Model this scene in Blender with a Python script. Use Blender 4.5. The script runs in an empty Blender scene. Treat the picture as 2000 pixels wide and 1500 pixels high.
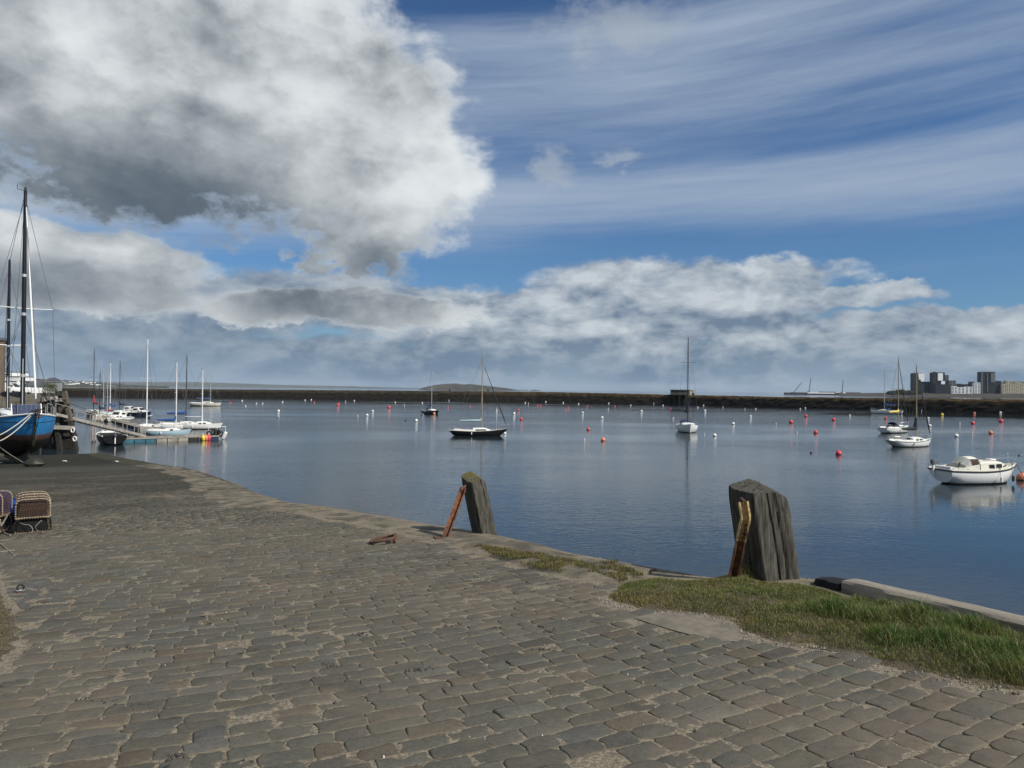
import bpy, bmesh, math, random
import numpy as np
from mathutils import Vector, Matrix, noise as mnoise
from mathutils.geometry import delaunay_2d_cdt

random.seed(7)
RNG = np.random.default_rng(11)
SC = bpy.context.scene
COL = SC.collection
rad = math.radians

# ------------------------------------------------------------------ camera
F, CZ, HV, ROLL = 1387.0, 6.2, 761.0, 0.0104      # focal length in px of a 2000 px wide frame, eye height above the water
PITCH = math.atan((HV - 750) / F)
cam_d = bpy.data.cameras.new('camera')
cam_d.sensor_fit = 'HORIZONTAL'
cam_d.sensor_width = 36.0
cam_d.lens = 36.0 * F / 2000.0
cam_d.clip_start = 0.05
cam_d.clip_end = 200000
cam = bpy.data.objects.new('camera', cam_d)
COL.objects.link(cam)
cam.matrix_world = Matrix.Translation((0, 0, CZ)) @ Matrix.Rotation(rad(90) + PITCH, 4, 'X') @ Matrix.Rotation(ROLL, 4, 'Z')
SC.camera = cam

# ------------------------------------------------------------------ light, sky, exposure
SUN_AZ, SUN_EL = 122.0, 42.0          # degrees clockwise from the view direction, degrees above the horizon
sd = Vector((math.sin(rad(SUN_AZ)) * math.cos(rad(SUN_EL)), math.cos(rad(SUN_AZ)) * math.cos(rad(SUN_EL)), math.sin(rad(SUN_EL))))
sun_d = bpy.data.lights.new('sun', 'SUN')
sun_d.energy = 5.0
sun_d.angle = rad(0.53)
sun_d.color = (1.0, 0.95, 0.87)
sun = bpy.data.objects.new('sun', sun_d)
sun.rotation_euler = (-sd).to_track_quat('-Z', 'Y').to_euler()
COL.objects.link(sun)
SC.view_settings.view_transform = 'Standard'
SC.view_settings.look = 'None'
SC.view_settings.exposure = 0.0
SC.view_settings.gamma = 1.0
SC.view_settings.use_curve_mapping = False
SC.render.engine = 'CYCLES'
SC.cycles.use_denoising = True
SC.cycles.max_bounces = 6
SC.cycles.diffuse_bounces = 3
SC.cycles.glossy_bounces = 3
SC.cycles.caustics_reflective = False
SC.cycles.caustics_refractive = False


class E:
    """small expression wrapper over shader math nodes"""
    nt = None

    def __init__(s, sock):
        s.s = sock

    @staticmethod
    def m(op, *a, clamp=False):
        n = E.nt.nodes.new('ShaderNodeMath')
        n.operation = op
        n.use_clamp = clamp
        for i, v in enumerate(a):
            if isinstance(v, E):
                E.nt.links.new(v.s, n.inputs[i])
            else:
                n.inputs[i].default_value = v
        return E(n.outputs[0])

    def __add__(s, o): return E.m('ADD', s, o)
    __radd__ = __add__
    def __sub__(s, o): return E.m('SUBTRACT', s, o)
    def __rsub__(s, o): return E.m('SUBTRACT', o, s)
    def __mul__(s, o): return E.m('MULTIPLY', s, o)
    __rmul__ = __mul__
    def __truediv__(s, o): return E.m('DIVIDE', s, o)
    def __pow__(s, o): return E.m('POWER', s, o)
    def clamp(s): return E.m('ADD', s, 0.0, clamp=True)
    def max(s, o): return E.m('MAXIMUM', s, o)
    def min(s, o): return E.m('MINIMUM', s, o)
    def abs(s): return E.m('ABSOLUTE', s)

    def smooth(s, a, b, lo=0.0, hi=1.0):
        n = E.nt.nodes.new('ShaderNodeMapRange')
        n.interpolation_type = 'SMOOTHSTEP'
        E.nt.links.new(s.s, n.inputs[0])
        for i, v in ((1, a), (2, b), (3, lo), (4, hi)):
            n.inputs[i].default_value = v
        return E(n.outputs[0])


def vec(x, y, z):
    n = E.nt.nodes.new('ShaderNodeCombineXYZ')
    for i, v in enumerate((x, y, z)):
        if isinstance(v, E):
            E.nt.links.new(v.s, n.inputs[i])
        else:
            n.inputs[i].default_value = v
    return n.outputs[0]


def nz(v, scale, detail=6, rough=0.55, dist=0.0, lac=2.0):
    n = E.nt.nodes.new('ShaderNodeTexNoise')
    n.inputs['Scale'].default_value = scale
    n.inputs['Detail'].default_value = detail
    n.inputs['Roughness'].default_value = rough
    n.inputs['Lacunarity'].default_value = lac
    n.inputs['Distortion'].default_value = dist
    E.nt.links.new(v, n.inputs['Vector'])
    return E(n.outputs['Fac'])


def mixc(f, a, b):
    n = E.nt.nodes.new('ShaderNodeMix')
    n.data_type = 'RGBA'
    n.clamp_factor = True
    for sock, v in ((n.inputs[0], f), (n.inputs[6], a), (n.inputs[7], b)):
        if isinstance(v, E):
            E.nt.links.new(v.s, sock)
        elif isinstance(v, bpy.types.NodeSocket):
            E.nt.links.new(v, sock)
        elif isinstance(v, (int, float)):
            sock.default_value = v
        else:
            sock.default_value = (*v, 1.0)
    return n.outputs[2]


def make_world():
    w = bpy.data.worlds.new('World')
    SC.world = w
    w.use_nodes = True
    nt = w.node_tree
    nt.nodes.clear()
    E.nt = nt
    out = nt.nodes.new('ShaderNodeOutputWorld')
    bg = nt.nodes.new('ShaderNodeBackground')
    sky = nt.nodes.new('ShaderNodeTexSky')
    sky.sky_type = 'NISHITA'
    sky.sun_disc = False
    sky.sun_elevation = rad(SUN_EL)
    sky.sun_rotation = rad(SUN_AZ)
    sky.air_density = 1.0
    sky.dust_density = 0.6
    sky.ozone_density = 1.6
    tc = nt.nodes.new('ShaderNodeTexCoord')
    sep = nt.nodes.new('ShaderNodeSeparateXYZ')
    nt.links.new(tc.outputs['Generated'], sep.inputs[0])
    X, Y, Z = (E(sep.outputs[i]) for i in range(3))
    az = E.m('ARCTAN2', X, Y) * 57.29578
    el = E.m('ARCSINE', Z.min(1.0).max(-1.0)) * 57.29578
    D = tc.outputs['Generated']
    Dz = vec(X, Y, Z * 1.7)
    # warped angles give the clouds their ragged outline
    wa = nz(Dz, 5.0, 5, 0.58) - 0.5
    we = nz(vec(X + 7.3, Y - 3.1, Z * 1.7 + 2.0), 6.0, 5, 0.58) - 0.5
    fine = nz(vec(X - 1.7, Y + 5.2, Z * 1.5), 26.0, 4, 0.62) - 0.5
    a = az + wa * 13.0 + fine * 4.0
    e = el + we * 9.0 + fine * 3.0
    e2 = el + we * 3.2 + fine * 1.6
    a2 = az + wa * 16.0 + fine * 5.0

    def blob(c, r, A=a, EE=e):
        da = (A - c[0]) / r[0]
        de = (EE - c[1]) / r[1]
        return 1.0 - E.m('SQRT', da * da + de * de), de

    # cirrus: long thin streaks rising gently to the right
    ec = el - az * 0.035 + (nz(vec(az * 0.03, el * 0.12, 3.0), 1.6, 2, 0.5) - 0.5) * 1.0
    st = nz(vec(az * 0.030, ec * 0.40, 1.0), 1.5, 6, 0.66, 0.05)
    st2 = nz(vec(az * 0.016, ec * 0.16, 6.0), 1.4, 2, 0.55, 0.3)
    band = (E.m('EXPONENT', -1.0 * ((ec - 22.5) / 5.2) ** 2.0) * 1.0).max(E.m('EXPONENT', -1.0 * ((ec - 14.2) / 3.0) ** 2.0) * 0.95)
    band = band.max(ec.smooth(26, 40) * 0.7) * ec.smooth(8.6, 10.4)
    cir = (band * 0.95 + (st - 0.5) * 0.85 + (st2 - 0.5) * 1.6 - 0.10).smooth(0.0, 1.2) * 0.95
    skyc = nt.nodes.new('ShaderNodeMix')
    skyc.data_type = 'RGBA'
    skyc.blend_type = 'MULTIPLY'
    skyc.inputs[0].default_value = 1.0
    nt.links.new(sky.outputs[0], skyc.inputs[6])
    skyc.inputs[7].default_value = (0.040, 0.062, 0.086, 1)       # sky strength
    blue = skyc.outputs[2]
    col = mixc(cir, blue, (0.37, 0.455, 0.575))

    # high, far stratocumulus shelf over the horizon (all round)
    sc1, t1 = blob((13, 8.2), (13.5, 2.6), a2, e2)
    sc2, t2 = blob((3, 5.6), (26, 2.6), a2, e2)
    sc3, t3 = blob((30, 4.4), (17, 1.9), a2, e2)
    sc4, t4 = blob((-16, 6.6), (17, 2.6), a2, e2)
    sc5, t5 = blob((22, 6.9), (9, 1.0), a2, e2)
    low = 1.0 - (el + we * 3.0 - 2.2).abs() / 2.3
    sc6, t6 = blob((-36, 4.8), (24, 2.4), a2, e2)
    S = sc1.max(sc2).max(sc3).max(sc4).max(sc5).max(sc6).max(low * 0.9)
    lay = nz(vec(X, Y, Z * 2.1), 9.0, 6, 0.62, 0.2)
    lay_u = nz(vec(X - 0.012, Y, Z * 2.1 + 0.045), 9.0, 3, 0.62, 0.2)
    sden = (S * 1.5 + (lay - 0.5) * 0.7).smooth(0.0, 0.42)
    slit = (0.46 + (lay - lay_u) * 2.3 + (lay - 0.5) * 1.2 + (el - 5.5) * 0.05).clamp()
    slit = slit * az.smooth(-24, 8, 0.55, 1.0)
    scol = mixc(slit, (0.15, 0.21, 0.295), (0.60, 0.645, 0.68))
    col = mixc(sden * 0.93, col, scol)
    rainv = nz(vec(az * 0.05, el * 0.05, 4.0), 2.2, 2, 0.5)
    # rain haze close to the horizon
    veil = el.smooth(4.5, 0.6) * (0.62 + (rainv - 0.5) * 1.0)
    col = mixc(veil.clamp() * 0.85, col, mixc(rainv.smooth(0.35, 0.65), (0.115, 0.215, 0.34), (0.26, 0.36, 0.47)))

    # cumulus
    def worley(v, scale, detail):
        n = nt.nodes.new('ShaderNodeTexVoronoi')
        n.feature = 'F1'
        n.inputs['Scale'].default_value = scale
        n.inputs['Detail'].default_value = detail
        n.inputs['Roughness'].default_value = 0.55
        n.normalize = True
        nt.links.new(v, n.inputs['Vector'])
        return 1.0 - E(n.outputs['Distance'])
    wx, wy, wz = wa * 0.12 + fine * 0.02, we * 0.10, fine * 0.03
    bil = worley(vec(X + wx, Y + wy, Z * 1.35 + wz), 9.0, 2.0)
    bil_s = worley(vec(X + wx + 0.022, Y + wy, Z * 1.35 + wz + 0.036), 9.0, 1.0)
    blobs = [((-25, 21.0), (21, 9.6)), ((-11.8, 19.0), (9.3, 9.8)), ((-12.0, 11.0), (5.2, 2.9)), ((-40, 28), (26, 12)), ((-27, 29), (18, 9))]
    MM = None
    for c, r in blobs:
        b, t = blob(c, r)
        MM = b if MM is None else MM.max(b)
    Mb, tb = blob((-33, 8.6), (9.0, 2.5), a, e2)
    Mb2, tb2 = blob((-37, 6.6), (13.0, 1.9), a, e2)
    Mc, tcx = blob((-14, 6.3), (12.0, 1.5), a, e2)
    W1, _ = blob((9, 27.5), (7.0, 4.6))
    W2, _ = blob((3.6, 17.2), (2.6, 1.7))
    W3, _ = blob((8.8, 18.2), (2.2, 1.4))
    away = (az.abs() - 46.0).smooth(0.0, 14.0).max(el.smooth(36, 46))
    gen = nz(Dz, 2.6, 3, 0.55)
    GG = (gen - 0.52) * 3.2 * away - (1.0 - away) * 1.0
    billow = nz(Dz, 11.0, 6, 0.60, 0.25)
    big = nz(vec(X + 2.0, Y, Z * 1.7), 4.0, 2, 0.5)
    big_off = nz(vec(X + 2.055, Y, Z * 1.7 + 0.09), 4.0, 2, 0.5)
    allb = MM.max(Mb).max(Mb2).max(Mc).max(GG)
    den = (allb * 2.0 + (bil - 0.55) * 0.8 + (billow - 0.5) * 1.35 + fine * 0.85).smooth(-0.12, 0.56)
    # light from above and the right; broad grey base
    sa, se = az + wa * 7.0, el + we * 4.0
    dk, _ = blob((-27.5, 11.8), (20, 8.4), sa, se)
    dk2, _ = blob((-10.5, 9.4), (7.0, 4.4), sa, se)
    dk3, _ = blob((-34, 6.7), (14, 2.6), sa, el + we * 2.0)
    dk4, _ = blob((-40, 19), (11, 9), sa, se)
    dark = (dk.smooth(-0.2, 0.9) * MM.smooth(-0.25, 0.12)).max(dk2.smooth(-0.2, 1.0) * 0.66).max(dk3.smooth(-0.2, 0.9) * 0.8).max(dk4.smooth(0.0, 1.0) * 0.5).max(Mc.smooth(-0.3, 0.6) * 0.5)
    dark = dark.max(away * (0.55 - (gen - 0.5)).clamp() * 0.6)
    edge = 1.0 - den.smooth(0.55, 1.0)
    form = (big - big_off) * 1.1 + (bil - bil_s) * 0.75 + (billow - 0.5) * 0.60 + fine * 0.42
    lit = 0.64 - dark * 0.53 + form * (0.92 - dark * 0.45) + edge * 0.12
    cc = mixc(lit.smooth(0.0, 1.02), (0.098, 0.130, 0.165), (0.79, 0.83, 0.845))
    col = mixc(den * 0.985, col, cc)
    wisp = W1.max(W2).max(W3)
    wden = (wisp * 1.5 + (billow - 0.5) * 2.4 + fine * 1.4 - 0.25).smooth(0.0, 1.3) * 0.55
    col = mixc(wden, col, (0.42, 0.47, 0.53))
    nt.links.new(col, bg.inputs[0])
    bg.inputs[1].default_value = 1.0
    nt.links.new(bg.outputs[0], out.inputs[0])
    w.cycles.sampling_method = 'MANUAL'
    w.cycles.sample_map_resolution = 512


make_world()


# ------------------------------------------------------------------ places: a picture point carried onto water, slipway or a distance
def ray(u, v):
    cx, cv = u - 1000, v - 750
    c, s = math.cos(ROLL), math.sin(ROLL)
    X = cx * c + cv * s
    D = -cx * s + cv * c
    y = F * math.cos(PITCH) + D * math.sin(PITCH)
    z = F * math.sin(PITCH) - D * math.cos(PITCH)
    return X / y, z / y


def at(u, v, z=0.0):
    a, c = ray(u, v)
    t = (z - CZ) / c
    return Vector((a * t, t, z))


def far(u, v, Y):
    a, c = ray(u, v)
    return Vector((a * Y, Y, CZ + c * Y))


SLOPE, TOP = 0.062, 4.65


def und(x, y):
    return 0.012 * mnoise.noise((x * 0.55, y * 0.55, 0.3)) + 0.02 * mnoise.noise((x * 0.17, y * 0.17, 5.0))


def G(x, y):                                   # height of the slipway
    return TOP - SLOPE * (-0.5 * x + 0.866 * y)


def ground(u, v):
    a, c = ray(u, v)
    t = (TOP - CZ) / (c + SLOPE * (-0.5 * a + 0.866))
    return Vector((a * t, t, G(a * t, t)))


# ------------------------------------------------------------------ materials
def mat(name, color, rough=0.7, var=0.18, scale=6.0, bump=0.15, bscale=None, metal=0.0, c2=None, mask=(0.45, 0.62), m_scale=None, world=False, spec=0.4, stretch=(1, 1, 1), bdist=0.02):
    m = bpy.data.materials.new(name)
    m.use_nodes = True
    nt = m.node_tree
    E.nt = nt
    b = nt.nodes['Principled BSDF']
    if world:
        src = nt.nodes.new('ShaderNodeNewGeometry').outputs['Position']
    else:
        src = nt.nodes.new('ShaderNodeTexCoord').outputs['Object']
    if stretch != (1, 1, 1):
        mp = nt.nodes.new('ShaderNodeMapping')
        mp.inputs['Scale'].default_value = stretch
        nt.links.new(src, mp.inputs[0])
        src = mp.outputs[0]
    n1 = nz(src, scale, 5, 0.6)
    lo = tuple(c * (1 - var) for c in color)
    hi = tuple(min(1, c * (1 + var)) for c in color)
    col = mixc(n1.smooth(0.3, 0.7), lo, hi)
    if c2 is not None:
        n2 = nz(src, m_scale or scale * 0.6, 6, 0.65)
        col = mixc(n2.smooth(*mask), col, c2)
    nt.links.new(col, b.inputs['Base Color'])
    b.inputs['Roughness'].default_value = rough
    b.inputs['Metallic'].default_value = metal
    b.inputs['Specular IOR Level'].default_value = spec
    if bump:
        bn = nt.nodes.new('ShaderNodeBump')
        bn.inputs['Strength'].default_value = bump
        bn.inputs['Distance'].default_value = bdist
        h = nz(src, bscale or scale * 3, 5, 0.65)
        nt.links.new(h.s, bn.inputs['Height'])
        nt.links.new(bn.outputs[0], b.inputs['Normal'])
    return m


def hull_mat(name, top, bottom=(0.02, 0.02, 0.025), boot=None, z0=0.10, z1=0.16, stain=(0.10, 0.09, 0.06), rough=0.35, stain_amt=0.5):
    """painted hull: antifouling below z0, an optional boot stripe, topsides above, streaked with grime"""
    m = bpy.data.materials.new(name)
    m.use_nodes = True
    nt = m.node_tree
    E.nt = nt
    b = nt.nodes['Principled BSDF']
    tc = nt.nodes.new('ShaderNodeTexCoord')
    sep = nt.nodes.new('ShaderNodeSeparateXYZ')
    nt.links.new(tc.outputs['Object'], sep.inputs[0])
    x, y, z = (E(sep.outputs[i]) for i in range(3))
    run = nz(vec(x * 3.0, y * 3.0, z * 0.5), 2.2, 5, 0.65)
    zz = z + (nz(tc.outputs['Object'], 5.0, 3, 0.5) - 0.5) * 0.04
    col = mixc((run.smooth(0.5, 0.78) * z.smooth(0.75, 0.1) * stain_amt), top, stain)
    if boot is not None:
        col = mixc(zz.smooth(z1 + 0.006, z1 - 0.006), col, boot)
    col = mixc(zz.smooth(z0 + 0.008, z0 - 0.008), col, bottom)
    nt.links.new(col, b.inputs['Base Color'])
    b.inputs['Roughness'].default_value = rough
    return m


M = {}
M['gel_white'] = mat('white_gelcoat', (0.74, 0.74, 0.70), 0.35, 0.05, 3, 0, c2=(0.50, 0.47, 0.38), mask=(0.58, 0.85))
M['deck_cream'] = mat('cream_deck', (0.66, 0.64, 0.55), 0.6, 0.08, 4, 0, c2=(0.42, 0.39, 0.30), mask=(0.56, 0.8))
M['alu'] = mat('mast_aluminium', (0.58, 0.58, 0.56), 0.35, 0.06, 5, 0, metal=0.5)
M['mast_white'] = mat('white_mast_paint', (0.74, 0.74, 0.72), 0.4, 0.05, 5, 0)
M['mast_dark'] = mat('dark_mast', (0.035, 0.033, 0.035), 0.5, 0.2, 5, 0)
M['mast_black'] = mat('black_mast', (0.010, 0.010, 0.011), 0.4, 0.2, 5, 0)
M['mast_wood'] = mat('varnished_mast', (0.30, 0.24, 0.15), 0.4, 0.15, 5, 0)
M['wire'] = mat('steel_wire', (0.16, 0.17, 0.18), 0.5, 0.05, 5, 0, metal=0.3)
M['steel'] = mat('stainless_rail', (0.55, 0.56, 0.58), 0.3, 0.05, 5, 0, metal=0.8)
M['window'] = mat('dark_window', (0.012, 0.014, 0.016), 0.12, 0.1, 5, 0, spec=0.6)
M['rubber'] = mat('black_rubber', (0.018, 0.018, 0.019), 0.7, 0.3, 9, 0.2)
M['navy'] = mat('navy_canvas', (0.020, 0.032, 0.075), 0.85, 0.25, 8, 0.2)
M['blue_cv'] = mat('blue_canvas', (0.025, 0.075, 0.24), 0.85, 0.2, 8, 0.2)
M['pale_cv'] = mat('pale_blue_canvas', (0.40, 0.56, 0.60), 0.85, 0.12, 8, 0.2)
M['yellow_cv'] = mat('yellow_canvas', (0.68, 0.52, 0.10), 0.85, 0.15, 8, 0.2)
M['red_cv'] = mat('red_canvas', (0.30, 0.025, 0.035), 0.85, 0.2, 8, 0.2)
M['dark_cv'] = mat('charcoal_canvas', (0.028, 0.032, 0.042), 0.85, 0.25, 8, 0.2)
M['sail'] = mat('furled_white_sail', (0.72, 0.72, 0.68), 0.8, 0.08, 8, 0.2)
M['teak'] = mat('weathered_teak', (0.20, 0.14, 0.085), 0.75, 0.25, 6, 0.2)
M['ob_grey'] = mat('outboard_cowl', (0.10, 0.105, 0.115), 0.4, 0.15, 5, 0)
M['rope'] = mat('pale_rope', (0.50, 0.47, 0.38), 0.9, 0.15, 30, 0.3)
M['rope_grey'] = mat('grey_rope', (0.20, 0.185, 0.155), 0.9, 0.2, 30, 0.3)
M['red_buoy'] = mat('red_buoy', (0.62, 0.075, 0.085), 0.5, 0.12, 7, 0, c2=(0.34, 0.05, 0.05), mask=(0.55, 0.8))
M['orange_buoy'] = mat('orange_buoy', (0.72, 0.24, 0.13), 0.5, 0.10, 7, 0, c2=(0.50, 0.16, 0.09), mask=(0.55, 0.8))
M['white_buoy'] = mat('white_buoy', (0.76, 0.74, 0.70), 0.5, 0.08, 7, 0, c2=(0.46, 0.42, 0.34), mask=(0.55, 0.85))
M['yellow_buoy'] = mat('yellow_buoy', (0.72, 0.55, 0.08), 0.5, 0.1, 7, 0)
M['dark_buoy'] = mat('dark_buoy', (0.06, 0.04, 0.05), 0.6, 0.2, 7, 0)
M['slime'] = mat('weed_slime', (0.022, 0.024, 0.012), 0.5, 0.4, 9, 0.3)
M['stone_dark'] = mat('weedy_stone', (0.055, 0.05, 0.042), 0.85, 0.5, 1.2, 0.6, bscale=4, world=True, bdist=0.1)
M['concrete'] = mat('grey_concrete', (0.30, 0.28, 0.25), 0.9, 0.2, 2.5, 0.3, c2=(0.17, 0.155, 0.13), mask=(0.5, 0.75))
M['timber'] = mat('old_timber', (0.105, 0.088, 0.068), 0.9, 0.4, 5, 0.5, stretch=(3, 3, 0.4))
M['timber_wet'] = mat('weed_black_timber', (0.028, 0.025, 0.02), 0.7, 0.4, 4, 0.5)
M['pier_plank'] = mat('silvered_plank', (0.28, 0.255, 0.22), 0.9, 0.25, 4, 0.3)
M['white_wall'] = mat('white_render', (0.76, 0.76, 0.74), 0.8, 0.06, 0.6, 0)
M['grey_wall'] = mat('grey_cladding', (0.20, 0.21, 0.22), 0.7, 0.15, 0.4, 0)
M['slate'] = mat('slate_roof', (0.085, 0.09, 0.10), 0.8, 0.2, 0.5, 0)


# ------------------------------------------------------------------ mesh builder
class MB:
    def __init__(s):
        s.v, s.f = [], []

    def add(s, vs, fs):
        o = len(s.v)
        s.v += [tuple(p) for p in vs]
        s.f += [tuple(i + o for i in f) for f in fs]
        return s

    def box(s, c, d, rz=0.0, rx=0.0, ry=0.0, taper=1.0):
        R = Matrix.Rotation(rz, 3, 'Z') @ Matrix.Rotation(ry, 3, 'Y') @ Matrix.Rotation(rx, 3, 'X')
        vs = []
        for z in (-0.5, 0.5):
            k = 1.0 if z < 0 else taper
            for x, y in ((-.5, -.5), (.5, -.5), (.5, .5), (-.5, .5)):
                vs.append(Vector(c) + R @ Vector((x * d[0] * k, y * d[1] * k, z * d[2])))
        return s.add(vs, [(3, 2, 1, 0), (4, 5, 6, 7), (0, 1, 5, 4), (1, 2, 6, 5), (2, 3, 7, 6), (3, 0, 4, 7)])

    def beam(s, a, b, w, h, up=(0, 0, 1)):
        a, b = Vector(a), Vector(b)
        d = (b - a).normalized()
        r = d.cross(Vector(up))
        if r.length < 1e-4:
            r = d.cross(Vector((1, 0, 0)))
        r.normalize()
        t = r.cross(d)
        vs = []
        for p in (a, b):
            for i, j in ((-1, -1), (1, -1), (1, 1), (-1, 1)):
                vs.append(p + r * (i * w / 2) + t * (j * h / 2))
        return s.add(vs, [(0, 1, 2, 3), (7, 6, 5, 4), (0, 4, 5, 1), (1, 5, 6, 2), (2, 6, 7, 3), (3, 7, 4, 0)])

    def tube(s, pts, r, n=6, caps=True, flat=1.0):
        pts = [Vector(p) for p in pts]
        k = len(pts)
        rs = r if isinstance(r, (list, tuple)) else [r] * k
        prev = None
        rings = []
        for i, p in enumerate(pts):
            d = (pts[min(i + 1, k - 1)] - pts[max(i - 1, 0)]).normalized()
            if prev is None:
                q = d.cross(Vector((0, 0, 1)))
                if q.length < 1e-3:
                    q = d.cross(Vector((0, 1, 0)))
            else:
                q = prev - d * prev.dot(d)
            q.normalize()
            prev = q
            t = d.cross(q)
            rings.append([p + (q * math.cos(2 * math.pi * j / n) + t * math.sin(2 * math.pi * j / n) * flat) * rs[i] for j in range(n)])
        vs = [p for ring in rings for p in ring]
        fs = []
        for i in range(k - 1):
            for j in range(n):
                j2 = (j + 1) % n
                fs.append((i * n + j, i * n + j2, (i + 1) * n + j2, (i + 1) * n + j))
        if caps:
            fs.append(tuple(range(n - 1, -1, -1)))
            fs.append(tuple((k - 1) * n + j for j in range(n)))
        return s.add(vs, fs)

    def lathe(s, prof, c=(0, 0, 0), n=12):
        vs, fs = [], []
        for r, z in prof:
            for j in range(n):
                a = 2 * math.pi * j / n
                vs.append((c[0] + r * math.cos(a), c[1] + r * math.sin(a), c[2] + z))
        for i in range(len(prof) - 1):
            for j in range(n):
                j2 = (j + 1) % n
                fs.append((i * n + j, i * n + j2, (i + 1) * n + j2, (i + 1) * n + j))
        fs.append(tuple(range(n - 1, -1, -1)))
        fs.append(tuple((len(prof) - 1) * n + j for j in range(n)))
        return s.add(vs, fs)

    def loft(s, rings, closed=True, cap0=True, cap1=True):
        n = len(rings[0])
        vs = [p for r in rings for p in r]
        fs = []
        for i in range(len(rings) - 1):
            for j in range(n if closed else n - 1):
                j2 = (j + 1) % n
                fs.append((i * n + j, i * n + j2, (i + 1) * n + j2, (i + 1) * n + j))
        if cap0:
            fs.append(tuple(range(n - 1, -1, -1)))
        if cap1:
            fs.append(tuple((len(rings) - 1) * n + j for j in range(n)))
        return s.add(vs, fs)

    def build(s, name, m, parent=None, smooth=False, kind=None):
        me = bpy.data.meshes.new(name)
        me.from_pydata(s.v, [], s.f)
        bm = bmesh.new()
        bm.from_mesh(me)
        bmesh.ops.recalc_face_normals(bm, faces=bm.faces)
        bm.to_mesh(me)
        bm.free()
        if m is not None:
            me.materials.append(m)
        if smooth:
            me.polygons.foreach_set('use_smooth', [True] * len(me.polygons))
            try:
                me.set_sharp_from_angle(angle=rad(38))
            except Exception:
                pass
        o = bpy.data.objects.new(name, me)
        COL.objects.link(o)
        if parent is not None:
            o.parent = parent
        if kind:
            o['kind'] = kind
        return o


def empty(name, loc, rz=0.0, label=None, cat=None, group=None):
    o = bpy.data.objects.new(name, None)
    o.empty_display_size = 0.1
    COL.objects.link(o)
    o.location = loc
    o.rotation_euler = (0, 0, rz)
    if label:
        tag(o, label, cat, group)
    return o


def tag(o, label, cat, group=None):
    o['label'] = label
    o['category'] = cat
    if group:
        o['group'] = group
    return o


def arrays_obj(name, verts, faces_flat, counts, m, parent=None, kind=None, tone=None):
    """one mesh from numpy arrays; tone = a grey value or colour for each vertex"""
    me = bpy.data.meshes.new(name)
    me.vertices.add(len(verts))
    me.vertices.foreach_set('co', np.asarray(verts, dtype=np.float32).ravel())
    me.loops.add(len(faces_flat))
    me.loops.foreach_set('vertex_index', np.asarray(faces_flat, dtype=np.int32))
    counts = np.asarray(counts, dtype=np.int32)
    me.polygons.add(len(counts))
    me.polygons.foreach_set('loop_start', np.concatenate([[0], np.cumsum(counts)[:-1]]).astype(np.int32))
    me.update(calc_edges=True)
    me.validate()
    if tone is not None:
        at_ = me.attributes.new('tone', 'FLOAT_COLOR', 'POINT')
        c = np.ones((len(verts), 4), dtype=np.float32)
        c[:, :3] = tone
        at_.data.foreach_set('color', c.ravel())
    me.materials.append(m)
    o = bpy.data.objects.new(name, me)
    COL.objects.link(o)
    if parent is not None:
        o.parent = parent
    if kind:
        o['kind'] = kind
    return o


def in_poly(px, py, poly):
    px, py = np.asarray(px, float), np.asarray(py, float)
    r = np.zeros(px.shape, bool)
    n = len(poly)
    for i in range(n):
        x0, y0 = poly[i][0], poly[i][1]
        x1, y1 = poly[(i + 1) % n][0], poly[(i + 1) % n][1]
        c = ((y0 > py) != (y1 > py)) & (px < (x1 - x0) * (py - y0) / (y1 - y0 + 1e-12) + x0)
        r ^= c
    return r


def project(P):
    """world points (n,3) to picture coordinates of the 2000 px frame"""
    Mi = np.array(cam.matrix_world.inverted())
    q = np.c_[P, np.ones(len(P))] @ Mi.T
    d = np.maximum(-q[:, 2], 1e-3)
    return 1000 + F * q[:, 0] / d, 750 - F * q[:, 1] / d, -q[:, 2]


# ================================================================== THE SETTING
# ------------------------------------------------------------------ sea
def make_water():
    m = bpy.data.materials.new('harbour_water')
    m.use_nodes = True
    nt = m.node_tree
    E.nt = nt
    b = nt.nodes['Principled BSDF']
    pos = nt.nodes.new('ShaderNodeNewGeometry').outputs['Position']
    sep = nt.nodes.new('ShaderNodeSeparateXYZ')
    nt.links.new(pos, sep.inputs[0])
    x, y = E(sep.outputs[0]), E(sep.outputs[1])
    r1 = nz(vec(x * 0.75 + y * 0.12, y * 1.5 - x * 0.1, 0.0), 2.3, 3, 0.55, 0.5)
    r2 = nz(vec(x * 0.22 + y * 0.08, y * 0.5, 3.0), 1.5, 3, 0.5, 0.4)
    r3 = nz(vec(x * 0.02 + y * 0.004, y * 0.055, 7.0), 1.6, 3, 0.5, 0.5)
    gust = nz(vec(x * 0.012, y * 0.022, 2.0), 1.3, 3, 0.5, 0.6).smooth(0.36, 0.66)
    h = (r1 * 0.046 + r2 * 0.030) * (gust * 1.1 + 0.30) + r3 * 0.10
    bn = nt.nodes.new('ShaderNodeBump')
    bn.inputs['Strength'].default_value = 0.50
    bn.inputs['Distance'].default_value = 1.0
    nt.links.new(h.s, bn.inputs['Height'])
    nt.links.new(bn.outputs[0], b.inputs['Normal'])
    b.inputs['Base Color'].default_value = (0.019, 0.028, 0.033, 1)
    b.inputs['Roughness'].default_value = 0.045
    b.inputs['IOR'].default_value = 1.333
    o = MB().add([(-31000, -3000, 0), (31000, -3000, 0), (31000, 31000, 0), (-31000, 31000, 0)], [(0, 1, 2, 3)]).build('water', m)
    o['kind'] = 'structure'


make_water()

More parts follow.
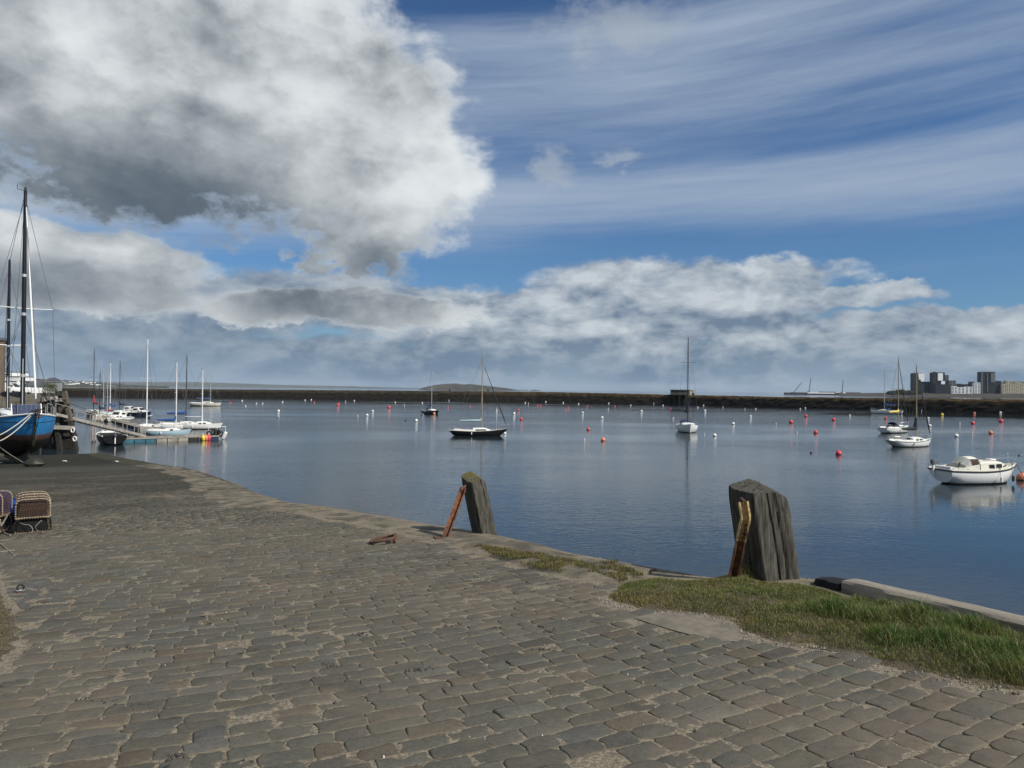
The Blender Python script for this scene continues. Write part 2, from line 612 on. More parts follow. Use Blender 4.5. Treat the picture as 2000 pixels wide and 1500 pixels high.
# ------------------------------------------------------------------ the slipway: outline of its edge over the water, near right to far left
EDGE_PX = [(1800, 1168), (1655, 1136), (1570, 1128), (1480, 1122), (1385, 1128), (1290, 1112), (1205, 1097), (1110, 1080), (1040, 1063), (985, 1048), (940, 1040), (880, 1030),
           (840, 1024), (800, 1017), (730, 1004), (640, 989), (560, 980), (500, 963), (462, 946), (430, 934), (390, 921), (355, 913), (330, 909.5), (285, 902), (240, 894.5), (215, 889.5)]
EDGE = [ground(u, v) for u, v in EDGE_PX]
e0 = EDGE[0]
EDGE = [Vector((4.30, 1.2, 0)), Vector((4.12, 3.0, 0)), Vector((3.92, 4.6, 0))] + EDGE + [Vector((-39.5, 68.5, 0))]


def resample(pts, step):
    out = [Vector((pts[0][0], pts[0][1]))]
    for a, b in zip(pts[:-1], pts[1:]):
        a2, b2 = Vector((a[0], a[1])), Vector((b[0], b[1]))
        k = max(1, int((b2 - a2).length / step))
        for i in range(1, k + 1):
            out.append(a2.lerp(b2, i / k))
    return out


EDGE_R = [Vector((p.x + 0.05 * mnoise.noise((p.x * 1.3, p.y * 1.3, 0)), p.y + 0.05 * mnoise.noise((p.x * 1.3, p.y * 1.3, 4)))) for p in resample(EDGE, 0.45)]
QUAY = [(p.x, p.y) for p in EDGE_R] + [(-52, 72), (-66, 60), (-60, 30), (-30, 8), (-12, -4), (4.3, -4)]


def offset_edge(d):
    """the edge line moved inland by d"""
    out = []
    for i, p in enumerate(EDGE_R):
        t = (EDGE_R[min(i + 2, len(EDGE_R) - 1)] - EDGE_R[max(i - 2, 0)]).normalized()
        out.append(Vector((p.x - t.y * d, p.y + t.x * d)))
    return out


def stone_nodes(name, far_mode=False):
    """weathered whin and sandy joints; below the tide line the stone is black with weed"""
    m = bpy.data.materials.new(name)
    m.use_nodes = True
    nt = m.node_tree
    E.nt = nt
    b = nt.nodes['Principled BSDF']
    pos = nt.nodes.new('ShaderNodeNewGeometry').outputs['Position']
    sep = nt.nodes.new('ShaderNodeSeparateXYZ')
    nt.links.new(pos, sep.inputs[0])
    return m, nt, b, pos, E(sep.outputs[0]), E(sep.outputs[1]), E(sep.outputs[2])


def tide(col, z, pos):
    n = nz(pos, 0.55, 5, 0.6)
    n2 = nz(pos, 0.22, 4, 0.6)
    zz = z + (n - 0.5) * 0.55
    col = mixc(zz.smooth(2.15, 1.72) * 0.93, col, (0.016, 0.015, 0.011))
    return mixc((z + (n2 - 0.5) * 2.0 + (n - 0.5) * 0.8).smooth(3.95, 3.0) * 0.72, col, (0.030, 0.030, 0.023))      # green algae above it


def sett_mat():
    m, nt, b, pos, x, y, z = stone_nodes('whin_sett')
    tone = nt.nodes.new('ShaderNodeAttribute')
    tone.attribute_name = 'tone'
    g = nz(pos, 34.0, 4, 0.7)
    g2 = nz(pos, 150.0, 2, 0.6)
    sand = nz(pos, 0.75, 5, 0.62)
    sand2 = nz(pos, 7.0, 5, 0.68)
    n = nt.nodes.new('ShaderNodeMix')
    n.data_type = 'RGBA'
    n.blend_type = 'MULTIPLY'
    n.inputs[0].default_value = 1.0
    nt.links.new(tone.outputs['Color'], n.inputs[6])
    shade = g * 0.9 + g2 * 1.0 + 0.06
    nt.links.new(mixc(shade - 0.5, (0.5, 0.5, 0.5), (1.5, 1.5, 1.5)), n.inputs[7])
    col = n.outputs[2]
    # sand film trodden over the stones
    f = (sand * 0.95 + sand2 * 0.65 - 0.40).smooth(0.30, 0.62) * 0.66
    col = mixc(f, col, (0.135, 0.110, 0.082))
    col = mixc(nz(pos, 3.1, 4, 0.65).smooth(0.56, 0.78) * 0.5, col, (0.055, 0.056, 0.050))
    lich = nz(pos, 19.0, 3, 0.6).smooth(0.70, 0.76) * 0.45
    col = mixc(lich, col, (0.26, 0.25, 0.21))
    col = tide(col, z, pos)
    nt.links.new(col, b.inputs['Base Color'])
    b.inputs['Roughness'].default_value = 0.9
    b.inputs['Specular IOR Level'].default_value = 0.12
    bn = nt.nodes.new('ShaderNodeBump')
    bn.inputs['Strength'].default_value = 0.55
    bn.inputs['Distance'].default_value = 0.006
    nt.links.new((g * 0.8 + nz(pos, 90.0, 3, 0.7) * 0.6).s, bn.inputs['Height'])
    nt.links.new(bn.outputs[0], b.inputs['Normal'])
    return m


def joint_mat():
    m, nt, b, pos, x, y, z = stone_nodes('sandy_joint')
    a = nz(pos, 45.0, 4, 0.7)
    d = nz(pos, 5.0, 5, 0.65)
    col = mixc(a.smooth(0.35, 0.68), (0.11, 0.093, 0.067), (0.27, 0.23, 0.17))
    col = mixc(d.smooth(0.52, 0.72) * 0.75, col, (0.075, 0.062, 0.045))
    col = mixc(nz(pos, 120.0, 2, 0.6).smooth(0.66, 0.72) * 0.7, col, (0.50, 0.47, 0.41))
    # past the last separate stones the courses are only streaks
    p = x * 0.866 + y * 0.5
    q = y * 0.866 - x * 0.5
    st = nz(vec(p * 2.2, q * 6.0, 0.0), 1.2, 4, 0.6)
    fc = mixc(st.smooth(0.42, 0.66), (0.092, 0.088, 0.075), (0.20, 0.18, 0.145))
    col = mixc(q.smooth(33.0, 35.0), col, fc)
    col = tide(col, z, pos)
    nt.links.new(col, b.inputs['Base Color'])
    b.inputs['Roughness'].default_value = 0.95
    b.inputs['Specular IOR Level'].default_value = 0.1
    bn = nt.nodes.new('ShaderNodeBump')
    bn.inputs['Strength'].default_value = 0.8
    bn.inputs['Distance'].default_value = 0.008
    nt.links.new((a + nz(pos, 14.0, 4, 0.6) * 1.2).s, bn.inputs['Height'])
    nt.links.new(bn.outputs[0], b.inputs['Normal'])
    return m


M['sett'] = sett_mat()
M['joint'] = joint_mat()


def make_quay():
    pts = [Vector(p) for p in QUAY]
    n = len(pts)
    inner = []

    def grid(x0, x1, y0, y1, st):
        xs, ys = np.meshgrid(np.arange(x0, x1, st), np.arange(y0, y1, st))
        return np.c_[xs.ravel(), ys.ravel()]
    P = np.vstack([grid(-5, 4.4, 1.0, 8, 0.10), grid(-12, 1, 8, 16, 0.35), grid(-66, 0, -4, 74, 2.0)])
    P += RNG.uniform(-0.01, 0.01, P.shape)
    P = P[in_poly(P[:, 0], P[:, 1], QUAY)]
    vs = pts + [Vector((a, b)) for a, b in P]
    v2, e2, f2, *_ = delaunay_2d_cdt(vs, [(i, (i + 1) % n) for i in range(n)], [], 1, 1e-5)
    verts = []
    for p in v2:
        verts.append((p.x, p.y, G(p.x, p.y) + und(p.x, p.y) + (0.0045 * mnoise.noise((p.x * 5, p.y * 5, 2)) + 0.0045 * mnoise.noise((p.x * 1.9, p.y * 1.9, 7)) - 0.001 if p.y < 16 else 0)))
    mb = MB()
    mb.add(verts, f2)
    o = mb.build('slipway', M['joint'], smooth=True)
    o['kind'] = 'structure'
    # retaining wall under the edge, down into the water
    w = MB()
    line = EDGE_R
    top = [(p.x, p.y, G(p.x, p.y) + und(p.x, p.y) - 0.006) for p in line]
    bot = [(p.x - 0.15, p.y - 0.1, -1.0) for p in line]
    k = len(line)
    w.add(top + bot, [(i, i + 1, k + i + 1, k + i) for i in range(k - 1)])
    w.build('quay_wall', M['stone_dark'], o)
    return o


QUAY_O = make_quay()

# ------------------------------------------------------------------ outlines on the slipway
GRASS_PX = [(1172, 1168), (1210, 1140), (1270, 1132), (1330, 1137), (1400, 1130), (1440, 1120), (1490, 1130), (1520, 1142), (1600, 1146), (1660, 1168), (1760, 1188), (1880, 1216), (2010, 1250), (2110, 1290), (2330, 1385),
            (2330, 1500), (2120, 1385), (2000, 1352), (1900, 1338), (1800, 1318), (1720, 1300), (1660, 1278), (1590, 1268), (1520, 1258), (1440, 1235), (1400, 1208), (1330, 1200), (1260, 1192), (1195, 1182)]
GRASS = [tuple(ground(u, v))[:2] for u, v in GRASS_PX]
MOSS_PX = [(918, 1072), (935, 1068), (1000, 1080), (1060, 1086), (1100, 1096), (1160, 1105), (1205, 1100), (1215, 1112), (1262, 1130), (1215, 1142), (1165, 1124), (1100, 1122), (1040, 1112), (970, 1090)]
MOSS = [tuple(ground(u, v))[:2] for u, v in MOSS_PX]
LEFT_PX = [(-60, 1110), (2, 1128), (14, 1160), (40, 1195), (52, 1225), (45, 1262), (18, 1290), (2, 1330), (-80, 1400)]
LEFTG = [tuple(ground(u, v))[:2] for u, v in LEFT_PX]
PATCH_PX = [(1236, 1208), (1290, 1199), (1380, 1202), (1430, 1222), (1462, 1244), (1440, 1256), (1400, 1254), (1330, 1238), (1270, 1220)]
PATCH = [tuple(ground(u, v))[:2] for u, v in PATCH_PX]
TAR_PX = [(8, 1136), (95, 1130), (110, 1150), (130, 1178), (70, 1192), (40, 1190), (14, 1160)]
TARP = [tuple(ground(u, v))[:2] for u, v in TAR_PX]
COPE_IN = [(p.x, p.y) for p in offset_edge(1.0)]
COPE_POLY = [(p.x, p.y) for p in EDGE_R] + COPE_IN[::-1]


# ------------------------------------------------------------------ setts
def bend(p):
    # courses swing round gently along their length
    p = np.asarray(p, float)
    a, b, k, p0 = -0.20, 0.06, 0.067, 2.9
    pa, pb = p0 + a / k, p0 + b / k
    f = lambda s: 0.5 * k * (s - p0) ** 2
    mid = f(np.clip(p, pa, pb))
    return mid + np.where(p < pa, (p - pa) * a, 0) + np.where(p > pb, (p - pb) * b, 0)


def make_setts():
    cells = []
    q = -1.0
    qmax = 36.0
    while q < qmax:
        w = random.uniform(0.122, 0.166)
        p = -34 + random.uniform(0, 0.3)
        row = []
        while p < 14:
            l = random.uniform(0.17, 0.31) if random.random() > 0.15 else random.uniform(0.11, 0.17)
            row.append((p + l / 2, q + w / 2, l, w))
            p += l + random.uniform(0.003, 0.013)
        cells += row
        q += w + random.uniform(0.003, 0.011)
    C = np.array(cells)
    qq = C[:, 1] + bend(C[:, 0])
    ang_p = (bend(C[:, 0] + 0.05) - bend(C[:, 0] - 0.05)) / 0.1
    X = C[:, 0] * 0.866 - qq * 0.5
    Y = C[:, 0] * 0.5 + qq * 0.866
    keep = (Y > 1.6) & (np.abs(X) < Y * 1.02 + 1.2) & in_poly(X, Y, QUAY) & ~in_poly(X, Y, COPE_POLY) & ~in_poly(X, Y, GRASS) & ~in_poly(X, Y, PATCH) & ~in_poly(X, Y, LEFTG) & ~in_poly(X, Y, TARP)
    keep &= RNG.random(len(X)) > 0.004
    C, X, Y, ang_p = C[keep], X[keep], Y[keep], ang_p[keep]
    dist = np.hypot(X, Y)
    n = len(C)
    hl, hw = C[:, 2] / 2, C[:, 3] / 2
    ch = RNG.uniform(0.010, 0.028, (n, 4))
    # eight outline points of a rough, round-cornered block
    corners = np.array([(-1, -1), (1, -1), (1, 1), (-1, 1)], float)
    ring = np.zeros((n, 8, 2))
    for i in range(4):
        sx, sy = corners[i]
        a1 = np.c_[sx * (hl - ch[:, i] * 1.25), sy * hw]
        a2 = np.c_[sx * hl, sy * (hw - ch[:, i])]
        if sx * sy > 0:
            ring[:, 2 * i], ring[:, 2 * i + 1] = a2, a1
        else:
            ring[:, 2 * i], ring[:, 2 * i + 1] = a1, a2
    # four more points along the sides make the outline uneven
    ring = np.stack([ring[:, 0], ring[:, 1], (ring[:, 1] + ring[:, 2]) / 2, ring[:, 2], ring[:, 3], (ring[:, 3] + ring[:, 4]) / 2, ring[:, 4], ring[:, 5], (ring[:, 5] + ring[:, 6]) / 2, ring[:, 6], ring[:, 7], (ring[:, 7] + ring[:, 0]) / 2], axis=1)
    ring += RNG.normal(0, 0.0062, ring.shape)
    lift = RNG.normal(0.0034, 0.0022, n)
    lift = np.where(RNG.random(n) < 0.06, 0.002, lift)
    tiltx, tilty = RNG.normal(0, 0.007, n), RNG.normal(0, 0.009, n)
    base = np.array([0.089, 0.084, 0.068])
    tone = np.clip(RNG.normal(1.0, 0.085, (n, 1)), 0.6, 1.5) * base * (1 + RNG.normal(0, 0.014, (n, 3)))
    pk = RNG.random(n)
    tone[pk < 0.13] = tone[pk < 0.13] * np.array([1.12, 1.0, 0.90])
    tone[(pk > 0.10) & (pk < 0.16)] *= np.array([0.92, 0.97, 1.06])
    tone[(pk > 0.160) & (pk < 0.170)] *= 1.5
    undv = np.array([und(a, b) for a, b in zip(X, Y)])

    def place(idx, loc2, dz):
        """local block coordinates to world"""
        k = len(idx)
        cx, cy = 0.866, 0.5
        ex = np.c_[cx - 0.5 * ang_p[idx], cy + 0.866 * ang_p[idx]]
        ex /= np.linalg.norm(ex, axis=1)[:, None]
        ey = np.c_[-ex[:, 1], ex[:, 0]]
        w2 = loc2[:, :, 0:1] * ex[:, None, :] + loc2[:, :, 1:2] * ey[:, None, :]
        wx = X[idx][:, None] + w2[:, :, 0]
        wy = Y[idx][:, None] + w2[:, :, 1]
        wz = TOP - SLOPE * (-0.5 * wx + 0.866 * wy) + undv[idx][:, None] + lift[idx][:, None] + tiltx[idx][:, None] * loc2[:, :, 0] + tilty[idx][:, None] * loc2[:, :, 1] + dz
        return np.stack([wx, wy, wz], axis=2)

    def mesh_of(idx, lod):
        R = ring[idx]
        k = len(idx)
        parts, faces = [], []
        if lod == 0:
            cz = RNG.uniform(-0.002, 0.005, (k, 1))
            parts = [place(idx, np.zeros((k, 1, 2)) + RNG.normal(0, 0.01, (k, 1, 2)), 0.002 + cz), place(idx, R * 0.91, RNG.normal(0, 0.0018, (k, 12))), place(idx, R * 0.998, -0.0018 + RNG.normal(0, 0.0012, (k, 12))), place(idx, R * 1.02, -0.05)]
            for j in range(12):
                j2 = (j + 1) % 12
                faces += [(0, 1 + j, 1 + j2), (1 + j, 13 + j, 13 + j2, 1 + j2), (13 + j, 25 + j, 25 + j2, 13 + j2)]
        else:
            parts = [place(idx, R * 0.93, 0.0), place(idx, R * 1.02, -0.03)]
            faces = [tuple(range(12))] + [(j, 12 + j, 12 + (j + 1) % 12, (j + 1) % 12) for j in range(12)]
        V = np.concatenate(parts, axis=1)
        nv = V.shape[1]
        flat = np.concatenate([np.array(f) for f in faces])
        cnt = np.array([len(f) for f in faces])
        allf = (np.arange(k)[:, None] * nv + flat[None, :]).ravel()
        tn = np.repeat(tone[idx][:, None, :], nv, axis=1)
        if lod == 0:                            # sand clings to the worn arrises
            f = np.clip(RNG.normal(0.30, 0.22, (k, 24, 1)), 0, 0.8)
            tn[:, 13:] = tn[:, 13:] * (1 - f) + np.array([0.15, 0.125, 0.088]) * f
        tn = tn.reshape(-1, 3)
        return V.reshape(-1, 3), allf, np.tile(cnt, k), tn

    # the 300 that show largest are objects of their own
    zc = TOP - SLOPE * (-0.5 * X + 0.866 * Y)
    u, v, d = project(np.c_[X, Y, zc])
    inside = (u > 10) & (u < 1990) & (v < 1490) & (v > 700)
    area = np.where(inside, hl * hw * (CZ - zc) / d ** 3, 0)
    order = np.argsort(-area)
    big = order[:300]
    for i in big:
        V, f, c, t = mesh_of(np.array([i]), 0)
        arrays_obj('sett', V, f, c, M['sett'], QUAY_O, tone=t)
    rest = np.setdiff1d(np.arange(n), big)
    vs, fs, cs, ts, off = [], [], [], [], 0
    for sel, lod in ((rest[dist[rest] < 13], 0), (rest[dist[rest] >= 13], 1)):
        V, f, c, t = mesh_of(sel, lod)
        vs.append(V); fs.append(f + off); cs.append(c); ts.append(t)
        off += len(V)
    arrays_obj('setts', np.vstack(vs), np.concatenate(fs), np.concatenate(cs), M['sett'], QUAY_O, 'stuff', np.vstack(ts))


make_setts()


# ------------------------------------------------------------------ coping stones along the edge
def cope_mat():
    m, nt, b, pos, x, y, z = stone_nodes('worn_coping')
    a = nz(pos, 2.2, 6, 0.65)
    col = mixc(a.smooth(0.36, 0.66), (0.075, 0.067, 0.050), (0.215, 0.178, 0.125))
    col = mixc(nz(pos, 6.0, 5, 0.65).smooth(0.52, 0.74) * 0.7, col, (0.062, 0.058, 0.046))
    col = mixc(nz(pos, 1.1, 4, 0.6).smooth(0.55, 0.7) * 0.45, col, (0.085, 0.085, 0.042))
    col = mixc(nz(pos, 60.0, 2, 0.6).smooth(0.68, 0.75) * 0.6, col, (0.42, 0.39, 0.33))
    zc = z + (nz(pos, 0.55, 5, 0.6) - 0.5) * 0.55
    col = mixc(zc.smooth(2.35, 1.85) * 0.9, col, (0.03, 0.03, 0.016))
    nt.links.new(col, b.inputs['Base Color'])
    b.inputs['Roughness'].default_value = 0.9
    b.inputs['Specular IOR Level'].default_value = 0.25
    bn = nt.nodes.new('ShaderNodeBump')
    bn.inputs['Strength'].default_value = 0.8
    bn.inputs['Distance'].default_value = 0.02
    nt.links.new((nz(pos, 9.0, 6, 0.7) + nz(pos, 50.0, 3, 0.6) * 0.3).s, bn.inputs['Height'])
    nt.links.new(bn.outputs[0], b.inputs['Normal'])
    return m


M['cope'] = cope_mat()


def make_coping():
    inner = offset_edge(1.0)
    i = 8
    inner = [p + (p - q) * 0.45 if p.y > 15 else p for p, q in zip(inner, EDGE_R)]
    N = len(EDGE_R)
    while i < N - 5:
        k = random.choice((2, 3, 3, 4))
        j = min(i + k, N - 1)
        outer = [EDGE_R[t] for t in range(i, j + 1)]
        inn = [inner[t] for t in range(i, j + 1)]
        g = random.uniform(0.012, 0.035)

        def pull(line):
            a, b = line[0], line[-1]
            d = (line[1] - a).normalized()
            e = (line[-2] - b).normalized()
            return [a + d * g] + line[1:-1] + [b + e * g]
        outer, inn = pull(outer), pull(inn)
        h = random.uniform(-0.002, 0.030)
        rows = []
        nr = 7
        for s in range(nr):
            f = s / (nr - 1)
            row = []
            for a, b in zip(outer, inn):
                wob = 0.13 * mnoise.noise((a.x * 2.0, a.y * 2.0, 3.0)) if s == 0 else 0
                p = a.lerp(b, f) + (b - a).normalized() * (wob + (-0.05 if s == 0 else 0))
                z = G(p.x, p.y) + und(p.x, p.y) + h + 0.020 * mnoise.noise((p.x * 3.2, p.y * 3.2, 1.0)) + 0.008 * mnoise.noise((p.x * 11, p.y * 11, 1.0)) - (0.035 if s == 0 else 0.040 if s == nr - 1 else 0.008 if s == nr - 2 else 0)
                row.append((p.x, p.y, z))
            rows.append(row)
        nn = len(outer)
        mb = MB()
        vs = [p for r in rows for p in r]
        fs = [(a * nn + c, a * nn + c + 1, (a + 1) * nn + c + 1, (a + 1) * nn + c) for a in range(nr - 1) for c in range(nn - 1)]
        # skirt
        loop = [c for c in range(nn)] + [a * nn + nn - 1 for a in range(1, nr)] + [(nr - 1) * nn + c for c in range(nn - 2, -1, -1)] + [a * nn for a in range(nr - 2, 0, -1)]
        base = len(vs)
        for t in loop:
            x, y, z = vs[t]
            vs.append((x, y, z - 0.28))
        L = len(loop)
        fs += [(loop[t], loop[(t + 1) % L], base + (t + 1) % L, base + t) for t in range(L)]
        mb.add(vs, fs)
        mb.build('coping_stone', M['cope'], QUAY_O, smooth=True)
        i = j


make_coping()


def flat_patch(name, poly, z, m, label_parent, amp=0.008):
    pts = [Vector(p) for p in poly]
    xs = [p.x for p in pts]
    ys = [p.y for p in pts]
    gx, gy = np.meshgrid(np.arange(min(xs), max(xs), 0.05), np.arange(min(ys), max(ys), 0.05))
    P = np.c_[gx.ravel(), gy.ravel()]
    P = P[in_poly(P[:, 0], P[:, 1], poly)]
    n = len(pts)
    v2, e2, f2, *_ = delaunay_2d_cdt(pts + [Vector((a, b)) for a, b in P], [(i, (i + 1) % n) for i in range(n)], [], 1, 1e-5)
    mb = MB()
    mb.add([(p.x, p.y, G(p.x, p.y) + und(p.x, p.y) + z(p.x, p.y) + amp * mnoise.noise((p.x * 9, p.y * 9, 0))) for p in v2], f2)
    return mb.build(name, m, label_parent, smooth=True)


M['patch'] = mat('sandy_cement', (0.165, 0.142, 0.108), 0.92, 0.16, 14, 0.5, bscale=120, world=True, c2=(0.10, 0.088, 0.068), mask=(0.45, 0.7), m_scale=4, bdist=0.006)
M['tar'] = mat('old_asphalt', (0.072, 0.068, 0.056), 0.9, 0.2, 20, 0.6, bscale=160, world=True, c2=(0.15, 0.135, 0.11), mask=(0.55, 0.75), m_scale=6, bdist=0.006)
M['soil'] = mat('grassy_soil', (0.075, 0.058, 0.036), 0.95, 0.35, 18, 0.8, bscale=60, world=True, c2=(0.13, 0.11, 0.06), mask=(0.45, 0.7), m_scale=5, bdist=0.02)


def inset_d(x, y, poly):
    d = 9.0
    p = Vector((x, y))
    for i in range(len(poly)):
        a, b = Vector(poly[i]), Vector(poly[(i + 1) % len(poly)])
        t = max(0, min(1, (p - a).dot(b - a) / max((b - a).length_squared, 1e-9)))
        d = min(d, (p - a.lerp(b, t)).length)
    return d


flat_patch('cement_patch', PATCH, lambda x, y: 0.003 + 0.006 * min(1, inset_d(x, y, PATCH) / 0.15), M['patch'], QUAY_O)
flat_patch('asphalt_patch', TARP, lambda x, y: 0.001, M['tar'], QUAY_O)


def mound(x, y):
    d = inset_d(x, y, GRASS)
    return -0.01 + 0.07 * min(1, d / 0.35) + 0.03 * mnoise.noise((x * 3, y * 3, 8))


vo = flat_patch('grass_bank', GRASS, mound, M['soil'], None, 0.012)
vo['kind'] = 'structure'
vl = flat_patch('verge', LEFTG, lambda x, y: -0.01 + 0.06 * min(1, inset_d(x, y, LEFTG) / 0.4), M['soil'], None, 0.012)
vl['kind'] = 'structure'


# ------------------------------------------------------------------ grass
def blade_mat():
    m = bpy.data.materials.new('grass_blade')
    m.use_nodes = True
    nt = m.node_tree
    E.nt = nt
    b = nt.nodes['Principled BSDF']
    t = nt.nodes.new('ShaderNodeAttribute')
    t.attribute_name = 'tone'
    nt.links.new(t.outputs['Color'], b.inputs['Base Color'])
    b.inputs['Roughness'].default_value = 0.55
    b.inputs['Specular IOR Level'].default_value = 0.25
    tr = nt.nodes.new('ShaderNodeBsdfTranslucent')
    nt.links.new(t.outputs['Color'], tr.inputs[0])
    mx = nt.nodes.new('ShaderNodeMixShader')
    mx.inputs[0].default_value = 0.25
    nt.links.new(b.outputs[0], mx.inputs[1])
    nt.links.new(tr.outputs[0], mx.inputs[2])
    nt.links.new(mx.outputs[0], nt.nodes['Material Output'].inputs[0])
    return m


M['blade'] = blade_mat()


def make_grass(name, poly, zfun, n, hfun, cfun, wid, label):
    poly_a = np.array(poly)
    lo, hi = poly_a.min(0), poly_a.max(0)
    P = RNG.uniform(lo, hi, (n * 3, 2))
    P = P[in_poly(P[:, 0], P[:, 1], poly)][:n]
    V, T, Fc = [], [], []
    o = 0
    for x, y in P:
        h = hfun(x, y) * random.uniform(0.55, 1.25)
        if h < 0.008:
            continue
        z = G(x, y) + und(x, y) + zfun(x, y)
        a = random.uniform(0, 6.283)
        lean = random.uniform(0.1, 0.95) * h
        ba = random.uniform(0, 6.283)
        dx, dy = math.cos(ba) * lean, math.sin(ba) * lean
        wx, wy = math.cos(a) * wid, math.sin(a) * wid
        c = cfun(x, y)
        V += [(x - wx, y - wy, z - 0.01), (x + wx, y + wy, z - 0.01),
              (x + dx * .35 - wx * .8, y + dy * .35 - wy * .8, z + h * .6), (x + dx * .35 + wx * .8, y + dy * .35 + wy * .8, z + h * .6),
              (x + dx, y + dy, z + h * 0.95)]
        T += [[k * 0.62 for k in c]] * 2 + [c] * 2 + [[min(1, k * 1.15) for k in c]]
        Fc += [o, o + 1, o + 3, o + 2, o + 2, o + 3, o + 4]
        o += 5
    k = o // 5
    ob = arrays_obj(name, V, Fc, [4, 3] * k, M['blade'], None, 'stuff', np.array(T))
    ob['label'] = label
    ob['category'] = 'grass'
    return ob


def lerp3(a, b, t):
    t = max(0.0, min(1.0, t))
    return [a[i] + (b[i] - a[i]) * t for i in range(3)]


TUFTS = [(tuple(ground(u, v))[:2], r, s) for u, v, r, s in [(1640, 1215, .22, 1), (1700, 1225, .22, .9), (1790, 1225, .22, 1.2), (1840, 1240, .26, .8), (1900, 1245, .22, 1), (1860, 1275, .24, .8), (1950, 1300, .3, .7), (1455, 1130, .14, .9), (1740, 1262, .2, .6), (1985, 1330, .25, .6), (1690, 1178, .14, .6), (1740, 1188, .14, .8), (1815, 1205, .15, .9), (1880, 1222, .16, .8), (1945, 1240, .16, .9), (2000, 1262, .2, .7), (1570, 1200, .2, .25), (1350, 1165, .2, .2)]]


def tuft(x, y):
    s = 0
    for (a, b), r, k in TUFTS:
        d = math.hypot(x - a, y - b) / r
        s = max(s, k * max(0, 1 - d * d))
    return s


def bank_h(x, y):
    n = mnoise.noise((x * 4, y * 4, 0)) + 0.5 * mnoise.noise((x * 9, y * 9, 2))
    d = inset_d(x, y, GRASS)
    bare = mnoise.noise((x * 2.3 + 9, y * 2.3, 0))
    if bare > 0.25 and tuft(x, y) < 0.2 and random.random() < 0.75:
        return 0.009
    rag = mnoise.noise((x * 7, y * 7, 3)) * 0.5 + 0.5
    if d < 0.13 * rag and random.random() < 0.85:
        return 0.0
    return (0.024 + 0.016 * n + 0.105 * tuft(x, y)) * min(1, 0.35 + d / 0.2)


def bank_c(x, y):
    n = mnoise.noise((x * 2.2, y * 2.2, 5)) * 0.7 + random.uniform(-0.25, 0.25)
    t = tuft(x, y)
    near_edge = 1 - min(1, inset_d(x, y, GRASS) / 0.28)
    right = min(1, max(0, (x - 2.0) / 0.8))
    g = 0.42 + 0.30 * t + 0.85 * n + 0.24 * right - 0.42 * near_edge
    c = lerp3((0.21, 0.175, 0.062), (0.055, 0.125, 0.017), g)
    if random.random() < 0.16:
        c = [0.31, 0.26, 0.135]
    return c


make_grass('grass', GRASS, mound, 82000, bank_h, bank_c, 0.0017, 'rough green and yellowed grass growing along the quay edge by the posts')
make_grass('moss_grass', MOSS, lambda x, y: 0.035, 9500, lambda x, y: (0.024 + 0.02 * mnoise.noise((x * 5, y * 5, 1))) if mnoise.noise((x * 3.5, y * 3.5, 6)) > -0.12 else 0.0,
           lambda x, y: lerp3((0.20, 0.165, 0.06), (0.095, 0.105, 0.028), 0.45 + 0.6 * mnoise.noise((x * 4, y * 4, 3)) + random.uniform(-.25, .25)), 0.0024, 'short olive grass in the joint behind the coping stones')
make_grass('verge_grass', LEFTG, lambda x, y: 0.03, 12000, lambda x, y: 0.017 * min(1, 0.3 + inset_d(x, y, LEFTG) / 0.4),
           lambda x, y: lerp3((0.20, 0.165, 0.085), (0.11, 0.115, 0.032), 0.2 + 0.9 * mnoise.noise((x * 3, y * 3, 3)) + random.uniform(-.25, .25) + inset_d(x, y, LEFTG) * .6), 0.0022, 'dry mossy grass at the left edge of the cobbles')


# ------------------------------------------------------------------ grit, shells and scraps lying on the stones
def make_scatter(name, spots, size, cols, label, cat, flat=0.5):
    V, T, Fc, C = [], [], [], []
    o = 0
    for x, y in spots:
        if not in_poly([x], [y], QUAY)[0]:
            continue
        s = size * random.uniform(0.45, 1.4)
        z = G(x, y) + und(x, y) + 0.010
        c = random.choice(cols)
        a0 = random.uniform(0, 6.28)
        el = random.uniform(0.5, 1.0)
        ringp = []
        for j in range(6):
            a = a0 + j * 1.0472
            r = s * random.uniform(0.7, 1.1)
            px_, py_ = math.cos(a) * r, math.sin(a) * r * el
            ringp.append((x + px_ * math.cos(a0) - py_ * math.sin(a0), y + px_ * math.sin(a0) + py_ * math.cos(a0), z - 0.006 + s * flat * random.uniform(0.1, 0.35)))
        V += ringp + [(x, y, z + s * flat)] + [(p[0], p[1], z - 0.02) for p in ringp]
        for j in range(6):
            Fc += [o + j, o + (j + 1) % 6, o + 6]
            C.append(3)
            Fc += [o + 7 + j, o + 7 + (j + 1) % 6, o + (j + 1) % 6, o + j]
            C.append(4)
        T += [c] * 13
        o += 13
    ob = arrays_obj(name, V, Fc, C, M['grit'], None, 'stuff', np.array(T))
    ob['label'] = label
    ob['category'] = cat


def grit_mat():
    m = bpy.data.materials.new('grit')
    m.use_nodes = True
    nt = m.node_tree
    E.nt = nt
    b = nt.nodes['Principled BSDF']
    t = nt.nodes.new('ShaderNodeAttribute')
    t.attribute_name = 'tone'
    g = nz(nt.nodes.new('ShaderNodeNewGeometry').outputs['Position'], 90.0, 3, 0.6)
    nt.links.new(mixc(g.smooth(0.3, 0.7) * 0.35, t.outputs['Color'], (0.12, 0.10, 0.08)), b.inputs['Base Color'])
    b.inputs['Roughness'].default_value = 0.85
    return m


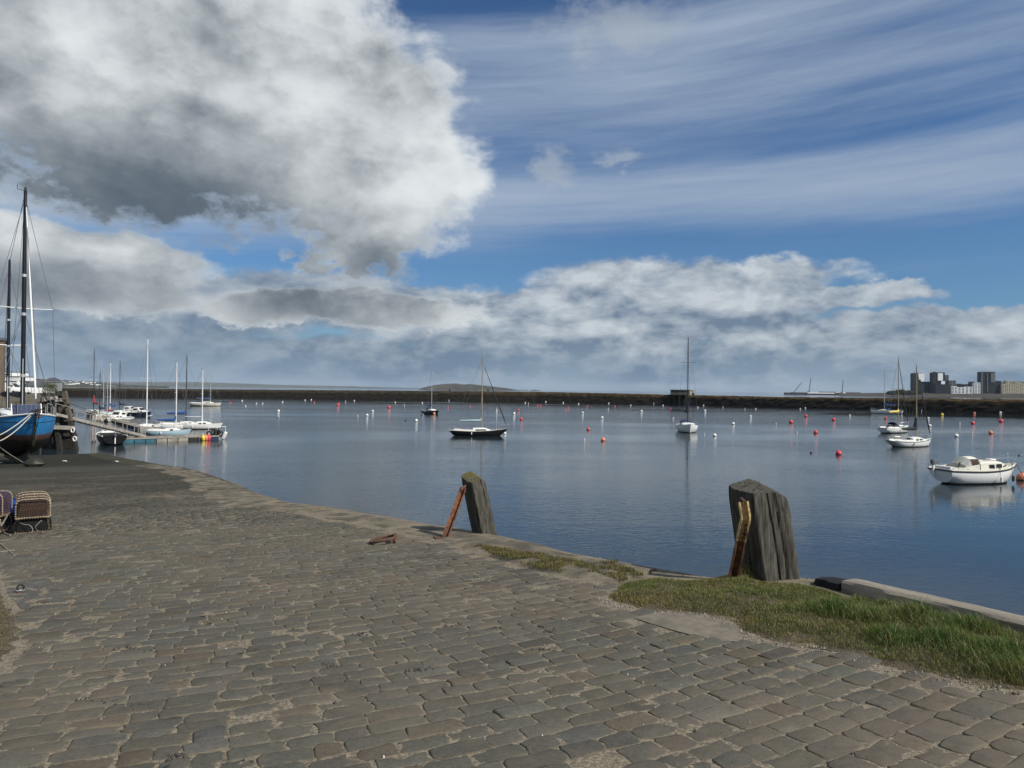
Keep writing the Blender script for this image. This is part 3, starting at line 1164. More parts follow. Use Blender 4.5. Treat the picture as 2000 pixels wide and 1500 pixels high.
M['grit'] = grit_mat()
spots = []
for k in range(520):                            # along the grass edge
    i = random.randrange(len(GRASS_PX) - 13, len(GRASS_PX))
    a, b = Vector(GRASS[i]), Vector(GRASS[(i + 1) % len(GRASS)])
    p = a.lerp(b, random.random())
    spots.append((p.x + random.gauss(0, 0.05), p.y + random.gauss(-0.02, 0.05)))
make_scatter('grit', spots, 0.0055, [(0.46, 0.44, 0.39), (0.24, 0.21, 0.17), (0.30, 0.27, 0.22), (0.17, 0.15, 0.12), (0.13, 0.11, 0.09), (0.10, 0.085, 0.06)], 'pale grit and shell fragments along the edge of the grass', 'grit')
spots = []
while len(spots) < 130:
    x, y = random.uniform(-4, 3), random.uniform(2.2, 9)
    if abs(x) < y * 0.8:
        spots.append((x, y))
make_scatter('shell_fragments', spots, 0.006, [(0.45, 0.43, 0.39), (0.34, 0.32, 0.28), (0.25, 0.22, 0.18)], 'tiny pale shell fragments scattered over the cobbles', 'shells')
spots = []
cl = [tuple(ground(u, v))[:2] for u, v in [(555, 1128), (1060, 1225), (1075, 1235), (800, 1165), (640, 1300), (250, 1268), (160, 1370), (210, 1372), (275, 1380), (700, 1240), (880, 1225), (290, 1275), (90, 1178), (70, 1190), (340, 1480), (820, 1310), (560, 1060), (1060, 1270), (500, 1270)]]
for x, y in cl:
    for k in range(random.randint(6, 16)):
        spots.append((x + random.gauss(0, 0.035), y + random.gauss(0, 0.022)))
for k in range(110):
    x, y = random.uniform(-6, 3), random.uniform(2.4, 12)
    if abs(x) < y * 0.75:
        spots.append((x, y))
make_scatter('weed_scraps', spots, 0.011, [(0.03, 0.026, 0.02), (0.05, 0.042, 0.03), (0.02, 0.02, 0.018)], 'small dark scraps of dried weed scattered on the cobbles', 'debris', 0.7)


# ================================================================== THINGS ON THE SLIPWAY
def post_mat(name, moss):
    m = bpy.data.materials.new(name)
    m.use_nodes = True
    nt = m.node_tree
    E.nt = nt
    b = nt.nodes['Principled BSDF']
    tc = nt.nodes.new('ShaderNodeTexCoord')
    sep = nt.nodes.new('ShaderNodeSeparateXYZ')
    nt.links.new(tc.outputs['Object'], sep.inputs[0])
    x, y, z = (E(sep.outputs[i]) for i in range(3))
    g = nz(vec(x * 1.0, y * 1.0, z * 0.05), 38.0, 5, 0.7)
    g2 = nz(vec(x, y, z * 0.12), 11.0, 4, 0.6)
    col = mixc(g.smooth(0.34, 0.66), (0.028, 0.026, 0.021), (0.098, 0.092, 0.076))
    col = mixc(g2.smooth(0.5, 0.75) * 0.6, col, (0.050, 0.047, 0.030))
    col = mixc(nz(tc.outputs['Object'], 9.0, 4, 0.6).smooth(0.56, 0.72) * 0.45, col, (0.125, 0.115, 0.092))
    if moss:
        col = mixc((z + (nz(tc.outputs['Object'], 14.0, 4, 0.6) - 0.5) * 0.22).smooth(0.70, 0.86) * 0.85, col, (0.105, 0.088, 0.018))
    nt.links.new(col, b.inputs['Base Color'])
    b.inputs['Roughness'].default_value = 0.9
    b.inputs['Specular IOR Level'].default_value = 0.25
    bn = nt.nodes.new('ShaderNodeBump')
    bn.inputs['Strength'].default_value = 0.9
    bn.inputs['Distance'].default_value = 0.012
    nt.links.new((g + g2 * 0.5).s, bn.inputs['Height'])
    nt.links.new(bn.outputs[0], b.inputs['Normal'])
    return m


def rust_mat(painted=False):
    m = bpy.data.materials.new('rusted_steel')
    m.use_nodes = True
    nt = m.node_tree
    E.nt = nt
    b = nt.nodes['Principled BSDF']
    o = nt.nodes.new('ShaderNodeTexCoord').outputs['Object']
    a = nz(o, 13.0, 6, 0.7)
    c = nz(o, 40.0, 5, 0.7)
    col = mixc(a.smooth(0.36, 0.64), (0.055, 0.022, 0.012), (0.215, 0.082, 0.032))
    col = mixc(c.smooth(0.58, 0.72) * 0.8, col, (0.33, 0.175, 0.07))
    col = mixc(nz(o, 24.0, 4, 0.6).smooth(0.60, 0.72) * 0.8, col, (0.035, 0.018, 0.012))
    if painted:                                 # what is left of yellow paint, mostly high up
        sep = nt.nodes.new('ShaderNodeSeparateXYZ')
        nt.links.new(o, sep.inputs[0])
        col = mixc((E(sep.outputs[2]) + (a - 0.5) * 1.1 + (c - 0.5) * 0.5).smooth(0.48, 0.66) * 0.85, col, mixc(c.smooth(0.4, 0.6), (0.36, 0.24, 0.09), (0.58, 0.45, 0.22)))
    nt.links.new(col, b.inputs['Base Color'])
    b.inputs['Roughness'].default_value = 0.82
    bn = nt.nodes.new('ShaderNodeBump')
    bn.inputs['Strength'].default_value = 0.7
    bn.inputs['Distance'].default_value = 0.006
    nt.links.new((a + c).s, bn.inputs['Height'])
    nt.links.new(bn.outputs[0], b.inputs['Normal'])
    return m


M['post'] = post_mat('weathered_oak', False)
M['post_moss'] = post_mat('mossy_oak', True)
M['rust'] = rust_mat()
M['rust_yellow'] = rust_mat(True)
M['rust_dark'] = mat('brown_rust', (0.085, 0.042, 0.030), 0.8, 0.3, 18, 0.7, bscale=60, c2=(0.18, 0.085, 0.05), mask=(0.55, 0.72), bdist=0.004)


def rounded_square(s, sy, rr, n):
    pts = []
    per = n // 4
    for k, (cx, cy) in enumerate(((1, 1), (-1, 1), (-1, -1), (1, -1))):
        for i in range(per):
            a = math.pi / 2 * (k + i / per)
            pts.append((cx * (s - rr) + math.cos(a) * rr, cy * (sy - rr) + math.sin(a) * rr))
    # spread extra points along the sides
    out = []
    for i in range(len(pts)):
        a, b = Vector(pts[i]), Vector(pts[(i + 1) % len(pts)])
        k = max(1, int((b - a).length / 0.012))
        for j in range(k):
            out.append(a.lerp(b, j / k))
    return out


def timber_post(name, label, loc, rz, s, sy, h, lean, m, seed, top_fn, check=()):
    t = empty(name, loc, rz, label, 'post')
    lean = (lean[0] * math.cos(rz) + lean[1] * math.sin(rz), -lean[0] * math.sin(rz) + lean[1] * math.cos(rz))
    ring0 = rounded_square(s, sy, 0.035, 24)
    nr = 26
    rings = []
    for i in range(nr):
        f = i / (nr - 1)
        ring = []
        for p in ring0:
            ang = math.atan2(p.y, p.x)
            hh = -0.35 + f * (h + 0.35 + top_fn(p.x, p.y))
            gro = mnoise.noise((p.x * 22 + seed, p.y * 22, hh * 1.1)) * 0.007 + mnoise.noise((p.x * 60, p.y * 60 + seed, hh * 2.5)) * 0.0035
            for ca, cw, cd in check:
                da = abs((ang - ca - 0.05 * math.sin(hh * 6) + math.pi) % (2 * math.pi) - math.pi)
                gro -= cd * max(0, 1 - da / cw)
            k = 1 + gro / max(p.length, 0.05)
            wear = 1 - 0.05 * max(0, (f - 0.86) / 0.14) ** 2
            q = p * k * wear
            ring.append((q.x + lean[0] * hh / h, q.y + lean[1] * hh / h, hh))
        rings.append(ring)
    mb = MB().loft(rings, cap0=True, cap1=False)
    # end grain: concentric rings down to the middle
    last = rings[-1]
    cx = sum(p[0] for p in last) / len(last)
    cy = sum(p[1] for p in last) / len(last)
    cap = [last]
    for f in (0.82, 0.6, 0.38, 0.16):
        rr = []
        for p in last:
            x, y = cx + (p[0] - cx) * f, cy + (p[1] - cy) * f
            rr.append((x, y, h + top_fn(x - lean[0], y - lean[1]) + 0.012 * mnoise.noise((x * 24, y * 24, seed)) - 0.01 * (f < 0.5) * mnoise.noise((x * 9, y * 9, seed + 3))))
        cap.append(rr)
    mb2 = MB().loft(cap, cap0=False, cap1=True)
    mb.add(mb2.v, mb2.f)
    mb.build('timber', m, t, smooth=True)
    return t


def channel(name, label, pts, w, d, th, m, facing, extra=None):
    """a steel channel: web and two flanges swept along pts; facing = direction the open side looks"""
    t = empty(name, pts[0], 0, label, 'strut')
    o = Vector(pts[0])
    P = [Vector(p) - o for p in pts]
    fdir = Vector(facing).normalized()

    def frame(i):
        dd = (P[min(i + 1, len(P) - 1)] - P[max(i - 1, 0)]).normalized()
        f = (fdir - dd * fdir.dot(dd)).normalized()
        r = dd.cross(f)
        return f, r
    dense = [P[0]]
    for a, b in zip(P[:-1], P[1:]):
        for j in range(1, 9):
            dense.append(a.lerp(b, j / 8))
    P[:] = dense
    prof = [(-w / 2, d), (-w / 2, 0), (w / 2, 0), (w / 2, d), (w / 2 - th, d), (w / 2 - th, th), (-w / 2 + th, th), (-w / 2 + th, d)]
    rings = []
    for i, p in enumerate(P):
        f, r = frame(i)
        rings.append([p + r * (a + 0.004 * mnoise.noise((p.z * 9, a * 30, 1))) + f * (b + 0.006 * mnoise.noise((p.z * 14, b * 20 + a * 40, 3))) for a, b in prof])
    MB().loft(rings).build('channel', m, t)
    return t, o


# nearer, bigger post
p1 = ground(1508, 1134)
edge_ang = math.atan2(-0.90, 0.44)          # the quay edge runs this way here
timber_post('mooring_post', 'thick grey timber mooring post with split grain standing in grass', (p1.x + 0.04, p1.y + 0.20, p1.z + 0.02), rad(18), 0.215, 0.215, 0.83, (-0.115, 0.03), M['post'], 3.0,
            lambda x, y: 0.03 + 0.10 * max(-0.25, min(0.6, (x + y) / 0.45)) - 0.10 * max(0, (x - 0.09) / 0.14) * (y > -0.3), ((-2.36 + 1.05, 0.10, 0.035), (-2.36 + 0.62, 0.06, 0.03), (-2.36 + 1.32, 0.05, 0.022), (-0.50, 0.05, 0.02), (0.5, 0.06, 0.02), (2.5, 0.06, 0.02), (-2.36 - .7, .07, .03)))
f1 = ground(1427, 1133)
top1 = far(1450, 981, p1.y - 0.06)
mid1 = far(1455, 1012, p1.y - 0.10)
ch1, o1 = channel('rusty_strut', 'rusty steel channel strut with old yellow paint propping the thick post', [f1 - Vector((0, 0, 0.08)), mid1, top1], 0.092, 0.070, 0.017, M['rust_yellow'], (-0.15, -1, 0.30))
bl = MB().tube([top1 - o1 + Vector((0, -0.06, 0.015)), top1 - o1 + Vector((0.02, 0.10, 0.02))], 0.016, 8)
bl.build('bolt', M['rust_dark'], ch1)

# farther post
p2 = ground(944, 1042)
timber_post('mooring_post', 'slim leaning timber mooring post topped with yellow green moss', (p2.x + 0.0, p2.y + 0.14, p2.z + 0.02), rad(35), 0.135, 0.150, 0.80, (-0.175, 0.0), M['post_moss'], 9.0,
            lambda x, y: 0.065 * max(-1, min(1, (x * 0.9 + y * 0.8) / 0.16)) - 0.07 * max(0, (x - 0.06) / 0.07), ((-2.4, 0.08, 0.014), (-1.25, 0.08, 0.022), (-0.9, 0.06, 0.012), (0.4, 0.06, 0.012)))
f2 = ground(865, 1051)
top2 = far(905, 952, p2.y - 0.02)
ch2, o2 = channel('rusty_strut', 'thin rust red steel strut propping the mossy post', [f2 - Vector((0, 0, 0.08)), far(901, 965, p2.y - 0.03), top2], 0.095, 0.06, 0.018, M['rust'], (0.1, -1, 0.35))
MB().tube([top2 - o2 + Vector((-0.045, -0.05, -0.03)), top2 - o2 + Vector((0.06, 0.10, 0.03))], 0.02, 8).build('bolt', M['rust_dark'], ch2)
MB().box((0, 0.0, 0.085), (0.24, 0.20, 0.02), 0.3).build('foot_plate', M['rust_dark'], ch2)

# mooring ring
rg = ground(748, 1062)
t = empty('mooring_ring', (rg.x, rg.y, rg.z + 0.02), 0, 'rusty iron mooring ring lying flat on the cobbles by the slim post', 'ring')
mb = MB()
pts = []
for i in range(29):
    a = 2 * math.pi * i / 28
    pts.append((0.165 * math.cos(a), 0.155 * math.sin(a), 0.045 + 0.035 * math.cos(a) + 0.006 * math.sin(3 * a)))
mb.tube(pts, 0.019, 8, caps=False)
mb.build('ring', M['rust_dark'], t, smooth=True)
mb = MB()
pts = [(0.165, 0.055 * math.sin(a), 0.055 + 0.058 * math.cos(a)) for a in [2 * math.pi * i / 16 for i in range(17)]]
mb.tube(pts, 0.017, 8, caps=False)
mb.build('eye_bolt', M['rust_dark'], t, smooth=True)

# timber baulk on the right edge
ba, bb = far(1660, 1150, 6.50), far(1995, 1223, 5.06)
ba.z = G(ba.x, ba.y) + 0.04
bb.z = G(bb.x, bb.y) + 0.06
dirv = (bb - ba).normalized()
end = bb + dirv * 2.6
t = empty('edge_timber', ba, math.atan2(dirv.y, dirv.x), 'long weathered timber baulk edging the quay beside the grass', 'timber')
M['baulk'] = mat('silver_grey_baulk', (0.27, 0.235, 0.185), 0.9, 0.3, 5.0, 0.8, bscale=60, c2=(0.07, 0.058, 0.044), mask=(0.52, 0.7), m_scale=20, stretch=(0.12, 2.2, 2.2), bdist=0.012)
right = Vector((-dirv.y, dirv.x, 0)).normalized() * -1
rings = []
L = (end - ba).length
for i in range(41):
    p = Vector((L * i / 40, 0, dirv.z * L * i / 40))
    ring = []
    for a, b in ((-0.105, -0.24), (-0.105, 0.03), (-0.10, 0.055), (-0.085, 0.062), (-0.03, 0.064), (0.03, 0.062), (0.08, 0.06), (0.10, 0.04), (0.105, -0.24)):
        n = mnoise.noise((i * 0.37, a * 30, b * 30)) * 0.007 + mnoise.noise((i * 1.3, a * 40, b * 40)) * 0.004
        ring.append(p + Vector((0, -(a + n), b + n)))
    rings.append(ring)
MB().loft(rings).build('baulk', M['baulk'], t, smooth=True)
eb = ba - dirv * 0.20  # near-black block past the end of the baulk
t = empty('end_block', eb, 0, 'black block butted against the end of the quay baulk', 'block')
M['near_black'] = mat('near_black_block', (0.009, 0.009, 0.009), 0.85, 0.3, 12, 0.5)
rings = []
for i in range(9):
    p = dirv * (-0.14 + 0.33 * i / 8)
    k = 1 - 0.28 * max(0, (2 - i) / 2)
    rings.append([p + right * (a * k) + Vector((0, 0, b * k - 0.02 + 0.012 * mnoise.noise((i * .6, a * 9, b * 9))))
                  for a, b in ((-0.13, -0.24), (-0.135, 0.0), (-0.11, 0.05), (0, 0.065), (0.11, 0.045), (0.13, 0.0), (0.13, -0.24))])
MB().loft(rings).build('block', M['near_black'], t, smooth=True)


# ------------------------------------------------------------------ lobster creels
M['net'] = mat('brown_netting', (0.055, 0.032, 0.024), 0.9, 0.4, 30, 0)
M['net_purple'] = mat('purple_netting', (0.055, 0.032, 0.055), 0.9, 0.4, 30, 0)
M['net_black'] = mat('black_netting', (0.012, 0.012, 0.012), 0.9, 0.4, 30, 0)
M['wrap'] = mat('cream_rope_wrapping', (0.30, 0.255, 0.18), 0.9, 0.35, 40, 0, c2=(0.17, 0.12, 0.08), mask=(0.56, 0.66), m_scale=34)
M['creel_base'] = mat('black_creel_base', (0.010, 0.010, 0.010), 0.9, 0.3, 20, 0.3)


def arch(w, h, n=22):
    """outline of a creel end: flat floor, round shoulders"""
    pts = []
    rr = min(w * 0.30, h * 0.55)
    pts.append((-w / 2, 0.0))
    pts.append((-w / 2, h - rr))
    for i in range(1, n):
        a = math.pi - math.pi * i / n
        pts.append((math.copysign(abs(math.cos(a)) ** 0.42, math.cos(a)) * w / 2, h - rr + rr * math.sin(a) ** 0.6))
    pts.append((w / 2, h - rr))
    pts.append((w / 2, 0.0))
    return pts


def creel(loc, rz, label, net, w=0.46, h=0.33, d=0.62, wrap=True):
    t = empty('lobster_creel', loc, rz, label, 'creel', 'lobster creels stacked on the slipway')
    A = arch(w, h)
    for k in range(3):
        y = -d / 2 + d * k / 2
        pts = [(x, y, z) for x, z in A]
        pts.append(pts[0])
        # rope wound round the hoop gives it a beaded look
        dense, rs = [], []
        P = [Vector(p) for p in pts]
        for a, b in zip(P[:-1], P[1:]):
            n = max(1, int((b - a).length / 0.012))
            for j in range(n):
                dense.append(a.lerp(b, j / n))
        for j in range(len(dense)):
            rs.append(0.0065 + 0.0075 * (j % 3 == 0))
        MB().tube(dense, rs, 6).build('hoop', M['wrap'] if wrap else M['net_black'], t)
    mb = MB()
    st = 0.034
    P = [Vector((x, 0, z)) for x, z in A]
    for k in range(int(d / st) + 1):           # netting round the sides
        y = -d / 2 + k * st
        mb.tube([(p.x * 0.985, y + 0.010 * math.sin(9 * p.x), p.z * 0.985) for p in P], 0.0036, 3, caps=False)
    for p in P:
        mb.tube([(p.x * 0.985, -d / 2 + d * q / 5, p.z * 0.985) for q in range(6)], 0.0036, 3, caps=False)
    for yy in (-d / 2, d / 2):                 # netting over the ends
        for k in range(1, int(w / st)):
            x = -w / 2 + k * st
            top = max((z for (xx, z) in A if abs(xx - x) < 0.05), default=h)
            mb.tube([(x, yy, 0.005), (x + 0.008, yy, top * 0.5), (x, yy, top * 0.97)], 0.0036, 3, caps=False)
        for k in range(1, int(h / st)):
            z = k * st
            half = w / 2 if z < h * 0.55 else w / 2 * math.sqrt(max(0.05, 1 - ((z - h * .55) / (h * .47)) ** 2))
            mb.tube([(-half * .97, yy, z), (0, yy, z - 0.01), (half * .97, yy, z)], 0.0036, 3, caps=False)
    mb.build('netting', net, t)
    MB().box((0, 0, h * .44), (w * .86, d * .94, h * .80), taper=.86).build('dark_filler', net, t)  # solid block added so the inside of the creel reads dark
    MB().box((0, 0, -0.006), (w * 1.02, d * 1.02, 0.022)).build('floor_board', M['teak'], t)
    return t


c0 = ground(64, 1040)
cdir = math.atan2(0.52, -0.35) - math.pi / 2
ax = Vector((-math.sin(cdir), math.cos(cdir), 0))
for k in range(2):
    q = Vector((c0.x, c0.y, 0)) + ax * (0.34 + 0.70 * k)
    creel((q.x, q.y, G(q.x, q.y) + 0.03), cdir, ('black netted creel underneath the front brown creel' if k == 0 else 'black netted creel underneath the rear brown creel'), M['net_black'], 0.50, 0.22, 0.62, False)
    bx = MB()
    q2 = Vector((c0.x, c0.y, 0)) + ax * (0.34 + 0.70 * k)
    creel((q2.x, q2.y, G(q2.x, q2.y) + 0.262), cdir + (0.05 if k else 0), ('brown netted creel with cream hoops at the front of the stack' if k == 0 else 'brown netted creel with cream hoops at the back of the stack'), M['net'], 0.47, 0.30, 0.62)
t = tag(MB().box((0, 0, 0), (0.40, 0.50, 0.13), cdir, taper=0.9).build('bait_box', M['creel_base']), 'black bait box inside the lower front creel', 'box')
q = Vector((c0.x, c0.y, 0)) + ax * 0.34
t.location = (q.x, q.y, G(q.x, q.y) + 0.115)
cl = ground(-52, 1048)
creel((cl.x, cl.y + 0.25, cl.z + 0.03), rad(8), 'black netted creel at the left edge, below the purple one', M['net_black'], 0.46, 0.24, 0.60, True)
creel((cl.x + 0.02, cl.y + 0.25, cl.z + 0.285), rad(10), 'purple netted creel with cream hoops at the left edge of the picture', M['net_purple'], 0.46, 0.36, 0.60)
# blue can standing between the stacks
bcan = ground(14, 1026)
t = empty('blue_container', (bcan.x, bcan.y + 0.2, bcan.z + 0.18), 0, 'bright blue plastic container wedged between the creels', 'container')
M['blue_plastic'] = mat('blue_plastic', (0.018, 0.065, 0.30), 0.45, 0.12, 6, 0)
rings = []
for z, k in ((0, .9), (0.02, 1), (0.16, 1.0), (0.20, 0.92), (0.23, 0.6), (0.235, 0.3), (0.265, 0.3)):
    rings.append([(0.085 * k * math.copysign(abs(math.cos(a)) ** .6, math.cos(a)), 0.07 * k * math.copysign(abs(math.sin(a)) ** .6, math.sin(a)), z) for a in [2 * math.pi * j / 16 for j in range(16)]])
MB().loft(rings).build('body', M['blue_plastic'], t, smooth=True)
MB().tube([(-0.05, 0, 0.20), (-0.04, 0, 0.27), (0.04, 0, 0.27), (0.06, 0, 0.21)], 0.011, 6).build('handle', M['blue_plastic'], t)
t = empty('crate', (bcan.x, bcan.y + 0.2, bcan.z), 0.2, 'low dark crate under the blue container', 'crate')
for sx in (-1, 1):
    MB().box((sx * 0.11, 0, 0.085), (0.016, 0.22, 0.17)).build('side', M['creel_base'], t)
    MB().box((0, sx * 0.102, 0.085), (0.20, 0.016, 0.165)).build('side', M['creel_base'], t)
MB().box((0, 0, 0.165), (0.198, 0.186, 0.012)).build('lid', M['creel_base'], t)


def rope_on(name, label, pts, r, m):
    o = Vector(pts[0])
    P = [Vector(p) - o for p in pts]
    # smooth
    out = []
    for i in range(len(P) - 1):
        p0, p1_, p2_, p3 = P[max(i - 1, 0)], P[i], P[i + 1], P[min(i + 2, len(P) - 1)]
        for j in range(6):
            s = j / 6
            out.append(0.5 * ((2 * p1_) + (p2_ - p0) * s + (2 * p0 - 5 * p1_ + 4 * p2_ - p3) * s * s + (3 * p1_ - p0 - 3 * p2_ + p3) * s ** 3))
    out.append(P[-1])
    ob = MB().tube(out, r, 6).build(name, m, smooth=True)
    ob.location = o
    return tag(ob, label, 'rope')


def gpt(u, v, dz=0.015):
    p = ground(u, v)
    return p + Vector((0, 0, dz))


fy = c0.y - 0.03
rope_on('creel_rope', 'pale rope looping down the front of the brown creel stack', [far(34, 1019, fy), far(46, 1024, fy - .03), far(58, 1026, fy - .05), far(64, 1034, fy - .06), gpt(62, 1043, 0.02), gpt(56, 1043, 0.02)], 0.007, M['rope_grey'])
rope_on('creel_rope', 'pale rope curling under the right corner of the brown creels', [far(82, 1016, fy), far(75, 1022, fy - .03), far(69, 1030, fy - .05), gpt(74, 1040, 0.02), gpt(84, 1042, 0.015)], 0.007, M['rope_grey'])
rope_on('creel_rope', 'grey rope hanging from the purple creel down to the cobbles', [far(15, 1005, cl.y - .10), far(8, 1018, cl.y - .12), far(2, 1030, cl.y - .12), gpt(8, 1042), gpt(20, 1047)], 0.013, M['rope_grey'])
rope_on('mooring_rope', 'pale rope lying straight across the cobbles at the left edge', [gpt(-20, 1056), gpt(0, 1064), gpt(14, 1075), gpt(28, 1087)], 0.010, M['rope_grey'])
rope_on('mooring_rope', 'pale rope end lying flat and crossing the straight rope', [gpt(-20, 1080), gpt(4, 1080), gpt(18, 1078), gpt(29, 1077)], 0.010, M['rope_grey'])
# small iron shackle on the asphalt
sk = ground(40, 1158)
t = empty('iron_shackle', (sk.x, sk.y, sk.z + 0.006), 0.5, 'small black iron shackle standing on the asphalt patch', 'shackle')
t.scale = (0.62, 0.62, 0.62)
MB().tube([(0.045 * math.cos(a), 0, 0.075 + 0.05 * math.sin(a)) for a in [rad(-50 + 280 * i / 14) for i in range(15)]], 0.014, 8).build('bow', M['rubber'], t, smooth=True)
MB().tube([(-0.05, 0, 0.03), (0.055, 0, 0.03)], 0.014, 8).build('pin', M['steel'], t)
MB().box((0, 0, 0.005), (0.10, 0.07, 0.025)).build('plate', M['rust_dark'], t)
for (u, v, ln, lab) in ((126, 902, 0.34, 'white scrap of litter on the dark weed beside the blue boat'), (228, 903, 0.22, 'smaller white scrap of litter near the water side of the slipway'), (2, 905, 0.3, 'white scrap of litter under the keel of the blue boat')):
    p = ground(u, v)
    o = MB().loft([[(ln * (s - .5), 0.05 * math.cos(a) * math.sin(math.pi * max(.05, min(.95, s))) + 0.03 * math.sin(7 * s), 0.05 + 0.04 * math.sin(a) * math.sin(math.pi * max(.05, min(.95, s))) + 0.02 * math.sin(11 * s)) for a in [2 * math.pi * j / 8 for j in range(8)]] for s in [k / 8 for k in range(9)]]).build('litter_scrap', M['sail'], smooth=True)
    o.location = p
    tag(o, lab, 'litter')

# ================================================================== BREAKWATER AND FAR SHORE
def bw_mat():
    m = bpy.data.materials.new('breakwater_stone')
    m.use_nodes = True
    nt = m.node_tree
    E.nt = nt
    b = nt.nodes['Principled BSDF']
    pos = nt.nodes.new('ShaderNodeNewGeometry').outputs['Position']
    sep = nt.nodes.new('ShaderNodeSeparateXYZ')
    nt.links.new(pos, sep.inputs[0])
    x, y, z = (E(sep.outputs[i]) for i in range(3))
    a = nz(pos, 0.5, 6, 0.7)
    c = nz(pos, 1.7, 5, 0.7)
    low = mixc(c.smooth(0.35, 0.7), (0.007, 0.006, 0.005), (0.026, 0.022, 0.016))
    rust = x.smooth(-60, 110)                  # more orange weed towards the root of the wall
    up = mixc(a.smooth(0.35, 0.65), (0.034, 0.027, 0.017), mixc(rust, (0.050, 0.043, 0.028), (0.115, 0.074, 0.030)))
    up = mixc(c.smooth(0.60, 0.74) * 0.6, up, (0.17, 0.145, 0.10))
    col = mixc((z + (a - 0.5) * 1.4 + x.smooth(0, 150) * 0.2).smooth(2.7, 3.6), low, up)
    nt.links.new(col, b.inputs['Base Color'])
    b.inputs['Roughness'].default_value = 0.9
    b.inputs['Specular IOR Level'].default_value = 0.2
    return m


BW = [(-330, 412), (-254, 410), (-166, 408), (-85, 397), (14, 379), (75, 345), (112, 305), (172, 238), (236, 168)]
TOPZ = [4.5, 4.5, 4.6, 4.9, 5.2, 4.6, 4.3, 4.6, 4.7]


def make_breakwater():
    t = empty('breakwater', (0, 379, 0), 0, 'long dark stone breakwater across the harbour, weed black at its foot', 'breakwater')
    rings = []
    cols = []
    for i in range(len(BW) - 1):
        a, b = Vector(BW[i]), Vector(BW[i + 1])
        k = int((b - a).length / 1.6)
        for j in range(k):
            f = j / k
            cols.append((a.lerp(b, f), TOPZ[i] + (TOPZ[i + 1] - TOPZ[i]) * f, (b - a).normalized()))
    prof = [(-3.4, -1.0), (-2.9, 0.6), (-2.4, 1.6), (-1.9, 2.6), (-1.5, 3.6), (-1.2, 0.90), (-0.7, 1.0), (1.6, 1.0), (2.2, 0.8), (3.4, -1.0)]
    vs, fs = [], []
    n = len(prof)
    for i, (p, z, d) in enumerate(cols):
        nr = Vector((-d.y, d.x))
        for j, (o, h) in enumerate(prof):
            hh = z * h if 5 <= j <= 8 else h
            if j in (4,):
                hh = z * 0.82
            q = p + nr * (o + 0.5 * mnoise.noise((p.x * .5, p.y * .5, j * 1.7)))
            hh += 0.22 * mnoise.noise((p.x * .45, p.y * .45, j * 2.3)) if 0 < j < n - 1 else 0
            vs.append((q.x, q.y - 379, hh))
    for i in range(len(cols) - 1):
        for j in range(n - 1):
            fs.append((i * n + j, i * n + j + 1, (i + 1) * n + j + 1, (i + 1) * n + j))
    MB().add(vs, fs).build('wall', bw_mat(), t)
    return t


make_breakwater()

# ruined concrete lookout on the breakwater
hp = far(1331.5, 772, 341)
t = empty('harbour_hut', (hp.x, hp.y, 4.4), rad(-34), 'ruined flat roofed concrete hut standing on the breakwater', 'hut')
M['hut'] = mat('stained_concrete', (0.30, 0.265, 0.19), 0.9, 0.3, 0.8, 0.3, c2=(0.11, 0.075, 0.045), mask=(0.52, 0.68), m_scale=0.7)
w, d, h = 9.6, 4.5, 2.3
MB().box((0, -d / 2, h * .32), (w, 0.3, h * .64)).build('front_wall', M['hut'], t)
MB().box((0, d / 2, h / 2), (w, 0.3, h)).build('back_wall', M['hut'], t)
MB().box((-w / 2 + .15, 0, h / 2), (0.3, d - .32, h)).build('side_wall', M['hut'], t)
MB().box((w / 2 - .15, 0, h / 2), (0.3, d - .32, h)).build('side_wall', M['hut'], t)
for x in (-4.6, -2.4, 0.2, 2.6, 4.6):
    MB().box((x, -d / 2, h * .82), (0.4, 0.28, h * .36 - .01)).build('pier', M['hut'], t)
MB().box((0, 0, h + 0.16), (w + .5, d + .5, 0.3)).build('roof', M['hut'], t)
MB().box((5.9, -0.6, 0.6), (0.7, 0.8, 1.2)).build('bollard', M['near_black'], t)
for x in (-4.4, -1.5, 1.5, 4.4):
    for yy in (-4.5, -6.2):
        MB().box((x, yy, -2.4), (0.4, 0.4, 4.9)).build('pile', M['timber_wet'], t)
MB().box((0, -4.6, 0.02), (w + .2, 4.0, 0.3)).build('landing_deck', M['timber_wet'], t)
for k, (u, lab) in enumerate(((878, 'dark mooring bollard on the breakwater left of the tall black hulled boat mast'), (953, 'dark mooring bollard on the breakwater right of the black hulled boat mast'))):
    q = far(u, 764, 381 if k == 0 else 387)
    o = MB().lathe([(0.34, -0.3), (0.30, 0.5), (0.26, 0.75), (0.42, 0.85), (0.40, 1.05), (0.1, 1.12)], n=10).build('bollard', M['near_black'], smooth=True)
    o.location = (q.x, q.y + 1.0, 5.1)
    tag(o, lab, 'bollard')


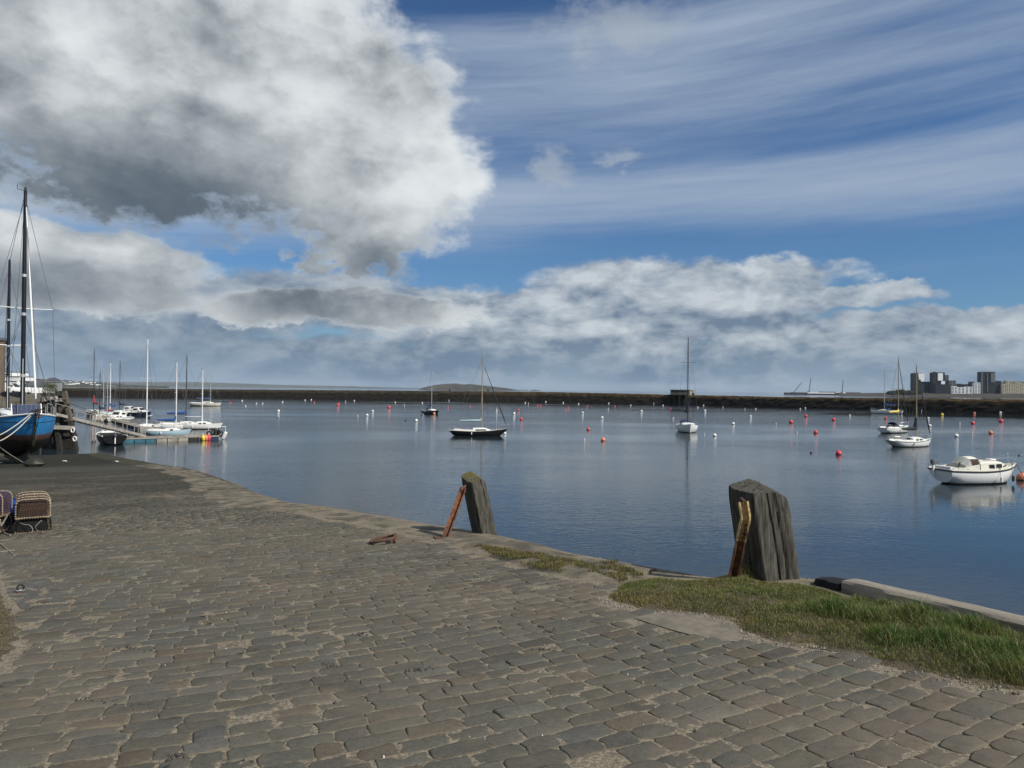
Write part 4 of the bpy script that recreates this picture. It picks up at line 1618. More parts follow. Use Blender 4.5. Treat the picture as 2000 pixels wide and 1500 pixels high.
def terrain(name, pts, Y, depth, m, base=-2.0, rough=0.0, seed=0):
    """ridge: pts = (u, v) skyline at distance Y"""
    sky = [far(u, v, Y) for u, v in pts]
    fine = []
    for a, b in zip(sky[:-1], sky[1:]):
        k = 12
        for j in range(k):
            fine.append(a.lerp(b, j / k))
    fine.append(sky[-1])
    rows = []
    for f, h in ((-1.0, 0.0), (-0.92, 0.16), (-0.6, 0.45), (-0.3, 0.78), (0.0, 1.0), (0.4, 0.7), (1.0, 0.0)):
        row = []
        for p in fine:
            n = rough * mnoise.noise((p.x / Y * 60, f * 3, seed)) if 0 < h else 0
            row.append((p.x * (1 + f * depth / Y), Y + f * depth, base + max(0.5, (p.z - base) * (h + (0.12 * mnoise.noise((p.x / Y * 40, f * 2.3, seed + 3)) if 0 < h < 1 else 0)) + n)))
        rows.append(row)
    n = len(fine)
    vs = [p for r in rows for p in r]
    fs = [(a * n + c, a * n + c + 1, (a + 1) * n + c + 1, (a + 1) * n + c) for a in range(len(rows) - 1) for c in range(n - 1)]
    o = MB().add(vs, fs).build(name, m, smooth=True)
    o['kind'] = 'structure'
    return o


M['hill'] = mat('far_hill', (0.055, 0.062, 0.042), 0.95, 0.3, 0.0012, 0, world=True, c2=(0.11, 0.095, 0.055), mask=(0.5, 0.65), m_scale=0.002)
M['isle'] = mat('island_rock', (0.048, 0.043, 0.030), 0.95, 0.35, 0.02, 0, world=True, c2=(0.022, 0.023, 0.016), mask=(0.5, 0.62), m_scale=0.012)
M['shore'] = mat('shore_land', (0.040, 0.037, 0.030), 0.95, 0.3, 0.03, 0, world=True)
M['town_hill'] = mat('town_hill', (0.048, 0.050, 0.036), 0.95, 0.3, 0.02, 0, world=True)
terrain('far_hills', [(-400, 744), (-200, 740), (0, 742), (150, 745), (250, 746), (390, 746), (470, 749), (560, 752), (650, 753.5), (760, 756.5), (860, 759.5), (960, 762)], 14000, 1500, M['hill'], rough=4)
terrain('near_hills', [(-500, 730), (-300, 728), (-100, 733), (60, 738), (100, 742), (150, 744), (200, 748), (260, 752), (330, 754.5)], 2600, 380, M['town_hill'], rough=1.5, seed=4)
terrain('island', [(816, 760.5), (828, 756.2), (850, 752.3), (872, 749), (890, 748.8), (906, 750.8), (918, 750), (940, 752.2), (965, 755), (990, 758.5), (1010, 761), (1030, 762.5)], 5200, 160, M['isle'], rough=3, seed=9)
terrain('small_island', [(1035, 762.2), (1045, 761), (1056, 762.5)], 5600, 60, M['isle'], rough=1, seed=2)
terrain('east_shore', [(1640, 768.2), (1700, 767.5), (1770, 767), (1850, 768), (1950, 769), (2100, 770), (2300, 772)], 1680, 70, M['shore'], rough=0.8, seed=12)
terrain('east_hill', [(1930, 752), (1960, 746), (1990, 745), (2040, 744), (2120, 744), (2250, 750)], 3600, 260, M['hill'], rough=2, seed=15)

# pale houses on the hillside to the left
M['house_w'] = mat('whitewash', (0.72, 0.71, 0.68), 0.85, 0.08, 0.2, 0)
NH = [(-100, 733), (60, 738), (100, 742), (150, 744), (200, 748), (260, 752)]


def hill_at(u, f):
    """a point on the near hill: u = bearing, f = -1 shore .. 0 crest"""
    us, vs = [a for a, b in NH], [b for a, b in NH]
    c = far(u, float(np.interp(u, us, vs)), 2600)
    h = float(np.interp(f, (-1, -.92, -.6, -.3, 0), (0, .16, .45, .78, 1)))
    k = 1 + f * 380 / 2600
    return Vector((c.x * k, 2600 + f * 380, -2 + (c.z + 2) * h))


for k in range(40):
    u = random.triangular(84, 205, 120)
    p = hill_at(u, random.uniform(-.72, -.22))
    t = empty('hillside_house', (p.x, p.y, p.z), random.uniform(-.5, .5), 'tiny pale house on the far hillside left of the masts', 'house', 'pale houses on the far hillside')
    w, d, h = random.uniform(7, 15), random.uniform(6, 9), random.uniform(3.2, 5)
    MB().box((0, 0, h / 2 - 1.5), (w, d, h + 3)).build('walls', M['house_w'], t)
    MB().add([(-w / 2, -d / 2 - .3, h), (w / 2, -d / 2 - .3, h), (w / 2, d / 2 + .3, h), (-w / 2, d / 2 + .3, h), (-w / 2, 0, h + 2.2), (w / 2, 0, h + 2.2)], [(0, 1, 5, 4), (2, 3, 4, 5), (0, 4, 3), (1, 2, 5)]).build('roof', M['slate'], t)

# ------------------------------------------------------------------ tower blocks on the east shore
M['t_dark'] = mat('dark_cladding', (0.016, 0.020, 0.028), 0.6, 0.12, 0.05, 0)
M['t_grey'] = mat('grey_cladding_panel', (0.13, 0.14, 0.155), 0.6, 0.1, 0.05, 0)
M['t_white'] = mat('white_cladding', (0.86, 0.87, 0.87), 0.6, 0.05, 0.05, 0)
M['t_beige'] = mat('beige_render', (0.60, 0.54, 0.41), 0.8, 0.08, 0.05, 0)
M['t_glass'] = mat('tower_glass', (0.020, 0.026, 0.034), 0.35, 0.1, 0.1, 0, spec=0.4)
YT = 1690.0


def block(u0, u1, v0, Y, m, label, dpt=16, floors=None, band='t_glass', name='tower_block', wing=None, group=None):
    a = far(u0, 770, Y)
    b = far(u1, 770, Y)
    top = far((u0 + u1) / 2, v0, Y).z
    w = b.x - a.x
    base = 1.5
    H = top - base
    t = empty(name, ((a.x + b.x) / 2, Y, base), rad(-9), label, 'building', group)
    MB().box((0, 0, H / 2), (w, dpt, H)).build('walls', m, t)
    MB().box((0, 0, H + .35), (w * .96, dpt * .96, 0.7)).build('parapet', m, t)
    fl = floors or max(2, int(H / 3.1))
    nb = max(2, int(w / 5.5))
    for i in range(fl):
        z = H * (i + 0.55) / fl
        for k in range(nb):
            x = -w / 2 + w * (k + .5) / nb
            MB().box((x, -dpt / 2 - 0.05, z), (w / nb * 0.62, 0.3, H / fl * 0.5)).build('window', M[band], t)
        MB().box((w / 2 + .05, 0, z), (0.3, dpt * 0.6, H / fl * 0.5)).build('window', M[band], t)
    if wing:
        for (x0, x1, z0, z1, mm) in wing:  # facade colour, with sunlit right and shaded left sides painted in
            MB().box((w * (x0 + x1) / 2, -dpt / 2 - 0.6, H * (z0 + z1) / 2), (w * (x1 - x0), 1.6, H * (z1 - z0))).build('facade_tone_panel', M[mm], t)
    return t


block(1781.5, 1801, 729.5, YT, M['t_dark'], 'leftmost tall tower with dark left side and white upper corner', 18, wing=[(-0.05, 0.5, 0.72, 1.0, 't_white'), (0.18, 0.5, 0.64, 0.72, 't_white'), (-0.5, -0.42, 0.02, 1.03, 't_dark')])
block(1803, 1818, 746, YT + 25, M['t_grey'], 'lower grey block between the two left towers', 16)
block(1819.5, 1841, 728, YT, M['t_dark'], 'second tall tower with bright white curved upper facade', 18, wing=[(-0.1, 0.32, 0.66, 0.98, 't_white'), (0.18, 0.5, 0.44, 0.64, 't_white'), (-0.5, -0.3, 0.02, 1.04, 't_dark')])
block(1841.5, 1850, 733, YT + 20, M['t_grey'], 'narrow grey tower wing right of the white topped tower', 14)
block(1826, 1852, 751, YT - 18, M['t_dark'], 'dark blue grey podium in front of the second tower', 12)
block(1851.5, 1864, 743.5, YT + 6, M['t_grey'], 'mid height grey stepped block beside the podium', 14)
block(1857, 1867, 755, YT - 14, M['t_white'], 'low white terrace at the left of the white row', 10)
block(1869, 1882, 757, YT - 14, M['t_white'], 'low white terrace second in the white row', 10)
block(1883.5, 1897, 756, YT - 14, M['t_white'], 'low white terrace third in the white row', 10)
block(1866, 1876, 750, YT + 12, M['t_dark'], 'dark rooftop block behind the white terraces, left one', 10)
block(1878, 1890, 751, YT + 12, M['t_dark'], 'dark rooftop block behind the white terraces, middle one', 10)
block(1893, 1902, 746, YT + 12, M['t_grey'], 'grey block behind the white terraces, right one', 10)
block(1901.5, 1912, 748, YT - 8, M['t_white'], 'white terraced block just left of the dark right tower', 12)
block(1913.5, 1938, 727, YT, M['t_dark'], 'tall dark tower right of the white terraces with grey upper corner', 20, wing=[(0.18, 0.5, 0.58, 0.97, 't_grey'), (-0.5, -0.42, 0.02, 1.03, 't_grey'), (-0.1, -0.04, 0.2, 0.95, 't_grey')])
block(1939, 1952, 744.5, YT + 5, M['t_dark'], 'dark mid height block right of the dark tower', 14)
for u0, u1, v0, lab in ((1954, 1963, 751, 'beige block nearest the dark tower'), (1962.5, 1971, 744, 'tallest of the beige blocks at the right'), (1972, 1980, 752, 'short beige block right of the tallest beige one'), (1980.5, 1987, 747.5, 'narrow beige block with red brown windows'), (1988, 1995, 749, 'white and beige block near the right edge'), (1996, 2010, 752, 'beige block cut by the right edge of the picture')):
    block(u0, u1, v0, YT - 5, M['t_beige'], lab, 13)

# trees along the east shore: a far wood that reads as one mass
mb = MB()
for k in range(130):
    u = random.uniform(1733, 1800)
    p = far(u, 768.5 - random.uniform(0.5, 5.5) * (0.5 + 0.5 * math.sin((u - 1733) / 67 * 3.14)), 1650 + random.uniform(-10, 20))
    r = random.uniform(1.2, 3.2)
    for q in range(5):
        c = p + Vector((random.gauss(0, r * .5), random.gauss(0, r * .5), random.gauss(0, r * .4)))
        mb.box(c, (r, r, r * .8), random.uniform(0, 3), random.uniform(0, 3), random.uniform(0, 3))
M['leaf_far'] = mat('far_foliage', (0.030, 0.036, 0.022), 0.95, 0.4, 0.2, 0)
o = mb.build('far_wood', M['leaf_far'], kind='stuff')
o['label'] = 'dark far-off line of trees on the shore left of the towers'
o['category'] = 'trees'

# ------------------------------------------------------------------ far pier with cranes
YP = 2300.0


def pt(u, v, dy=0.0):
    return far(u, v, YP + dy)


org = pt(1600, 769)
t = empty('far_pier', org, 0, 'long low pier on the horizon carrying cranes and white hoarding', 'pier')
M['pier_dark'] = mat('pier_dark', (0.035, 0.037, 0.04), 0.8, 0.2, 0.05, 0)
M['pier_red'] = mat('pier_brown', (0.16, 0.085, 0.07), 0.8, 0.2, 0.05, 0)


def seg(u0, u1, v0, v1, dy=0, th=8):
    a, b = pt(u0, v1, dy), pt(u1, v0, dy)
    return MB().box(((a.x + b.x) / 2 - org.x, dy, (a.z + b.z) / 2 - org.z), (abs(b.x - a.x), th, abs(b.z - a.z)))


seg(1532, 1690, 768.2, 770.4).build('deck', M['pier_dark'], t)
seg(1545, 1600, 766.6, 768.2, 3).build('shed', M['pier_red'], t)
seg(1577, 1630, 767.0, 768.3, -5, 2).build('hoarding', M['t_white'], t)
seg(1600, 1632, 765.3, 767.0, 4).build('shed', M['t_dark'], t)
seg(1646, 1652, 766.8, 768.3, -5, 2).build('hoarding', M['t_white'], t)
seg(1652, 1680, 766.3, 768.3, 2).build('shed', M['pier_red'], t)
for (b0, v0, u1, v1, lab) in ((1549, 767.5, 1566, 747, 'far crane with jib leaning low to the right'), (1580, 766, 1584, 738, 'far crane with the tallest near upright jib'), (1645, 767, 1646.5, 742, 'far crane standing alone with upright jib')):
    a, b = pt(b0, v0, -2), pt(u1, v1, -2)
    t = empty('crane', a, 0, lab, 'crane')
    d = b - a
    side = Vector((0.9, 0, 0)) if abs(d.x) < abs(d.z) else Vector((0, 0, 0.9))
    jb = MB()
    jb.beam(side * 1.0, d + side * .35, 0.75, 0.75)
    jb.beam(-side * 1.0, d - side * .35, 0.75, 0.75)
    for k in range(9):
        f0, f1 = k / 9, (k + 1) / 9
        jb.beam(d * f0 + side * (1 - .6 * f0) * (1 if k % 2 else -1), d * f1 + side * (1 - .6 * f1) * (-1 if k % 2 else 1), 0.5, 0.5)
    jb.build('jib', M['pier_dark'], t)
    MB().box((-1.5, 0, 0.5), (6, 4, 4)).build('cab', M['pier_red'], t)
    MB().box((-0.5, 0, -2.3), (7, 5, 1.6)).build('base', M['pier_dark'], t)
a = pt(1634.5, 768.6, -14)
t = empty('work_boat', a, 0, 'small white work boat beside the far crane pier', 'boat')
MB().loft([[(x, -w, 2.4), (x, -w * .7, 0), (x, w * .7, 0), (x, w, 2.4)] for x, w in ((-6, 1.6), (-2, 2.1), (3, 2), (6.5, .2))]).build('hull', M['pier_dark'], t)
MB().box((-1, 0, 3.6), (6, 3, 2.6), taper=.85).build('wheelhouse', M['t_white'], t)
MB().tube([(-1, 0, 4.5), (-1, 0, 9)], 0.35, 5).build('mast', M['pier_dark'], t)


# ================================================================== BOATS
def lerp(a, b, t):
    return a + (b - a) * t


class Hull:
    """lofted hull; local x = forward, y = port, z = up, z 0 = waterline"""

    def __init__(s, L, B, fb, draft=0.35, tr=0.65, rake=0.5, counter=0.25, full=2.2, tmax=0.42, nst=18, npt=9, flare=0.8):
        s.L, s.B, s.fb, s.draft, s.tr, s.rake, s.counter, s.full, s.tmax, s.nst, s.npt, s.flare = L, B, fb, draft, tr, rake, counter, full, tmax, nst, npt, flare

    def hb(s, t):
        if t < s.tmax:
            f = s.tr + (1 - s.tr) * math.sin(math.pi / 2 * t / s.tmax)
        else:
            f = 1 - ((t - s.tmax) / (1 - s.tmax)) ** s.full
        return max(0.012, f) * s.B / 2

    def sheer(s, t):
        st, md, bw = s.fb
        if t > 0.4:
            return md + (bw - md) * ((t - 0.4) / 0.6) ** 1.8
        return md + (st - md) * ((0.4 - t) / 0.4) ** 1.8

    def keel(s, t):
        return -s.draft * max(0.0, math.sin(math.pi * min(1, max(0, 0.06 + 0.94 * t)))) ** 0.7

    def pt(s, t, v, side=1):
        b, top, k = s.hb(t), s.sheer(t), s.keel(t)
        if t > 0.86:
            k = lerp(k, -s.draft * 0.25, (t - 0.86) / 0.14)
        if t < 0.12:
            k = lerp(s.fb[0] * 0.10, k, t / 0.12)
        y = b * math.sin(v * math.pi / 2) ** s.flare
        z = k + (top - k) * (1 - math.cos(v * math.pi / 2)) ** 0.92
        x = -s.L / 2 + s.L * t
        rel = 1 - (z - k) / max(top - k, 1e-3)
        x -= s.rake * rel ** 1.1 * max(0, (t - 0.55) / 0.45) ** 1.6
        x += s.counter * rel ** 1.0 * max(0, (0.35 - t) / 0.35) ** 1.4
        return Vector((x, y * side, z))

    def deck(s, x, side=1, inset=0.0):
        t = (x + s.L / 2) / s.L
        return Vector((x, side * max(0, s.hb(t) - inset), s.sheer(t)))

    def dz(s, x):
        return s.sheer(max(0, min(1, (x + s.L / 2) / s.L)))

    def half(s, x):
        return s.hb(max(0, min(1, (x + s.L / 2) / s.L)))

    def build(s, parent, hull_m, deck_m, strake_m=None, strake_r=0.035, camber=0.05):
        rings = []
        for i in range(s.nst + 1):
            t = i / s.nst
            rings.append([s.pt(t, 1 - j / s.npt, 1) for j in range(s.npt)] + [s.pt(t, 0)] + [s.pt(t, (j + 1) / s.npt, -1) for j in range(s.npt)])
        mb = MB().loft(rings, closed=False, cap0=True, cap1=False)
        h = mb.build('hull', hull_m, parent, smooth=True)
        d = MB()
        rows = []
        for i in range(s.nst + 1):
            t = i / s.nst
            a = s.pt(t, 1, 1)
            rows.append([Vector((a.x, a.y * k, a.z - 0.01 + camber * (1 - k * k))) for k in (1, 0.6, 0.2, -0.2, -0.6, -1)])
        d.loft(rows, closed=False, cap0=False, cap1=False)
        d.build('deck', deck_m, parent, smooth=True)
        for sd in (1, -1):
            if strake_m is not None:
                MB().tube([s.pt(i / s.nst, 1, sd) + Vector((0, 0.006 * sd, -0.01)) for i in range(s.nst + 1)], strake_r, 6).build('rubbing_strake', strake_m, parent)
        return h


def cabin(H, parent, x0, x1, w, h, wall_m, roof_m, windows=2, win_w=0.45, win_h=0.17, nose=0.5, tail=0.06):
    """coachroof with sloping nose, rounded roof and windows set in its sides"""
    n = 10
    rings = []
    for i in range(n + 1):
        f = i / n
        x = lerp(x0, x1, f)
        hw = min(w / 2, H.half(x) * 0.78)
        hh = h * min(1, (1 - f) / 0.001 if f > 1 else 1)
        if f > 1 - nose:
            hh = h * (1 - ((f - (1 - nose)) / nose) ** 1.6 * 0.82)
        if f < tail:
            hh = h * (0.9 + 0.1 * f / tail)
        z = H.dz(x) - 0.02
        rings.append([Vector((x, hw, z)), Vector((x, hw * 0.93, z + hh * 0.78)), Vector((x, hw * 0.80, z + hh * 0.97)), Vector((x, hw * 0.3, z + hh * 1.10)),
                      Vector((x, -hw * 0.3, z + hh * 1.10)), Vector((x, -hw * 0.80, z + hh * 0.97)), Vector((x, -hw * 0.93, z + hh * 0.78)), Vector((x, -hw, z))])
    cb = MB().loft(rings).build('cabin', wall_m, parent, smooth=True)
    for sd in (1, -1):
        for k in range(windows):
            x = lerp(x0, x1, 0.16 + 0.62 * (k + 0.5) / max(1, windows) * (0.9 if windows > 1 else 1))
            hw = min(w / 2, H.half(x) * 0.78)
            hw2 = min(w / 2, H.half(x + 0.3) * 0.78)
            z = H.dz(x) - 0.02 + h * 0.42
            yaw = math.atan2((hw2 - hw) * sd, 0.3)
            mb = MB()
            ww, wh = win_w / 2, win_h / 2
            R = Matrix.Rotation(yaw, 3, 'Z') @ Matrix.Rotation(-sd * math.atan2(hw * .07, h * .78), 3, 'X').inverted()
            ring_o = [Vector((a * ww, 0, b * wh)) for a, b in ((-1, -.6), (-.8, -1), (.8, -1), (1, -.6), (1, .6), (.8, 1), (-.8, 1), (-1, .6))]
            c = Vector((x, sd * (hw * 0.966), z))
            mb.loft([[c + R @ (p + Vector((0, -0.012 * sd, 0))) for p in ring_o], [c + R @ (p + Vector((0, 0.018 * sd, 0))) for p in ring_o]])
            mb.build('window', M['window'], cb)
    return cb


def rails(H, parent, x0, x1, h=0.55, n=5, pulpit=True, pushpit=True, lines=True, r=0.014):
    L = H.L
    if pulpit:
        mb = MB()
        xb = L / 2 - 0.05
        pts = []
        for sd in (1, -1):
            a = H.deck(xb - L * .16, sd, 0.05)
            mb.tube([a, a + Vector((0.05, 0, h))], r, 5)
            b = H.deck(xb - L * .05, sd, 0.03)
            mb.tube([b, b + Vector((0.12, 0, h))], r, 5)
        pl = [H.deck(xb - L * .16, 1, 0.05) + Vector((.05, 0, h)), H.deck(xb - L * .05, 1, .03) + Vector((.12, 0, h)), Vector((xb + 0.12, 0, H.dz(xb) + h + .03)), H.deck(xb - L * .05, -1, .03) + Vector((.12, 0, h)), H.deck(xb - L * .16, -1, 0.05) + Vector((.05, 0, h))]
        mb.tube(pl, r, 5)
        mb.build('pulpit', M['steel'], parent)
    if pushpit:
        mb = MB()
        xs = -L / 2 + 0.06
        pl = []
        for sd in (1, -1):
            a = H.deck(xs + L * .10, sd, .06)
            b = H.deck(xs, sd, 0.10)
            mb.tube([a, a + Vector((0, 0, h))], r, 5)
            mb.tube([b, b + Vector((0, 0, h))], r, 5)
            pl += ([a + Vector((0, 0, h)), b + Vector((0, 0, h))] if sd > 0 else [b + Vector((0, 0, h)), a + Vector((0, 0, h))])
        mb.tube(pl, r, 5)
        mb.build('pushpit', M['steel'], parent)
    if lines:
        for sd in (1, -1):
            top = []
            for k in range(n):
                x = lerp(x0, x1, k / (n - 1))
                a = H.deck(x, sd, 0.05)
                MB().tube([a, a + Vector((0, 0, h))], r * .8, 5).build('stanchion', M['steel'], parent)
                top.append(a + Vector((0, 0, h)))
            MB().tube(top, 0.006, 4).build('guard_wire', M['wire'], parent)


def outboard(parent, loc, s=1.0, m=None):
    t = MB()
    c = Vector(loc)
    rings = []
    for z, kx, ky in ((0.30, .6, .7), (0.33, .95, 1), (0.50, 1, 1), (0.60, .85, .85), (0.64, .4, .5)):
        rings.append([c + Vector((0.19 * kx * math.cos(a) * s - 0.05, 0.13 * ky * math.sin(a) * s, z * s)) for a in [2 * math.pi * j / 12 for j in range(12)]])
    t.loft(rings)
    o = t.build('outboard', m or M['ob_grey'], parent, smooth=True)
    MB().box(c + Vector((-0.02, 0, -0.05)) * s, (0.12 * s, 0.10 * s, 0.72 * s)).build('leg', M['white_buoy'], o)
    MB().tube([c + Vector((0.1, 0, 0.33)) * s, c + Vector((0.45, 0, 0.42)) * s], 0.02 * s, 6).build('tiller', M['rubber'], o)
    return o


def sailboat(label, loc, heading, L, B, fb, mast_h, hull_m, deck='gel_white', cab='gel_white', mast='alu', mast_x=0.06, cover=None, boom=0.36, boom_z=1.15, jib=None, cabin_h=0.38, cab_span=(-0.06, 0.26), windows=2,
             strake=None, hood=None, spreaders=1, ob=False, rail=True, group='sailing boats afloat in the harbour', tr=0.62, rake=0.55, counter=0.3, cover_r=0.12, rudder=False, mast_lean=0.0, stern_extra=None, cover_rise=0.35, name='sailing_boat', no_mast=False):
    t = empty(name, (loc[0], loc[1], 0), math.pi / 2 - rad(heading), label, 'sailboat', group)
    H = Hull(L, B, fb, 0.42, tr, rake, counter)
    H.build(t, hull_m, M[deck], M[strake] if strake else None)
    if strake is None:
        for sd in (1, -1):
            MB().tube([H.pt(i / 18, 1, sd) + Vector((0, -0.02 * sd, 0.015)) for i in range(19)], 0.022, 5).build('toe_rail', M['teak'], t)
    cabin(H, t, cab_span[0] * L, cab_span[1] * L, B * 0.62, cabin_h, M[cab], M[deck], windows, min(0.62, L * .065), 0.16)
    # cockpit: coamings round a dark slab on deck, in place of a shaded recess
    x0, x1 = -0.42 * L, cab_span[0] * L
    zc = H.dz((x0 + x1) / 2)
    for sd in (1, -1):
        MB().loft([[Vector((x, sd * (H.half(x) * .66 + a), H.dz(x) + b)) for a, b in ((-0.04, -0.05), (0.06, -0.05), (0.03, 0.22), (-0.03, 0.22))] for x in (x0, (x0 + x1) / 2, x1)]).build('coaming', M[cab], t)
    MB().box(((x0 + x1) / 2, 0, zc + 0.045), ((x1 - x0) * .94, H.half(x0) * 1.1, 0.03)).build('cockpit_slab', M['teak'], t)
    MB().box((x1 + 0.012, 0, H.dz(x1) + cabin_h * .52), (0.03, B * .2, cabin_h * .8)).build('companionway', M['window'], t)
    MB().tube([(x0 + .1, 0, zc + .25), (x0 + 0.9, 0, zc + .42)], 0.022, 6).build('tiller', M['teak'], t)
    if not no_mast:
        xm = mast_x * L
        zb = H.dz(xm) + cabin_h * (0.95 if cab_span[0] * L < xm < cab_span[1] * L else 0.0)
        lean = Vector((-mast_lean, 0, 0))
        top = Vector((xm, 0, mast_h)) + lean
        foot = Vector((xm, 0, zb - .05))
        MB().tube([foot, foot.lerp(top, .7), top], [0.075 * (0.75 + L / 30), 0.068 * (0.75 + L / 30), 0.05 * (0.75 + L / 30)], 8).build('mast', M[mast], t, smooth=True)
        MB().tube([top, top + Vector((0, 0, 0.45))], 0.014, 5).build('antenna', M['wire'], t)
        MB().tube([top + Vector((0, 0, .06)), top + Vector((-.28, 0, .12)), top + Vector((-.28, 0, .28))], 0.014, 5).build('wind_vane', M['wire'], t)
        hound = foot.lerp(top, 0.96)
        bow = H.deck(L / 2 - 0.08, 1) * 1.0
        bow.y = 0
        stern = Vector((-L / 2 + .05, 0, H.dz(-L / 2)))
        MB().tube([hound, bow], 0.011, 4).build('forestay', M['wire'], t)
        MB().tube([top, stern], 0.011, 4).build('backstay', M['wire'], t)
        if jib:
            a, b = bow.lerp(hound, 0.05), bow.lerp(hound, 0.92)
            MB().tube([a, a.lerp(b, .1), a.lerp(b, .5), b], [0.03, 0.075, 0.06, 0.028], 7).build('furled_jib', M[jib], t, smooth=True)
        for k in range(spreaders):
            f = (k + 1) / (spreaders + 1) + 0.04
            c = foot.lerp(top, f)
            w = B * 0.36
            for sd in (1, -1):
                MB().tube([c, c + Vector((-.06, sd * w, 0.03))], 0.022, 5).build('spreader', M[mast], t)
        f = 1 / (spreaders + 1) + 0.04
        c = foot.lerp(top, f)
        for sd in (1, -1):
            ch = H.deck(xm - 0.1, sd, 0.04)
            MB().tube([hound, c + Vector((-.06, sd * B * .36, 0.03)), ch], 0.010, 4).build('shroud', M['wire'], t)
            MB().tube([c, H.deck(xm - 0.45, sd, 0.04)], 0.010, 4).build('shroud', M['wire'], t)
        bz = zb + boom_z * 0.62
        g = Vector((xm - .08, 0, bz))
        e = Vector((xm - boom * L, 0, bz + 0.04))
        MB().tube([g, e], 0.045, 6).build('boom', M[mast], t)
        if cover:
            pts, rs = [], []
            pts.append(Vector((xm - .03, 0, bz + cover_rise * 2.0)))
            rs.append(cover_r * .55)
            pts.append(Vector((xm - .10, 0, bz + cover_rise)))
            rs.append(cover_r * .95)
            for k in range(7):
                f = k / 6
                p = g.lerp(e, 0.06 + 0.94 * f) + Vector((0, 0.02 * math.sin(k * 2.1), cover_r * .85 + 0.06 * (1 - f)))
                pts.append(p)
                rs.append(cover_r * (1.25 - 0.7 * f))
            MB().tube(pts, rs, 9, flat=1.0).build('sail_cover', M[cover], t, smooth=True)
        MB().tube([e, top], 0.007, 4).build('topping_lift', M['wire'], t)
    if hood:
        hx0, hx1 = cab_span[0] * L - 0.55, cab_span[0] * L + 0.35
        rings = []
        for k in range(6):
            f = k / 5
            x = lerp(hx0, hx1, f)
            hh = cabin_h + 0.48 * (1 - f ** 2.2) + 0.02
            hw = B * 0.33
            z = H.dz(x)
            rings.append([Vector((x, hw * math.cos(a), z + 0.05 + (hh - 0.05) * max(0, math.sin(a)) ** .6)) for a in [math.pi * j / 10 for j in range(11)]])
        MB().loft(rings, closed=False, cap0=False, cap1=False).build('spray_hood', M[hood], t, smooth=True)
    if rail:
        rails(H, t, -L * .36, L * .30)
    if ob:
        outboard(t, (-L / 2 - .12, 0.25, H.dz(-L / 2) - 0.25))
    MB().lathe([(0.0, -.18), (0.06, -.14), (0.07, 0), (0.06, .14), (0.0, .18)], c=(-.12 * L, -B / 2 - 0.06, fb[1] * .62), n=10).build('fender', M['white_buoy'], t, smooth=True)
    if stern_extra:
        stern_extra(t, H)
    return t, H


HM = {}
HM['white'] = hull_mat('white_hull', (0.83, 0.83, 0.80), (0.018, 0.018, 0.02), (0.76, 0.76, 0.73), 0.09, 0.1, stain_amt=0.35)
HM['white_blk'] = hull_mat('white_hull_dark_boot', (0.74, 0.74, 0.71), (0.02, 0.022, 0.03), (0.03, 0.04, 0.08), 0.07, 0.13, stain_amt=0.45)
HM['cream'] = hull_mat('cream_hull', (0.68, 0.65, 0.57), (0.018, 0.018, 0.02), (0.68, 0.65, 0.57), 0.09, 0.1, stain_amt=0.6)
HM['black'] = hull_mat('black_hull', (0.010, 0.010, 0.011), (0.006, 0.006, 0.006), (0.008, 0.008, 0.008), 0.06, 0.09, stain=(0.03, 0.03, 0.028), stain_amt=0.4, rough=0.3)
HM['teal'] = hull_mat('dark_teal_hull', (0.020, 0.055, 0.065), (0.01, 0.012, 0.012), None, 0.08, stain_amt=0.3)
HM['navy'] = hull_mat('navy_hull', (0.020, 0.032, 0.075), (0.01, 0.012, 0.012), (0.5, 0.5, 0.48), 0.06, 0.10, stain_amt=0.3)
HM['grey'] = hull_mat('grey_hull', (0.36, 0.35, 0.32), (0.02, 0.02, 0.02), None, 0.10, stain_amt=0.6)
HM['pale_blue'] = hull_mat('pale_blue_hull', (0.42, 0.58, 0.66), (0.30, 0.36, 0.38), None, 0.05, stain_amt=0.25)


def wpos(u, v):
    p = at(u, v, 0)
    return (p.x, p.y)


# moored out in the harbour
sailboat('black hulled sloop with white deck and pale blue sail cover, moored mid harbour', wpos(935, 851), 87, 7.9, 2.4, (0.72, 0.62, 0.98), 10.3, HM['black'], mast='mast_wood', mast_x=0.05, cover='pale_cv', boom=0.37, boom_z=1.35, jib='dark_cv', windows=3,
         cab_span=(-0.10, 0.20), cabin_h=0.42, rake=1.25, counter=0.55, tr=0.55, cover_r=0.11, cover_rise=0.3)
sailboat('small dark teal sailing boat moored left of the black hulled sloop', wpos(841, 808), 140, 7.2, 2.5, (0.75, 0.68, 0.95), 10.6, HM['teal'], mast='alu', cover='blue_cv', hood='navy', cabin_h=0.45, cover_r=0.15)
sailboat('white yacht seen bow on with very tall dark mast and navy sail cover', wpos(1342, 843), 188, 9.6, 3.25, (1.0, 0.95, 1.35), 14.5, HM['white'], mast='mast_dark', cover='navy', boom_z=2.4, hood='navy', cabin_h=0.42, spreaders=2, cover_r=0.19, cover_rise=0.75, boom=0.38, rake=1.1)
sailboat('white yacht with blue sail cover moored close under the breakwater at the right', wpos(1731, 808), -52, 9.0, 2.9, (0.95, 0.85, 1.15), 13.0, HM['white'], mast='alu', cover='blue_cv', boom_z=2.0, cabin_h=0.4, cover_r=0.24, hood='blue_cv')
sailboat('white sailing boat with bright yellow sail cover moored at the right', wpos(1749, 845), 56, 8.0, 2.6, (0.85, 0.75, 1.10), 11.9, HM['white_blk'], mast='mast_wood', mast_x=0.10, cover='yellow_cv', boom_z=3.1, boom=0.34, jib='dark_cv', cabin_h=0.45, hood='navy', cover_r=0.15, cover_rise=0.30)
